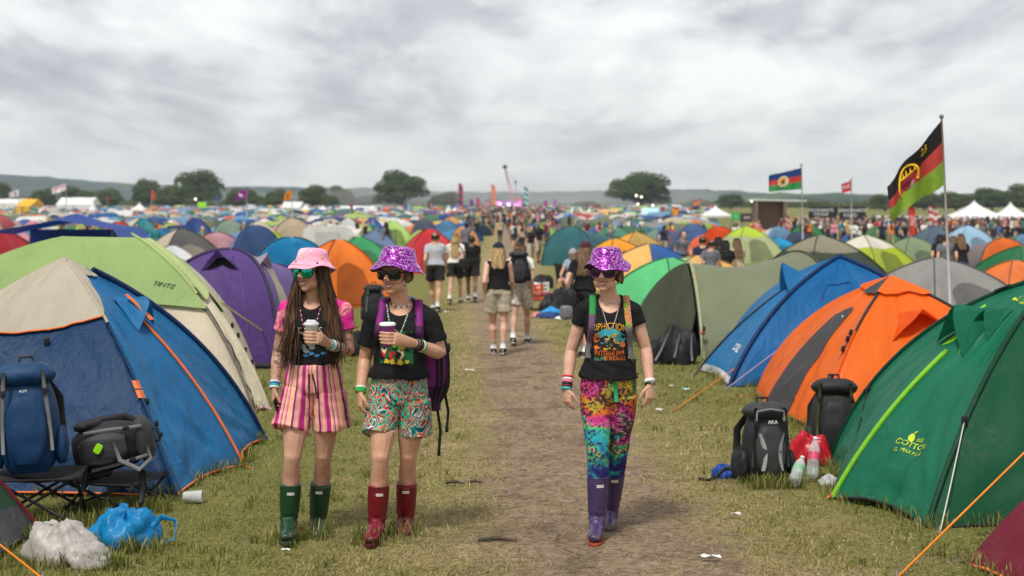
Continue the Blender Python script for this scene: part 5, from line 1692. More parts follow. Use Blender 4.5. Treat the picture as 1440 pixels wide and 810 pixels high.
bucket_hat(P, p2, SEQUIN, pm('dark_purple_lining', srgb(60, 16, 66), .8), tilt=(-.10, .02), flop=.014, seed=4.0, size=1.12)
sunglasses(P, p2, pm('tortoise_frame', srgb(60, 36, 18), .3), pm('dark_lens', (.012, .011, .010), .08), rnd=3.4, w=.031, h=.024)
T, R = P.head_frame()
def r2(rd):
    a_ = rd.uniform(-.35, PI + .35)
    r_ = T(.079 * math.cos(a_), -.088 * math.sin(a_) - .012, rd.uniform(-.02, .06))
    return r_, T(.085 * math.cos(a_), -.10 * math.sin(a_) - .01, -.03), T(.070 * math.cos(a_), -.086 * math.sin(a_) - .012, rd.uniform(-.06, -.03))
hair_strands(P, p2, HAIR_LB, 90, r2, None, r=.006, seed=3, wave=.003)
neck_ring(P, p2, 1.03, .066, .0055, None, 'pearl_choker', tilt=.5, beads=34, mats=[WB, WB, KB])
bead_chain(P, bv2, p2, -.012, 1.0, .66, [pm('turquoise_bead', srgb(60, 170, 180), .3), pm('white_bead', (.8, .78, .75), .3), pm('green_bead', srgb(60, 130, 60), .3), pm('pale_bead', srgb(210, 190, 150), .3)], rb=.0052)
d = J['ela'] - J['wra']
for i, mt in enumerate((GB, GB, WB)): band(p2, J['wra'] + d.normalized() * (.006 + .013 * i), d, .032, .012, mt)
d = J['elb'] - J['wrb']
for i, mt in enumerate((KB, GREY, KB, ink('maroon_band', 110, 30, 50), KB, WB, GB)): band(p2, J['wrb'] + d.normalized() * (.004 + .0112 * i), d, .030 + .0012 * i, .010, mt)
PUR = pm('purple_nylon', srgb(112, 18, 106), .6, var=.2, bump=.3, bscale=30); PURD = pm('dark_purple_nylon', srgb(58, 14, 60), .65, bump=.3, bscale=30)
rk = thing('rucksack', 'purple rucksack with black webbing on the back of the woman in swirl print shorts', 'rucksack', (J['pel'].x + .16, Y + .22, 0))
mb = MB(); rows = []
cc = P.tp(.46, .125, -.235)
for i in range(15):
    f = i / 14; z = -.37 + .56 * f
    prof = .40 + .60 * math.sin(PI * min(1, max(0, (1 - f) * .72 + .12))) if f > .1 else .70
    w = .165 * (prof if f < .95 else .5); dd = .12 * (prof if f < .95 else .5)
    rows.append([cc + V((w * math.copysign(abs(math.cos(2 * PI * q / 26)) ** .7, math.cos(2 * PI * q / 26)) + .012 * nz(q, f * 5, 2), dd * math.copysign(abs(math.sin(2 * PI * q / 26)) ** .7, math.sin(2 * PI * q / 26)), z)) for q in range(26)])
mb.grid(rows, lambda i, j: 1 if i < 4 else 0, cv=True); mb.poly(rows[0][::-1], 1); mb.poly(rows[-1]); mb.build('pack_body', [PUR, PURD], rk)
for dx in (.05, .10, .15):
    mb = MB(); mb.tube([rows[i][0] + V((.004 - (.17 - dx) * .5, -.118 * math.sin(math.acos(max(-1, min(1, dx / .17)))) * (1 if i > 2 else .8), 0)) for i in range(1, 14)], (.009), 6); mb.build('webbing', BLACK, rk)
mb = MB()
sidep = [(r[0] + V((.006, -.02, 0))) for r in rows]
mb.tube(sidep[2:13], .008, 6); mb.build('webbing', BLACK, rk)
for (dx, z0, L) in ((.150, -.27, .20), (.10, -.36, .26)):
    mb = MB(); q0 = cc + V((dx, -.07, z0)); mb.tube([q0, q0 + V((.02, -.01, -L * .5)), q0 + V((.01, -.01, -L))], [(.009, .003)] * 3, 6, lat=(1, 0, 0)); mb.rbox(q0 + V((.01, -.01, -L - .015)), (.022, .012, .035)); mb.build('loose_strap', BLACK, rk)
mb = MB(); mb.rbox(cc + V((.165, -.03, .03)), (.03, .05, .06)); mb.build('side_buckle', BLACK, rk)
for sx in (-1, 1): strap(bv2, P, rk, 'shoulder_strap', [PUR, PUR, PUR, PUR, PURD, BLACK, BLACK], [(sx * .095, .80, -1), (sx * .105, .93, -1), (sx * .11, .97, 0), (sx * .116, .90, 1), (sx * .122, .80, 1), (sx * .128, .70, 1), (sx * .138, .58, 1), (sx * .15, .46, 1)], .052, th=.010)
cup('drink_cup', 'purple takeaway cup with white lid held by the woman in red wellingtons', CUP2, .031, .045, .135, pm('purple_paper_cup', srgb(150, 50, 120), .45, col2=srgb(120, 60, 140), scale=12), WHITEP)

# ---- woman in tie-dye leggings
Y = 8.98
J = J_px(Y, dict(pel=(855, 552, 0), nk=(857, 421, .0), hd=(853, 381, -.045), sha=(822, 437, .0), shb=(890, 437, .0),
                 ela=(803, 493, .04), wra=(797, 546, -.05), elb=(908, 490, .02), wrb=(914, 541, -.08),
                 hpa=(838, 566, 0), hpb=(873, 566, 0), kna=(841, 638, -.15), knb=(868, 634, .05), ana=(840, 732, -.15), anb=(858, 719, .25),
                 toea=(836, 757, -.36), toeb=(856, 742, .08)))
J['yaw'] = V((.05, .03, -.34))
p3 = thing('person', 'woman in purple hat and black tee with rainbow tie-dye leggings, walking on the path', 'person', (J['pel'].x, Y, 0))
P = Person(J, (0, -1, 0), k=1.0)
def hands3(mb):
    hand(mb, J['wra'], V((.02, -.08, -1)), V((.75, .6, 0)), V((.4, -1, 0)), 1.0, curl=.55)
    hand(mb, J['wrb'], V((-.02, -.15, -1)), V((-.6, .7, 0)), V((-.5, -1, 0)), 1.0, curl=.5)
P.body(p3, SKIN_C, .0042, hands=hands3, feet=False, tuck=.95)
mouth(P, p3)
t3, bv3, _ = tee(P, p3, [BLACKTEE], q0=.16, sleeve=.24, neck=(.070, .080), seed=13, flare=.022, sl_infl=.012)
fw, lt = P.tf, P.lat; c = P.tp(.60, -.004)
print_text(bv3, fw, lt, c + V((0, 0, .075)), 'RIPHICTION', .060, t3, 'shirt_lettering', ink('gold_ink', 225, 165, 50), arc=1.2, stretch=.66)
decal(bv3, fw, lt, c, [blob(0, .0, .100, .062, 20, .1, 2)], t3, 'shirt_print', ink('cyan_ink', 70, 175, 190), .003)
decal(bv3, fw, lt, c, [blob(-.03, -.035, .075, .05, 14, .3, 4), blob(.05, -.05, .05, .035, 14, .3, 6)], t3, 'shirt_print', ink('dark_brown_ink', 48, 34, 32), .0034)
decal(bv3, fw, lt, c, [blob(.030, .018, .020, .012, 12, .6, 8, .6), blob(.045, -.020, .022, .012, 12, .6, 9, -.4), blob(.0, -.066, .050, .008, 12, .4, 10), blob(-.012, .004, .012, .016, 12, .6, 18)], t3, 'shirt_print', ink('yellow_ink', 210, 175, 60), .0038)
decal(bv3, fw, lt, c, [blob(-.082, .0, .020, .030, 12, .5, 12), blob(-.075, -.06, .022, .012, 12, .5, 13), blob(.085, -.04, .016, .02, 10, .5, 14)], t3, 'shirt_print', ink('orange_ink', 214, 110, 50), .0041)
decal(bv3, fw, lt, c, [blob(-.02 + .03 * q, -.02 - .02 * (q % 2), .010, .013, 9, .6, 30 + q) for q in range(4)], t3, 'shirt_print', ink('grey_ink', 120, 118, 112), .0044)
print_text(bv3, fw, lt, c + V((0, 0, -.100)), 'INTERHUPM', .052, t3, 'shirt_lettering', ink('orange_ink', 214, 110, 50), arc=-1.0, stretch=.66)
print_text(bv3, fw, lt, c + V((-.055, 0, -.130)), 'GUNI', .034, t3, 'shirt_lettering', ink('mint_ink', 110, 190, 140), stretch=.9)
print_text(bv3, fw, lt, c + V((.035, 0, -.128)), 'BURRAUSE', .034, t3, 'shirt_lettering', ink('orange_ink', 214, 110, 50), stretch=.85)
def tiedye():
    m, nt, nd, lk = new_mat('rainbow_tie_dye')
    out = N(nt, 'ShaderNodeOutputMaterial'); p = N(nt, 'ShaderNodeBsdfPrincipled', Roughness=.8); p.inputs['Specular IOR Level'].default_value = .15
    tc = N(nt, 'ShaderNodeTexCoord')
    n = N(nt, 'ShaderNodeTexNoise', Scale=3.9, Detail=3.0, Distortion=1.4); lk.new(tc.outputs['Object'], n.inputs['Vector'])
    r = N(nt, 'ShaderNodeValToRGB'); e = r.color_ramp.elements
    els = [(.22, srgb(64, 20, 84)), (.33, srgb(34, 54, 130)), (.40, srgb(40, 150, 156)), (.45, srgb(92, 172, 84)), (.50, srgb(196, 84, 140)), (.55, srgb(170, 36, 112)), (.61, srgb(206, 100, 46)), (.68, srgb(190, 146, 40)), (.78, srgb(50, 124, 62))]
    while len(e) < len(els): e.new(.5)
    for q, (pos, c_) in zip(e, els): q.position = pos; q.color = c4(c_)
    sp = N(nt, 'ShaderNodeSeparateXYZ'); lk.new(tc.outputs['Object'], sp.inputs[0])
    zz = N(nt, 'ShaderNodeMath', operation='MULTIPLY_ADD'); lk.new(sp.outputs['Z'], zz.inputs[0]); zz.inputs[1].default_value = .62; zz.inputs[2].default_value = -.40
    fz = N(nt, 'ShaderNodeMath', operation='ADD'); lk.new(n.outputs['Fac'], fz.inputs[0]); lk.new(zz.outputs[0], fz.inputs[1])
    lk.new(fz.outputs[0], r.inputs['Fac'])
    n2 = N(nt, 'ShaderNodeTexNoise', Scale=46.0, Detail=4.0, Distortion=.8); lk.new(tc.outputs['Object'], n2.inputs['Vector'])
    n3 = N(nt, 'ShaderNodeTexNoise', Scale=4.0, Detail=2.0); lk.new(tc.outputs['Object'], n3.inputs['Vector'])
    a = N(nt, 'ShaderNodeMath', operation='MULTIPLY_ADD'); lk.new(n3.outputs['Fac'], a.inputs[0]); a.inputs[1].default_value = .55; lk.new(n2.outputs['Fac'], a.inputs[2])
    r2 = N(nt, 'ShaderNodeValToRGB'); r2.color_ramp.elements[0].position = .765; r2.color_ramp.elements[1].position = .84
    r2.color_ramp.elements[0].color = (0, 0, 0, 1); r2.color_ramp.elements[1].color = (.92, .92, .92, 1)
    lk.new(a.outputs[0], r2.inputs['Fac'])
    mx = N(nt, 'ShaderNodeMix', data_type='RGBA'); lk.new(r2.outputs[0], mx.inputs['Factor']); lk.new(r.outputs[0], mx.inputs['A']); mx.inputs['B'].default_value = (.03, .012, .035, 1)
    lk.new(mx.outputs['Result'], p.inputs['Base Color']); lk.new(p.outputs[0], out.inputs['Surface']); return m
mb = MB()
P.torso(mb, -.10, .24, .008, bust=False, n=8)
for c_ in 'ab':
    hp, kn, an = J['hp' + c_], J['kn' + c_], J['an' + c_]
    P.limb(mb, [hp + V((0, 0, .05)), hp.lerp(kn, .3), hp.lerp(kn, .7), kn, kn.lerp(an, .25), kn.lerp(an, .5)], [.097, .088, .071, .062, .060, .046], .005, n=5, seg=18)
sh = Shell(mb, .006, 3)
sh.folds(lambda p: .0025 + .0042 * (nz(p.x * 16, p.y * 14, p.z * 9) + .7 * nz(p.x * 9 + p.z * 14, p.z * 24, 5) * (1 if p.z < .62 else .6)))
lg = sh.build('leggings', [tiedye()], p3)
mb = MB(); q0 = cast_front(sh.bvh(), fw, P.tp(.14, .035), .006) or P.tp(.1); mb.tube([q0, q0 + V((.004, -.006, -.06)), q0 + V((.008, -.004, -.125))], [(.013, .003)] * 3, 8, lat=(1, 0, 0)); mb.build('waist_tie', ink('green_tape', 30, 140, 90), lg)
RUBP = rubber('purple_rubber', srgb(64, 48, 88))
for c_ in 'ab': boot(P, p3, c_, RUBP, pm('orange_sole', srgb(150, 66, 38), .7), .34 if c_ == 'a' else .36)
bucket_hat(P, p3, SEQUIN, pm('dark_purple_lining', srgb(60, 16, 66), .8), tilt=(-.06, -.06), flop=.018, seed=6.0, size=1.05)
sunglasses(P, p3, pm('purple_frame', srgb(110, 40, 110), .25), pm('violet_lens', srgb(70, 24, 60), .08, col2=(.015, .01, .015), scale=20), rnd=2.8, w=.030, h=.024)
T, R = P.head_frame()
def r3(rd):
    a_ = rd.uniform(-.3, PI + .3)
    return T(.079 * math.cos(a_), -.088 * math.sin(a_) - .012, rd.uniform(-.02, .06)), T(.088 * math.cos(a_), -.11 * math.sin(a_), -.04), T(.070 * math.cos(a_) + .02, -.105 * math.sin(a_), rd.uniform(-.085, -.03))
hair_strands(P, p3, HAIR_LB, 90, r3, None, r=.007, seed=8, wave=.010)
neck_ring(P, p3, 1.02, .066, .0035, None, 'choker', tilt=.5, beads=40, mats=[WB, GREY])
bead_chain(P, bv3, p3, -.0, 1.02, .70, [pm('silver_bead', (.6, .6, .6), .3, metal=.6), pm('pale_bead', srgb(210, 190, 150), .3)], rb=.0034, spread=.066)
d = J['ela'] - J['wra']
for i, mt in enumerate((AQ, ink('maroon_band', 110, 30, 50), KB, ink('pink_band', 230, 120, 150), WB, RB)): band(p3, J['wra'] + d.normalized() * (-.004 + .0155 * i), d, .030 + .0006 * i, .013, mt)
d = J['elb'] - J['wrb']
band(p3, J['wrb'] + d.normalized() * .004, d, .031, .010, KB)
wt = band(p3, J['wrb'] + d.normalized() * .024, d, .0315, .020, WHITEP, 'watch')
mb = MB(); mb.rbox(J['wrb'] + d.normalized() * .024 + V((.012, -.033, 0)), (.03, .012, .03)); mb.build('watch_face', STEEL, wt)
rk = thing('rucksack', 'rucksack with green and patterned straps worn by the woman in tie-dye leggings', 'rucksack', (J['pel'].x, Y + .2, 0))
mb = MB(); mb.rbox(P.tp(.55, 0, -.20), (.26, .15, .42)); mb.build('pack_body', pm('grey_nylon', srgb(80, 84, 84), .7), rk)
GST = pm('green_strap', srgb(40, 130, 60), .7); PST = ramp_mat('patterned_strap', [(0, srgb(60, 140, 90)), (.4, srgb(150, 150, 60)), (.5, srgb(200, 70, 60)), (.58, srgb(190, 140, 120)), (.66, srgb(70, 90, 80))], scale=24, dist=.3)
MST = pm('mauve_strap', srgb(96, 70, 92), .8)
strap(bv3, P, rk, 'shoulder_strap', [GST, GST, GST, MST, MST, GREY], [(-.09, .80, -1), (-.10, .93, -1), (-.105, .97, 0), (-.108, .90, 1), (-.112, .80, 1), (-.116, .70, 1), (-.122, .55, 1), (-.128, .38, 1)], .045, th=.009)
strap(bv3, P, rk, 'shoulder_strap', [PST, PST, PST, PST, GREY, GREY], [(.09, .80, -1), (.10, .93, -1), (.105, .97, 0), (.108, .90, 1), (.112, .80, 1), (.116, .70, 1), (.124, .55, 1), (.130, .38, 1)], .045, th=.009)
mb = MB(); q0 = P.tp(.36, .165, -.03); mb.tube([q0, q0 + V((.0, 0, -.14)), q0 + V((.004, 0, -.30))], [(.012, .003)] * 3, 6, lat=(1, 0, 0)); mb.build('loose_strap', GREY, rk)
# ------------------------------------------------------------------ other people
def skel(x, y, h, heading, stride=.3, swing=.12, bend=.15, ph=1, sit=False, z=0.0, headyaw=0.0):
    """joints of a standing, walking or sitting figure; heading in radians, 0 = away from the lens, clockwise"""
    k = h / 1.72
    f = V((math.sin(heading), math.cos(heading), 0)); l = V((f.y, -f.x, 0))
    if l.x < 0: l = -l
    b = V((x, y, z))
    def p(a, c, d): return b + l * (a * k) + f * (c * k) + V((0, 0, d * k))
    J = {}
    if sit:
        J.update(pel=p(0, 0, .47), nk=p(0, -.06, .96), hd=p(0, -.03, 1.10), sha=p(-.165, -.05, .905), shb=p(.165, -.05, .905),
                 ela=p(-.22, .10, .66), elb=p(.22, .10, .66), wra=p(-.15, .30, .60), wrb=p(.15, .30, .60),
                 hpa=p(-.09, .03, .44), hpb=p(.09, .03, .44), kna=p(-.12, .42, .48), knb=p(.12, .42, .48),
                 ana=p(-.11, .44, .09), anb=p(.11, .46, .09), toea=p(-.12, .62, .04), toeb=p(.12, .64, .04))
    else:
        s = stride * ph
        J.update(pel=p(0, 0, .93), nk=p(0, .03, 1.43), hd=p(0, .055, 1.567), sha=p(-.163, .02, 1.365), shb=p(.163, .02, 1.365),
                 ela=p(-.205, -.02 - swing * ph, 1.09), elb=p(.205, -.02 + swing * ph, 1.09),
                 wra=p(-.19, bend - swing * 1.4 * ph, .87), wrb=p(.19, bend + swing * 1.4 * ph, .87),
                 hpa=p(-.088, 0, .88), hpb=p(.088, 0, .88))
        for c, sg in (('a', 1), ('b', -1)):
            q = s * sg; sx = -1 if c == 'a' else 1
            lift = .10 * max(0, -q) / .3
            J['kn' + c] = p(.085 * sx, q * .55 + .05, .49)
            J['an' + c] = p(.075 * sx, q * 1.0 - lift * .3, .09 + lift * .7)
            J['toe' + c] = p(.085 * sx, q * 1.0 + .16, .035 + (0.02 if q > 0 else 0))
    J['yaw'] = V((0, 0, headyaw))
    return J, f, k

def fist(mb, el, wr, k):
    d = (wr - el).normalized()
    side = V((d.z, 0, -d.x)) if abs(d.z) > .3 else V((0, 0, 1))
    hand(mb, wr, d, V((0, 1, 0)) if abs(d.y) < .8 else V((1, 0, 0)), V((1, .3, 0)), .98 * k, curl=.85)

def shoe(pn, parent, c, mat, sole, vox=.010):
    J = pn.J; an, toe = J['an' + c], J['toe' + c]; mb = MB()
    pn.foot(mb, c, .012)
    o = Shell(mb, vox, 2).build('shoe', mat, parent)
    m2 = MB(); d = toe - an; dh = V((d.x, d.y, 0)).normalized(); lat = V((dh.y, -dh.x, 0))
    heel = an + V((0, 0, -.082 * pn.k)) - dh * .07; tip = toe + V((0, 0, -.030 * pn.k)) + dh * .035
    m2.tube([heel, heel.lerp(tip, .25), heel.lerp(tip, .7), tip], [(.03, .012), (.043, .014), (.05, .014), (.03, .010)], 12, lat=lat)
    m2.build('sole', sole, o)
    return o

def walker(label, x, y, h, heading, skin, top, bottom, hair, hairlen=.0, stride=.3, ph=1, swing=.12, bend=.15, sleeve=.5, short=.55, bust=False, shoes=None, wide=1.0, cap=None, tuft=None, sit=False, socks=True, hy=0.0, vest=False, vox=.010):
    J, f, k = skel(x, y, h, heading, stride, swing, bend, ph, sit, gz(x, y), hy)
    o = thing('person', label, 'person', (x, y, gz(x, y)))
    P = Person(J, f, k, wide); P.bust = bust
    P.body(o, skin, vox, hands=lambda mb: [fist(mb, J['el' + c], J['wr' + c], k) for c in 'ab'], it=2, tuck=None if sit else short)
    t, bv, sh = tee(P, o, [top], q0=.08, sleeve=sleeve, vox=.012, infl=.016, flare=.018, fold=.009, neck=(.07, .05), seed=x * 3)
    if short:
        shorts(P, o, [bottom], q1=.16, to=short, flare=.018, infl=.013, ti=.006, vox=.012, seed=y)
    for c in 'ab':
        shoe(P, o, c, shoes or pm('black_shoe', (.012, .012, .013), .6), pm('pale_sole', (.5, .49, .47), .7))
        if socks:
            an, kn = J['an' + c], J['kn' + c]; mb = MB()
            mb.tube([an + V((0, 0, -.02)), an.lerp(kn, .1), an.lerp(kn, .22)], [.046 * k, .043 * k, .046 * k], 12); mb.build('sock', pm('white_sock', (.65, .65, .63), .9), o)
    T, R = P.head_frame()
    if hair is not None:
        def rt(rd):
            a = rd.uniform(-.45, PI + .45); e = rd.uniform(0, .12 if cap else 1)
            if hairlen < .03:
                q = T(.077 * math.cos(a) * (1 - .6 * e), -.016 - .088 * math.sin(a) * (1 - .5 * e), .02 + .082 * e ** .6)
                return q, q.lerp(T(.083 * math.cos(a), -.016 - .094 * math.sin(a), 0), .5), T(.076 * math.cos(a), -.016 - .090 * math.sin(a), rd.uniform(-.05, -.02))
            r_ = T(.080 * math.cos(a) * (1 - .6 * e), -.02 - .085 * math.sin(a) * (1 - .5 * e), .02 + .088 * e ** .6)
            L = hairlen * rd.uniform(.7, 1.05)
            return r_, T(.095 * math.cos(a), -.03 - .10 * math.sin(a), -.03), T(.085 * math.cos(a), -.05 - .09 * max(0, math.sin(a)), -.06) - V((0, 0, L)) - f * (.05 * min(1, L * 3))
        hair_strands(P, o, hair, 280 if hairlen > .1 else 150, rt, None, r=.008 if hairlen > .03 else .006, seed=int(abs(x) * 50), wave=.012 if hairlen > .1 else .003)
    if cap:
        mb = MB(); rows = []
        for i in range(7):
            e = PI / 2 * i / 6
            rows.append([T(.088 * math.cos(a) * math.cos(e), -.008 + .106 * math.sin(a) * math.cos(e), .022 + .102 * math.sin(e)) for a in [2 * PI * q / 20 for q in range(20)]])
        mb.grid(rows, cv=True)
        cp_ = mb.build('cap', cap, o)
        mb = MB(); rows = []
        for q in range(9):
            a = PI * .18 + PI * .64 * q / 8
            rows.append([T(.088 * math.cos(a) * s_, .10 * math.sin(a) * s_ + (.035 if s_ > 1 else -.008), .026 - (.012 if s_ > 1 else 0)) for s_ in (.98, 1.25, 1.26)])
        mb.grid(rows); mb.build('peak', cap, cp_)
    return o, P, bv

GT = pm('grey_tee', srgb(168, 170, 176), .85, bump=.2); KH = pm('khaki_shorts', srgb(168, 158, 138), .85, bump=.3)
KSH = pm('black_shorts', (.014, .014, .015), .85); OFFW = pm('offwhite_cotton', srgb(214, 208, 196), .85)
DENIM = pm('denim', srgb(50, 66, 92), .85, bump=.3); FLORAL = ramp_mat('patterned_shorts', [(0, srgb(200, 190, 175)), (.56, srgb(90, 80, 74)), (.62, srgb(205, 195, 180))], scale=26, dist=1.0)
NAVY = pm('navy_cap', srgb(24, 30, 52), .8); MAR = pm('maroon_cap', srgb(70, 26, 38), .8)
walker('man in plain grey tee and black shorts walking away on the left of the path', -1.62, 30, 1.72, .05, SKIN_B, GT, KSH, HAIR_DK, .0, stride=.22, wide=1.12)
o, P, bv = walker('blonde woman in pale top with black shoulder bag walking away beside the man in grey', -1.30, 32.5, 1.66, .12, SKIN_D, OFFW, KSH, HAIR_BL, .38, stride=.34, ph=-1, bust=True)
bg = thing('shoulder_bag', 'small black shoulder bag hanging on the blonde woman walking away', 'bag', (-1.14, 32.35, 0))
mb = MB(); mb.rbox((-1.10, 32.3, .93), (.24, .11, .26), rotz(.3)); mb.build('bag_body', BLACK, bg)
mb = MB(); mb.tube([V((-1.08, 32.3, 1.05)), V((-1.12, 32.34, 1.25)), V((-1.25, 32.42, 1.42)), V((-1.36, 32.36, 1.40))], .010, 6); mb.build('bag_strap', BLACK, bg)
walker('man in black tee and black shorts walking away along the left edge of the path', -.95, 33.5, 1.60, -.05, SKIN_E, BLACKTEE, KSH, HAIR_DK, 0, stride=.30, wide=1.1, bend=.22)
o, P, bv = walker('woman in navy cap, sleeveless black top and khaki shorts walking away on the path', -.20, 20.7, 1.66, .02, SKIN_C, BLACKTEE, KH, HAIR_BL, .20, stride=.12, sleeve=0, bust=True, cap=NAVY, bend=.26, short=.62, vox=.008)
o, P, bv = walker('woman with long wavy hair and patterned shorts walking away with a black rucksack', .13, 22.2, 1.64, .14, SKIN_D, OFFW, FLORAL, HAIR_LB, .34, stride=.30, ph=-1, bust=True, short=.6, hy=-.4, vox=.008)

def rucksack(name, label, loc, w, d, h, cols, yaw=0.0, tilt=0.0, style=0, logo=None, lz=None, lsz=.05, worn=False, roll=0.0, scale_lid=1.0):
    """packed rucksack: body, lid, front pocket with shaped panels, side pockets, straps"""
    loc = V(loc); o = thing(name, label, 'rucksack', loc)
    R = rotz(yaw) @ rotx(tilt) @ roty(roll)
    c0, c1, c2 = cols
    def L(x, y, z): return loc + R @ V((x, y, z))
    def shell(cx, cy, z0, z1, ww, dd, e0=.75, taper=.12, nm='pack_body', mt=c0, seed=1, nz_=14):
        mb = MB(); rows = []
        for i in range(nz_ + 1):
            f = i / nz_; s = math.sin(PI * min(1, max(0, f * .94 + .03))) ** .22 * (1 - taper * abs(f - .45))
            rows.append([L(cx + ww / 2 * s * math.copysign(abs(math.cos(a)) ** e0, math.cos(a)) + .014 * nz(a * 1.5, f * 4, seed), cy + dd / 2 * s * math.copysign(abs(math.sin(a)) ** e0, math.sin(a)) + .012 * nz(a * 2, f * 5, seed + 3), z0 + (z1 - z0) * f) for a in [2 * PI * q / 28 for q in range(28)]])
        mb.grid(rows, cv=True); mb.poly(rows[0][::-1]); mb.poly(rows[-1]); return mb.build(nm, mt, o)
    shell(0, 0, 0, h * .86, w, d, seed=w * 9)
    shell(0, -.01, h * .78, h, w * .98, d * 1.02, .7, .3, 'lid', c1, 4, 8)
    shell(0, -d * .5, h * .10, h * .70, w * .66, d * .42, .6, .25, 'front_pocket', c1, 7, 10)
    for sx in (-1, 1):
        shell(sx * w * .5, 0, h * .06, h * .40, w * .22, d * .6, .8, .2, 'side_pocket', c0, 9 + sx, 8)
        mb = MB(); 
        P_ = [L(sx * w * .30, -d * .5 - .012, h * .93), L(sx * w * .32, -d * .55 - .01, h * .78), L(sx * w * .36, -d * .52, h * .5), L(sx * w * .38, -d * .45, h * .2)]
        mb.tube(P_, [(.013, .004)] * 4, 6, lat=R @ V((1, 0, 0))); mb.build('compression_strap', c2, o)
        mb = MB(); mb.rbox(L(sx * w * .32, -d * .56 - .012, h * .74), (.032, .014, .045), R); mb.build('buckle', BLACK, o)
        if not worn:
            mb = MB(); mb.tube([L(sx * w * .25, d * .45, h * .85), L(sx * w * .45, d * .75, h * .65), L(sx * w * .48, d * .72, h * .3), L(sx * w * .35, d * .5, h * .1)], [(.03, .010)] * 4, 8, lat=R @ V((1, 0, 0))); mb.build('shoulder_strap', BLACK, o)
    mb = MB(); mb.tube([L(-.05, d * .2, h * .97), L(-.04, d * .2, h * 1.05), L(.04, d * .2, h * 1.05), L(.05, d * .2, h * .97)], .010, 6); mb.build('haul_loop', BLACK, o)
    if style == 1:   # pale curved reflective panels on the front pocket
        for sx in (-1, 1):
            mb = MB(); rows = []
            for i in range(11):
                f = i / 10; ww = .012 + .030 * f * (1.05 - f) * 2.2
                x = sx * w * (.27 - .07 * math.sin(PI * f * .8)); z = h * (.62 - .46 * f)
                rows.append([L(x - sx * ww, -d * .70 - .004, z), L(x, -d * .69, z), L(x + sx * .004, -d * .64, z)])
            mb.grid(rows); mb.build('reflective_panel', pm('pale_grey_panel', srgb(150, 150, 148), .45), o)
        mb = MB(); mb.tube([L(-w * .30, -d * .57, h * .76), L(-w * .28, -d * .60, h * .89), L(0, -d * .62, h * .915), L(w * .28, -d * .60, h * .89), L(w * .30, -d * .57, h * .76)], .009, 6); mb.build('grey_piping', GREY, o)
    if style == 2:   # rolled strap loops
        for zz in (.28, .5, .66):
            mb = MB(); mb.tube([L(w * .52 * math.cos(a), -d * .1 - d * .66 * abs(math.sin(a)), h * zz) for a in [PI + PI * q / 10 for q in range(11)]], [(.004, .014)] * 11, 6, lat=R @ V((0, -1, 0))); mb.build('webbing', c2, o)
    if logo:
        mb = MB(); lx = -d * .735 if lz is None else lz[1]; zz = h * .60 if lz is None else lz[0]
        add_text(mb, logo, lambda x, y: L(x, lx, zz + y), lsz); mb.build('logo', pm('white_print', (.8, .8, .78), .5), o, smooth=False)
    return o
BKN = pm('black_pack_nylon', (.014, .014, .016), .6, bump=.35, bscale=40); GYN = pm('charcoal_pack_nylon', (.035, .035, .038), .65, bump=.35, bscale=40)
tf = P.tf
rucksack('rucksack', 'black rucksack on the back of the long-haired woman in patterned shorts', P.tp(.16) - tf * .21, .32, .20, .50, (BKN, GYN, BLACK), yaw=.14, worn=True)
o, P, bv = walker('brown-haired woman in maroon cap and black tee standing behind the woman in leggings', 1.02, 20.2, 1.68, .5, SKIN_C, BLACKTEE, KSH, HAIR_LB, .30, stride=.10, bust=True, cap=MAR, hy=.2)
bg = thing('shoulder_bag', 'black and grey bag hanging at the side of the woman in the maroon cap', 'bag', (.80, 20.0, 0))
mb = MB(); mb.rbox((.80, 20.05, .78), (.16, .30, .42), rotz(.4)); mb.build('bag_body', BKN, bg)
mb = MB(); mb.rbox((.76, 19.93, .66), (.15, .20, .20), rotz(.4)); mb.build('bag_pocket', GREY, bg)
mb = MB(); mb.tube([V((.82, 20.05, .98)), V((.88, 20.1, 1.2)), V((.95, 20.15, 1.42))], .014, 6); mb.build('bag_strap', BLACK, bg)
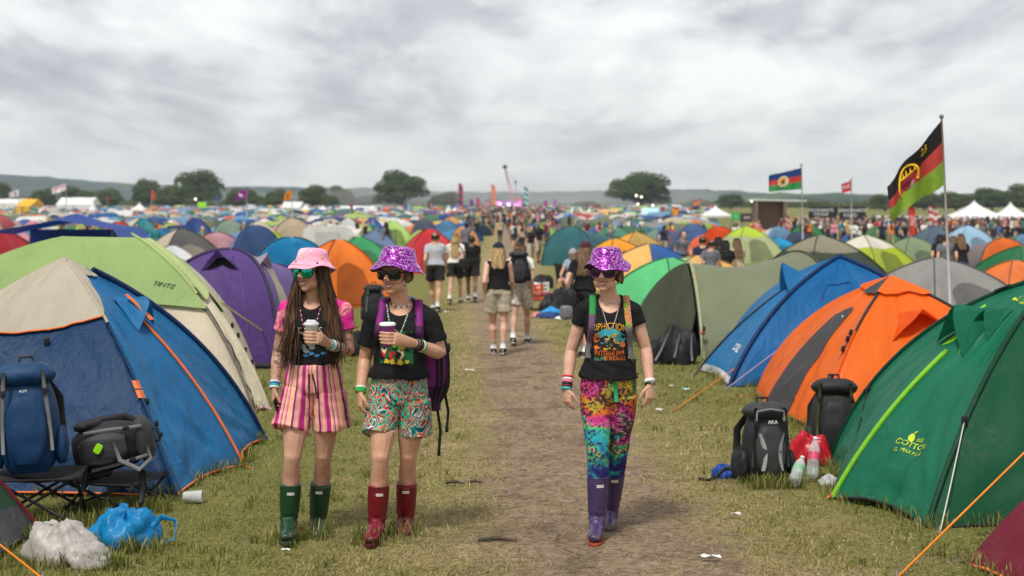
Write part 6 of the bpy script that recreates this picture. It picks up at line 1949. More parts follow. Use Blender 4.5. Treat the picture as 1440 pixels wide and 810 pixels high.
# seated man in a camp chair, right of the path
o, P, bv = walker('man in cap and pale printed shirt sitting in a camp chair right of the path', 1.44, 34.0, 1.75, PI + .5, SKIN_B, ramp_mat('printed_shirt', [(0, srgb(150, 170, 185)), (.55, srgb(40, 42, 50)), (.62, srgb(190, 195, 195))], scale=9), DENIM, HAIR_DK, 0, sit=True, cap=pm('grey_cap', srgb(150, 150, 150), .8), socks=False)
def camp_chair(label, x, y, yaw, seat_h=.42, back=True, z=0.0):
    o = thing('camp_chair', label, 'chair', (x, y, z)); R = rotz(yaw)
    L = lambda a, b, c: V((x, y, z)) + R @ V((a, b, c))
    fr = pm('black_tube', (.015, .015, .016), .4, metal=.4)
    for sx in (-1, 1):
        for p in ([L(sx * .26, -.24, .0), L(sx * .26, .24, seat_h)], [L(sx * .26, .24, .0), L(sx * .26, -.24, seat_h)]):
            mb = MB(); mb.tube(p, .011, 7); mb.build('leg', fr, o)
    for sy in (-1, 1):
        for p in ([L(-.26, sy * .24, .02), L(.26, sy * .24, seat_h)], [L(.26, sy * .24, .02), L(-.26, sy * .24, seat_h)]):
            mb = MB(); mb.tube(p, .010, 7); mb.build('leg', fr, o)
    mb = MB(); mb.grid([[L(-.27 + .54 * i / 8, -.25 + .5 * j / 8, seat_h - .05 * math.sin(PI * i / 8) * math.sin(PI * j / 8)) for j in range(9)] for i in range(9)])
    s_ = mb.build('seat', pm('black_canvas', (.016, .016, .017), .85, bump=.3), o); m = s_.modifiers.new('t', 'SOLIDIFY'); m.thickness = .012
    if back:
        mb = MB(); mb.grid([[L(-.27 + .54 * i / 8, .26 + .05 * math.sin(PI * i / 8) + .10 * j / 6, seat_h + .06 + .42 * j / 6) for j in range(7)] for i in range(9)])
        s_ = mb.build('backrest', pm('black_canvas', (.016, .016, .017), .85, bump=.3), o); m = s_.modifiers.new('t', 'SOLIDIFY'); m.thickness = .012
        for sx in (-1, 1):
            mb = MB(); mb.tube([L(sx * .27, .24, seat_h - .02), L(sx * .27, .36, seat_h + .5)], .011, 7); mb.build('post', fr, o)
    return o
camp_chair('black camp chair under the seated man in the grey cap', 1.44, 34.05, .5 , .40, z=gz(0, 34))
# standing group beyond the amber tent, seen from behind
TOPS = {n: pm(n + '_top', srgb(*c), .85) for n, c in dict(black=(26, 26, 28), navy=(30, 38, 62), grey=(96, 98, 108), tan=(176, 156, 130), white=(214, 212, 206), red=(170, 44, 44), blue=(58, 96, 150), green=(62, 96, 66), orange=(206, 110, 50), pink=(206, 130, 150), teal=(40, 120, 124), maroon=(92, 36, 46), yellow=(206, 176, 70)).items()}
for (px, Yq, h, hd, tp, hr, hl, sk, lb) in [
    (988, 31.0, 1.62, .2, 'navy', HAIR_DK, .0, SKIN_B, 'dark-haired man in navy top in the group beyond the amber tent'),
    (999, 30.0, 1.56, .6, 'grey', HAIR_DK, .0, SKIN_B, 'man in slate grey tee in the group beyond the amber tent'),
    (1011, 31.5, 1.60, -.2, 'black', HAIR_DK, .05, SKIN_D, 'person in black top half hidden in the middle of the group beyond the amber tent'),
    (1020, 30.4, 1.54, .3, 'black', HAIR_DK, .08, SKIN_D, 'dark-haired person in black top at the right of the group beyond the amber tent'),
    (1037, 30.6, 1.58, -.4, 'tan', HAIR_LB, .26, SKIN_D, 'long-haired woman in tan top standing apart beside the group beyond the amber tent'),
    (960, 42.0, 1.60, PI - .4, 'grey', HAIR_DK, .0, SKIN_B, 'man in grey vest behind the blue and yellow dome tent'),
    (1330, 34.0, 1.62, .2, 'grey', HAIR_DK, .0, SKIN_B, 'person in grey top just left of the tall flagpole, beyond the silver tent'),
    (1341, 34.6, 1.58, .0, 'yellow', HAIR_LB, .1, SKIN_D, 'person in yellow top beside the tall flagpole, beyond the silver tent'),
    (1352, 34.0, 1.64, -.2, 'black', HAIR_LB, .22, SKIN_D, 'long-haired person in black top right of the tall flagpole'),
    (1322, 35.6, 1.60, .3, 'black', HAIR_DK, .1, SKIN_B, 'person in black top at the left of the group by the tall flagpole'),
    (446, 62.0, 1.66, .3, 'tan', HAIR_LB, .15, SKIN_D, 'person in tan top standing among tents left of the white boxy tent'),
    (438, 63.0, 1.72, 2.6, 'blue', HAIR_DK, .0, SKIN_B, 'person in bright blue top standing among tents left of the white boxy tent'),
]:
    walker(lb, (px - 720) / FPX * Yq, Yq, h + gz(0, Yq) * 0, hd, sk, TOPS[tp], DENIM, hr, hl, stride=.06, vox=.014, socks=False)

# ---- distant crowd: one figure each, copied from a few poses
def far_pose(i, sit=False):
    rd = random.Random(i * 7 + 1)
    J, f, k = skel(0, 0, 1.72, 0 if i % 3 else PI, rd.uniform(.05, .34), rd.uniform(.04, .14), rd.uniform(.05, .22), 1 if i % 2 else -1)
    if i == 4: J['wrb'] = J['shb'] + V((.06, .05, .42)); J['elb'] = J['shb'] + V((.12, .02, .2))
    P = Person(J, f, k, 1.0 + .08 * (i % 2)); P.bust = False; mb = MB()
    P.torso(mb, -.13, 1.0, .012, bust=False); P.head(mb, False)
    for c in 'ab':
        P.arm(mb, c, .004); P.leg(mb, c, .006); P.foot(mb, c, .012)
        mb.ell(J['wr' + c] + (J['wr' + c] - J['el' + c]).normalized() * .07, (.045, .045, .06), nu=5, nv=8)
    if i % 2:
        hb = J['hd'] - f * .05
        mb.tube([hb + V((0, 0, .05)), hb - f * .05, hb - f * .06 + V((0, 0, -.26))], [.07, .08, .05], 10)
    sh = Shell(mb, .022, 2); lg = .52 if i % 2 == 0 else .12
    def pt(p):
        if (p - J['hd']).length < .15:
            v = p - J['hd']
            return 1 if (v.z > .05 or v.dot(f) < .03) else 0
        if i % 2 and p.z > 1.2 and (p - J['nk']).dot(f) < -.10 and abs(p.x) < .10: return 1
        if p.z < .11: return 4
        arm = min(min(seg_dist(p, J['sh' + c], J['el' + c]), seg_dist(p, J['el' + c], J['wr' + c])) for c in 'ab')
        if abs(p.x) > .15 and arm < .075: return 2 if min(seg_dist(p, J['sh' + c], J['sh' + c].lerp(J['el' + c], .5)) for c in 'ab') < .06 else 0
        if p.z > 1.43: return 0
        if p.z > .93: return 2
        return 3 if p.z > lg else 0
    sh.paint(pt)
    m = MB(); m.v = [tuple(c) for c in sh.co.astype(float)]; m.f = sh.f; m.m = sh.mi
    return m.mesh('far_figure', [SKIN_D, HAIR_DK, TOPS['black'], DENIM, BLACK])
POSES = [far_pose(i) for i in range(6)]
NC = [0]
def far_person(x, y, top, label, grp, rd, h=None):
    me = POSES[rd.randrange(6)]
    o = bpy.data.objects.new('person', me); COL.objects.link(o)
    o.location = (x, y, gz(x, y)); s = (h or rd.uniform(1.6, 1.84)) / 1.72; o.scale = (s, s, s)
    o.rotation_euler = (0, 0, rd.uniform(-.6, .6) + (PI if rd.random() < .25 else 0))
    for i, m in enumerate([rd.choice([SKIN_B, SKIN_D, SKIN_D, SKIN_C, SKIN_E]), rd.choice([HAIR_DK, HAIR_DK, HAIR_BR, HAIR_LB, HAIR_BL]), TOPS[top], rd.choice([DENIM, KSH, KSH, KH]), BLACK]):
        o.material_slots[i].link = 'OBJECT'; o.material_slots[i].material = m
    tag(o, label, 'person', grp); NC[0] += 1
    return o
rd = random.Random(21); TN = list(TOPS); TWT = [9, 3, 4, 2, 5, 2, 2, 2, 1, 2, 1, 2, 1]
for i in range(52):
    y = 84 * (200 / 84) ** (rd.random() ** .8); x = float(np.interp(y, _py, _px)) + rd.gauss(0, .8 + y * .012)
    tp = rd.choices(TN, TWT)[0]
    far_person(x, y, tp, 'distant festival-goer in %s top on the path towards the stage' % tp, 'people walking on the path far off', rd)
for i in range(110):
    y = rd.uniform(80, 124); px = rd.uniform(1030, 1500) if i % 5 else rd.uniform(1110, 1250); x = (px - 720) / FPX * y
    tp = rd.choices(TN, TWT)[0]
    far_person(x, y, tp, 'far figure in %s top in the throng before the white marquees' % tp, 'throng of people on the right of the field', rd)
for i, (px, y) in enumerate([(655, 56), (747, 60), (757, 61.5), (733, 70)]):
    tp = ['grey', 'black', 'black', 'tan'][i]
    far_person((px - 720) / FPX * y, y, tp, 'walker in %s top, among the first small figures up the path%s' % (tp, [', left edge', ', left of two', ', right of two', ''][i]), 'first small figures up the path', rd)
for i in range(44):
    y = rd.uniform(48, 120); px = rd.uniform(-40, 640) if i % 3 else rd.uniform(800, 1010); x = (px - 720) / FPX * y
    tp = rd.choices(TN, TWT)[0]
    far_person(x, y, tp, 'far figure in %s top standing about among the tents' % tp, 'people standing among the far tents', rd)
# ------------------------------------------------------------------ kit lying about
BLN = pm('blue_pack_nylon', srgb(12, 54, 92), .6, bump=.3, bscale=30); OLN = pm('olive_pack_nylon', (.018, .021, .014), .7, bump=.4, bscale=40)
OLW = pm('olive_webbing', srgb(58, 62, 40), .7)
g = gp(1082, 682)
rucksack('rucksack', 'black rucksack with curved pale grey panels standing on the grass before the orange tent', (g.x, g.y + .12, 0), .36, .26, .60, (BKN, GYN, BLACK), yaw=.12, tilt=-.10, style=1, logo='AKA', lz=(.455, -.205), lsz=.038)
g = gp(1178, 648)
rucksack('rucksack', 'dark olive rucksack with black lid, leaning against the orange tent', (g.x, g.y + .1, 0), .40, .28, .66, (OLN, BKN, OLW), yaw=-.15, tilt=-.14)
g = gp(950, 513)
SLUMP = (g.x, g.y + .15, 0)
g = gp(536, 445)
rucksack('rucksack', 'black pack standing behind the purple-hatted woman, by the orange tent', (-2.62, 27.0, 0), .42, .3, .72, (BKN, BKN, GREY), yaw=.2)
# camp stools at the lower left with two packs on them
camp_chair('black folding camp stool under the blue rucksack, lower left', -3.10, 9.35, .15, .32, back=False)
camp_chair('black folding camp stool under the black rucksack, beside the blue tent door', -2.74, 9.85, -.25, .20, back=False)
rucksack('rucksack', 'blue rucksack with grey straps standing on a camp stool, lower left', (-3.16, 9.35, .32), .40, .28, .72, (BLN, BLN, GREY), yaw=.22, tilt=-.06, roll=-.06, logo='ALPS', lz=(.545, -.212), lsz=.024)
o = rucksack('rucksack', 'black rucksack lying on its side on a camp stool before the blue tent', (-3.01, 9.80, .37), .34, .26, .54, (BKN, GYN, GREY), yaw=.1, roll=1.36)
mb = MB(); mb.rbox((-2.80, 9.62, .43), (.05, .01, .07), roty(.5)); mb.build('hang_tag', pm('lime_tag', srgb(150, 220, 20), .5), o)
mb = MB(); mb.tube([V((-2.72, 9.66, .49)), V((-2.66, 9.64, .35)), V((-2.52, 9.62, .29)), V((-2.44, 9.62, .37)), V((-2.48, 9.64, .45))], [(.018, .005)] * 5, 6); mb.build('loose_strap', GREY, o)
mb = MB(); mb.tube([V((-2.50, 9.62, .29)), V((-2.49, 9.60, .17)), V((-2.51, 9.6, .07))], [(.022, .005)] * 3, 6); mb.build('loose_strap', BLACK, o)

def crumple(name, cat, label, c, size, mat, seed, n=60, pw=.5, flat=.35, handle=None, grp=None):
    """a limp plastic or cloth bag: a sagging, creased lump"""
    c = V(c); o = thing(name, label, cat, c, grp); mb = MB(); rows = []
    for i in range(n // 2 + 1):
        la = -PI / 2 + PI * i / (n // 2)
        row = []
        for j in range(n):
            a = 2 * PI * j / n
            d = V((math.cos(la) * math.cos(a), math.cos(la) * math.sin(a), math.sin(la))); gt = .35 + .65 * max(0, d.z)
            q = d * 2.1 + V((seed, seed * 2, 0))
            q.z *= .6; ca, sa = math.cos(a + .5 * d.z), math.sin(a + .5 * d.z)
            r = .98 + .30 * noise.noise(q * .8) - .26 * abs(noise.noise(V((ca * 2.6, sa * 2.6, d.z * .7 + seed)))) * gt * 1.6 - .16 * abs(noise.noise(V((ca * 5.5, sa * 5.5, d.z * 1.2 + seed)))) * gt + .10 * abs(noise.noise(q * 2.4)) + .015 * noise.noise(q * 10)
            z = max(-flat, d.z) * r
            row.append(c + V((d.x * r * size[0], d.y * r * size[1], (z + flat) * size[2])))
        rows.append(row)
    mb.grid(rows, cv=True); b = mb.build('bag_skin', mat, o)
    if handle:
        m2 = MB(); m2.tube([c + V(h) for h in handle], [(.018, .004)] * len(handle), 6); m2.build('bag_handle', mat, o)
    return o
o = crumple('rucksack', 'rucksack', 'big slumped black rucksack at the mouth of the olive tunnel tent', SLUMP, (.34, .24, .36), BKN, 44)
for q in range(3):
    mb = MB(); mb.tube([V(SLUMP) + V((-.28 + .25 * q, -.20, .06)), V(SLUMP) + V((-.20 + .2 * q, -.26, .22)), V(SLUMP) + V((-.10 + .16 * q, -.16, .42))], [(.016, .006)] * 3, 6); mb.build('pack_strap', GREY, o)
BAGW = pm('white_polythene', srgb(188, 182, 176), .38, trans=.3, bump=1.0, bscale=17, spec=.4); BAGB = pm('blue_polythene', srgb(10, 128, 186), .4, trans=.25, bump=1.0, bscale=17, spec=.4)
crumple('carrier_bag', 'bag', 'crumpled whitish plastic bag on the grass, lower left', (-2.62, 8.28, 0), (.23, .17, .18), BAGW, 3.3)
crumple('carrier_bag', 'bag', 'small torn end of white plastic beside the crumpled whitish bag', (-2.42, 8.13, 0), (.13, .09, .11), BAGW, 8.1)
crumple('carrier_bag', 'bag', 'bright blue plastic bag with loop handle on the grass, lower left', (-2.36, 8.70, 0), (.22, .16, .17), BAGB, 5.6, handle=[(.14, -.02, .08), (.22, -.02, .17), (.31, -.03, .15), (.31, -.04, .04), (.2, -.05, .01)])
def plastic_cup_lying(label, p, yaw):
    o = thing('plastic_cup', label, 'cup', p); R = rotz(yaw) @ roty(PI / 2); mb = MB()
    mb.lathe([(.002, 0), (.034, 0), (.036, .01), (.046, .13), (.048, .132), (.044, .13), (.033, .012), (.002, .011)], V(p) + V((-.06, 0, .047)), 20, R=R); mb.build('cup_body', pm('clear_plastic', (.7, .71, .70), .2, trans=.4), o)
plastic_cup_lying('clear plastic cup lying on the grass by the blue tent corner', (gp(270, 708).x, gp(270, 708).y, 0), .05)
def clear(name, fac, tint):
    m, nt, nd, lk = new_mat(name); o_ = N(nt, 'ShaderNodeOutputMaterial'); p_ = N(nt, 'ShaderNodeBsdfPrincipled', Roughness=.08); p_.inputs['Base Color'].default_value = c4(tint)
    t_ = N(nt, 'ShaderNodeBsdfTransparent'); t_.inputs['Color'].default_value = (.93, .96, .95, 1); x_ = N(nt, 'ShaderNodeMixShader'); lw = N(nt, 'ShaderNodeLayerWeight', Blend=.35)
    mr = N(nt, 'ShaderNodeMapRange'); mr.inputs['To Min'].default_value = fac; mr.inputs['To Max'].default_value = .15; lk.new(lw.outputs['Facing'], mr.inputs['Value']); lk.new(mr.outputs[0], x_.inputs[0]); lk.new(p_.outputs[0], x_.inputs[1]); lk.new(t_.outputs[0], x_.inputs[2]); lk.new(x_.outputs[0], o_.inputs['Surface']); return m
CLEAR = clear('clear_bottle', .78, (.70, .75, .74))
def bottle(label, p, yaw, lean, L=.30, r=.045, tint=(.62, .68, .66), lab=None, grp=None):
    o = thing('plastic_bottle', label, 'bottle', p); R = rotz(yaw) @ roty(lean); mb = MB(); p = V(p) + V((0, 0, r))
    prof = [(.002, .004), (r * .8, 0), (r, .014), (r * .97, L * .18), (r, L * .22), (r * .96, L * .34), (r, L * .40), (r * .97, L * .6), (r * .86, L * .74), (r * .5, L * .87), (r * .33, L * .92), (r * .33, L * .97)]
    mb.lathe(prof, p, 20, R=R); mb.build('bottle_body', CLEAR, o)
    mb = MB(); mb.lathe([(r * .38, L * .95), (r * .40, L * .955), (r * .40, L), (.001, L + .001)], p, 14, R=R); mb.build('cap', WHITEP, o)
    mb = MB(); mb.lathe([(r * 1.012, L * .40), (r * 1.016, L * .42), (r * 1.0, L * .6)], p, 20, R=R); mb.build('label_sleeve', lab, o)
    return o
bottle('clear plastic bottle lying by the black rucksack, base towards the lens', (gp(1112, 682).x - .01, gp(1112, 688).y, .0), PI * .36, 1.05, lab=pm('mint_label', srgb(150, 200, 170), .5, trans=.3))
bottle('clear bottle with pink label leaning on the red bag', (gp(1138, 676).x, gp(1138, 682).y + .08, .0), PI * .38, .55, .32, lab=pm('pink_label', srgb(200, 70, 100), .5))
crumple('red_bag', 'bag', 'crumpled red plastic bag behind the two plastic bottles', (gp(1142, 655).x, gp(1142, 655).y + .05, 0), (.17, .12, .20), pm('red_polythene', srgb(196, 26, 44), .35, trans=.2, spec=.5), 12.7)
crumple('wet_wipe_pack', 'litter', 'clear crumpled wrapper beside the green tent point', (gp(1164, 682).x, gp(1164, 682).y, 0), (.07, .06, .06), pm('clear_plastic', (.7, .71, .70), .2, trans=.4), 15.2)
o = crumple('pouch', 'bag', 'small blue pouch with black strap lying left of the black rucksack', (gp(1018, 672).x, gp(1018, 672).y, 0), (.085, .07, .085), pm('blue_pouch', srgb(24, 66, 140), .6), 18.4)
q = gp(1018, 676); mb = MB(); mb.tube([q + V((.06, 0, .09)), q + V((.0, -.05, .10)), q + V((-.05, -.05, .05)), q + V((-.12, -.04, .01)), q + V((-.19, -.02, .015))], [(.014, .005)] * 5, 6); mb.build('pouch_strap', BLACK, o)
crumple('stuff_sack', 'bag', 'black stuff sack between the blue pouch and the black rucksack', (gp(1042, 675).x, gp(1042, 675).y + .05, 0), (.075, .08, .19), BKN, 21.0)
# flip-flops, drink can and pegs at the lower left
q = V((-2.98, 9.0, 0)); o = thing('flip_flop', 'pink flip-flop lying under the camp stools', 'flip-flop', q); mb = MB()
mb.rbox(q + V((0, 0, .012)), (.24, .09, .022), rotz(.15), e=3); mb.build('flip_flop_sole', pm('pink_foam', srgb(214, 120, 140), .7), o)
mb = MB(); mb.tube([q + V((-.06, -.04, .02)), q + V((0, 0, .055)), q + V((.07, 0, .02))], .007, 6); mb.tube([q + V((-.06, .04, .02)), q + V((0, 0, .055))], .007, 6); mb.build('flip_flop_strap', pm('white_rubber', (.7, .68, .66), .5), o)
q = V((-2.62, 9.25, 0)); o = thing('drink_can', 'dark drink can with white lettering lying under the camp stool', 'can', q); mb = MB()
mb.lathe([(.001, 0), (.026, 0), (.033, .01), (.033, .15), (.026, .162), (.001, .16)], q + V((-.07, 0, .034)), 18, R=rotz(-.3) @ roty(PI / 2)); mb.build('can_body', pm('dark_can', (.03, .03, .035), .3, metal=.6), o)
mb = MB(); add_text(mb, 'COOL', lambda x, y: q + rotz(-.3) @ V((x, -.0345 + abs(y) * .25, .036 + y)), .05); mb.build('can_lettering', pm('white_print', (.8, .8, .78), .5), o, smooth=False)

# litter
rdl = random.Random(4)
def scrap(label, p, s, mat, seed, name='paper_scrap'):
    s = (s[0] * .72, s[1] * .72)
    c = V((p.x, p.y, gh(p.x, p.y) + .018)); mb = MB(); rows = []
    for i in range(7):
        rows.append([c + V((s[0] * (i / 6 - .5) * (1 + .2 * nz(j, seed)), s[1] * (j / 5 - .5) * (1 + .3 * nz(i, seed + 3)), .35 * s[1] * (nz(i * .5, j * .6, seed) + .5 * nz(i * 1.1, j * 1.2, seed + 5)) + .02)) for j in range(6)])
    mb.grid(rows); o = mb.build(name, mat, None, origin=c); tag(o, label, 'litter'); return o
PAPW = pm('white_paper', (.68, .67, .65), .7); PAPB = pm('pale_blue_wrapper', srgb(170, 205, 215), .5)
for i, (px, py, w, d, mt, lb) in enumerate([
    (964, 552, .11, .08, PAPB, 'pale blue wrapper on the grass before the blue tent on the right'), (944, 547, .07, .05, PAPW, 'tiny white paper on the grass left of the pale blue wrapper'),
    (928, 580, .12, .06, PAPW, 'white paper scrap beside the watch hand of the woman in leggings'), (1000, 793, .16, .05, PAPW, 'torn white paper on the dirt, lower right of the path'),
    (1035, 730, .09, .05, PAPW, 'folded white scrap on the grass before the green tent'), (1044, 561, .10, .06, pm('orange_wrapper', srgb(230, 120, 30), .5), 'orange wrapper on the grass before the blue tent on the right'),
    (660, 523, .16, .05, PAPW, 'pale paper on the left verge of the path'), (628, 440, .14, .10, PAPW, 'white cup shard on grass behind the purple rucksack'), (402, 781, .07, .03, PAPW, 'thin white strip in the grass below the green boots'),
    (572, 515, .10, .06, PAPW, 'white scrap on the grass between the two women'), (1100, 640, .0, .0, PAPW, '')]):
    if lb: scrap(lb, gp(px, py), (w, d), mt, i * 3.1)
for i, (px, py, L) in enumerate([(700, 764, .24), (640, 683, .14), (668, 682, .10)]):
    p = gp(px, py); mb = MB(); mb.tube([V((p.x - L / 2, p.y, .02)), V((p.x, p.y + .02, .03)), V((p.x + L / 2, p.y - .01, .018))], [.010, .014, .006], 7)
    tag(mb.build('stick', BARK, None, origin=V((p.x, p.y, 0))), ['dark broken stick on the ground between the red boots and the purple boots', 'pale broken twig on the verge right of the red boots', 'short twig next to the pale broken twig'][i], 'stick')
# heap of kit right of the path, beyond the woman in leggings
for i, (px, py, Yk, sz, col, lb) in enumerate([
    (776, 418, 30, (.26, .2, .28), BKN, 'black kit bag at the front of the heap right of the path'), (790, 398, 31, (.26, .2, .36), BKN, 'tall black kit bag at the back of the heap right of the path'),
    (800, 412, 30.5, (.22, .17, .2), pm('denim_bag', srgb(90, 112, 150), .8), 'pale denim bundle on the heap right of the path'), (774, 402, 29, (.2, .13, .12), pm('sky_blue_bag', srgb(40, 140, 200), .6), 'sky blue rolled mat by the heap right of the path'),
    (772, 430, 28, (.26, .18, .10), pm('navy_jacket', srgb(40, 62, 110), .8), 'navy jacket thrown on the grass before the heap'), (757, 428, 28.2, (.16, .14, .08), pm('pink_cloth', srgb(214, 130, 120), .8), 'small pink cloth on the grass left of the navy jacket'),
    (796, 426, 27.6, (.22, .15, .07), PAPW, 'white sheet lying on the grass beside the navy jacket'), (764, 372, 40, (.3, .22, .3), BKN, 'black crate-shaped bag on the grass beyond the trolley'),
    (855, 440, 24, (.3, .2, .3), BKN, 'dark bag beside the pale green tent')]):
    X = (px - 720) / FPX * Yk
    crumple('kit_bag', 'bag', lb, (X, Yk, gz(0, Yk)), sz, col, 30 + i * 2.7)
# trolley with a black wheel
Yt = 30.5; X = (748 - 720) / FPX * Yt; o = thing('trolley', 'small hand trolley with a black wheel and red and orange crates, right of the path', 'trolley', (X, Yt, 0))
for sx in (-.02, .42):
    mb = MB(); mb.tube([V((X + sx, Yt + .155 * math.cos(a), .18 + .155 * math.sin(a))) for a in [2 * PI * q / 24 for q in range(24)]], .035, 8, closed=True); w_ = mb.build('wheel', pm('black_rubber', (.014, .014, .014), .7), o)
    mb = MB(); mb.lathe([(.001, -.02), (.07, -.02), (.08, 0), (.07, .02), (.001, .02)], (X + sx, Yt, .18), 14, R=roty(PI / 2)); mb.build('hub', GREY, w_)
mb = MB(); mb.box((X + .2, Yt + .1, .34), (.5, .9, .06)); mb.tube([V((X + .2, Yt - .3, .34)), V((X + .2, Yt - .8, .8))], .014, 7); mb.build('bed', pm('red_metal', srgb(150, 50, 40), .5), o)
for i, (px, Yk, c, lb) in enumerate([(742, 34, (200, 60, 50), 'red plastic crate on the grass beyond the trolley'), (752, 34.5, (222, 110, 40), 'orange plastic crate right of the red crate'), (760, 35.5, (205, 205, 200), 'white cool box behind the orange crate'), (733, 36, (40, 42, 48), 'dark plastic crate behind the red crate')]):
    X = (px - 720) / FPX * Yk; q = V((X, Yk, gz(0, Yk))); o = thing('crate', lb, 'crate', q); m_ = pm('crate_plastic', srgb(*c), .5); mb = MB()
    for zz in (.03, .14, .25, .34): 
        for sx in (-1, 1): mb.box(q + V((sx * .19, 0, zz)), (.02, .30, .05)); mb.box(q + V((0, sx * .145, zz)), (.36, .02, .05))
    for sx in (-1, 1):
        for sy in (-1, 1): mb.box(q + V((sx * .195, sy * .15, .19)), (.035, .035, .36))
    mb.box(q + V((0, 0, .02)), (.36, .27, .02)); mb.build('crate_shell', m_, o, smooth=False)
    crumple('kit_bag', 'bag', 'small bundle stuffed in the %s' % lb.split(' on ')[0].split(' right')[0].split(' behind')[0], (X, Yk, gz(0, Yk) + .2), (.12, .1, .16), [BKN, PAPW, BLN, pm('pink_cloth', srgb(214, 130, 120), .8)][i], 61 + i)
for i, (px, Yk, c, lb) in enumerate([(560, 31, (150, 175, 120), 'pale green bundle on the grass left of the man in grey'), (572, 30, (60, 70, 120), 'blue bundle on the grass left of the man in grey'), (548, 30, (30, 30, 34), 'black bundle among kit behind the purple hat'), (580, 29, (200, 90, 120), 'small pink bundle at the feet of the man in grey'), (545, 34, (170, 170, 170), 'light grey bundle by the red dome tent'), (500, 20.5, (26, 26, 28), 'black bag on the grass between the two women with cups')]):
    X = (px - 720) / FPX * Yk; crumple('kit_bag', 'bag', lb, (X, Yk, gz(0, Yk)), (.3, .22, .26) if i != 3 else (.12, .1, .14), pm('bundle_cloth', srgb(*c), .8), 80 + i * 3)

# ------------------------------------------------------------------ flags
def cloth(attach0, attach1, tip0, tip1, mats, mf, name, parent, nu=26, nv=14, wave=.05, seed=1, extra=None):
    mb = MB(); rows = []; a0, a1, t0, t1 = map(V, (attach0, attach1, tip0, tip1))
    for i in range(nu + 1):
        u = i / nu; row = []
        for j in range(nv + 1):
            v = j / nv
            p = a0.lerp(a1, v).lerp(t0.lerp(t1, v), u)
            w = wave * u ** .7 * (math.sin(u * 8.5 + v * 1.4 + seed) + .5 * math.sin(u * 15 - v * 2 + seed * 2))
            p = p + V((0.15 * w, w, .12 * w))
            row.append(p)
        rows.append(row)
    mb.grid(rows, lambda i, j: mf((i + .5) / nu, (j + .5) / nv))
    o = mb.build(name, mats, parent)
    bv = BVHTree.FromPolygons([V(q) for q in mb.v], mb.f)
    def place(u, v):
        p = a0.lerp(a1, v).lerp(t0.lerp(t1, v), u)
        h = bv.ray_cast(p - V((0, 3, 0)), V((0, 1, 0)))
        return (h[0] if h[0] is not None else p) - V((0, .006, 0))
    return o, place
def flag(label, Y, foot, top, atts, tips, cols, mf, wave=.05, seed=1, pole_mat=None, pr=.018, name='flag', nu=26, nv=14):
    b = at(foot[0], foot[1], Y); b.z = gz(b.x, Y); t_ = at(top[0], top[1], Y)
    o = thing(name, label, 'flag', b)
    mb = MB(); mb.tube([b - V((0, 0, .2)), b.lerp(t_, .5), t_], [pr, pr * .9, pr * .7], 8); pl = mb.build('pole', pole_mat or pm('pale_pole', (.52, .52, .52), .4, metal=.3), o)
    mb = MB(); mb.ell(t_, pr * 1.6); mb.build('finial', GREY, pl)
    c, place = cloth(at(*atts[0], Y), at(*atts[1], Y), at(*tips[0], Y), at(*tips[1], Y), [pm('flag_cloth', srgb(*q), .8, trans=.25) for q in cols], mf, 'flag_cloth', o, wave=wave, seed=seed, nu=nu, nv=nv)
    return o, c, place
YEL = pm('yellow_ink', srgb(225, 180, 30), .8)
o, c, pl = flag('big black, red and green tricolour with yellow emblem on a tall pole, right', 16.6, (1342, 440), (1324, 164), ((1325, 168), (1330, 258)), ((1246, 262), (1250, 310)),
                [(30, 28, 28), (178, 62, 58), (124, 158, 52), (120, 34, 40)], lambda u, v: 0 if v < .33 + .06 * u else (1 if v < .64 else 2), wave=.15, seed=2.2, pr=.017, nu=40, nv=24)
mb = MB(); mb.tube([pl(.62 + .17 * math.cos(a), .46 + .30 * math.sin(a)) for a in [PI * .9 + PI * 1.35 * q / 26 for q in range(27)]], .014, 6)
for q in range(5): mb.tube([pl(.50 + .05 * q, .22 + .015 * (q % 2)), pl(.50 + .05 * q, .33)], .011, 5)
mb.tube([pl(.48, .34), pl(.74, .30)], .010, 5)
add_text(mb, '23', lambda x, y: pl(.36 - x * .5, .14 - y * .8), .24)
mb.build('flag_emblem', YEL, c)
mb = MB(); mb.poly([pl(.62 + .08 * math.cos(a), .50 + .14 * math.sin(a)) for a in [2 * PI * q / 12 for q in range(12)]]); mb.build('flag_emblem', pm('maroon_ink', srgb(120, 34, 46), .8), c)
mb = MB(); mb.poly([pl(.55 + .03 * math.cos(a), .56 + .09 * math.sin(a)) for a in [2 * PI * q / 9 for q in range(9)]]); mb.build('flag_emblem', pm('grey_ink', srgb(150, 140, 135), .7), c)
o, c, pl = flag('blue, red and green flag with a round gold emblem on a white pole', 42, (1130, 345), (1127, 232), ((1127, 236), (1127, 266)), ((1081, 247), (1081, 270)),
                [(34, 62, 120), (196, 58, 62), (56, 140, 78)], lambda u, v: 0 if v < .36 else (1 if v < .66 else 2), wave=.08, seed=.6, pr=.022)
for r_, mt in ((.20, pm('cream_ink', srgb(220, 205, 170), .8)), (.14, pm('gold_ink', srgb(225, 165, 50), .75))):
    mb = MB(); mb.poly([pl(.56 + r_ * .8 * math.cos(a), .50 + r_ * 1.5 * math.sin(a)) - V((0, .03 - r_ * .1, 0)) for a in [2 * PI * q / 16 for q in range(16)]]); mb.build('flag_emblem', mt, c)
mb = MB(); mb.poly([pl(.57 + .06 * math.cos(a), .52 + .10 * math.sin(a)) - V((0, .05, 0)) for a in [2 * PI * q / 8 for q in range(8)]]); mb.build('flag_emblem', pm('brown_ink', srgb(110, 70, 30), .7), c)
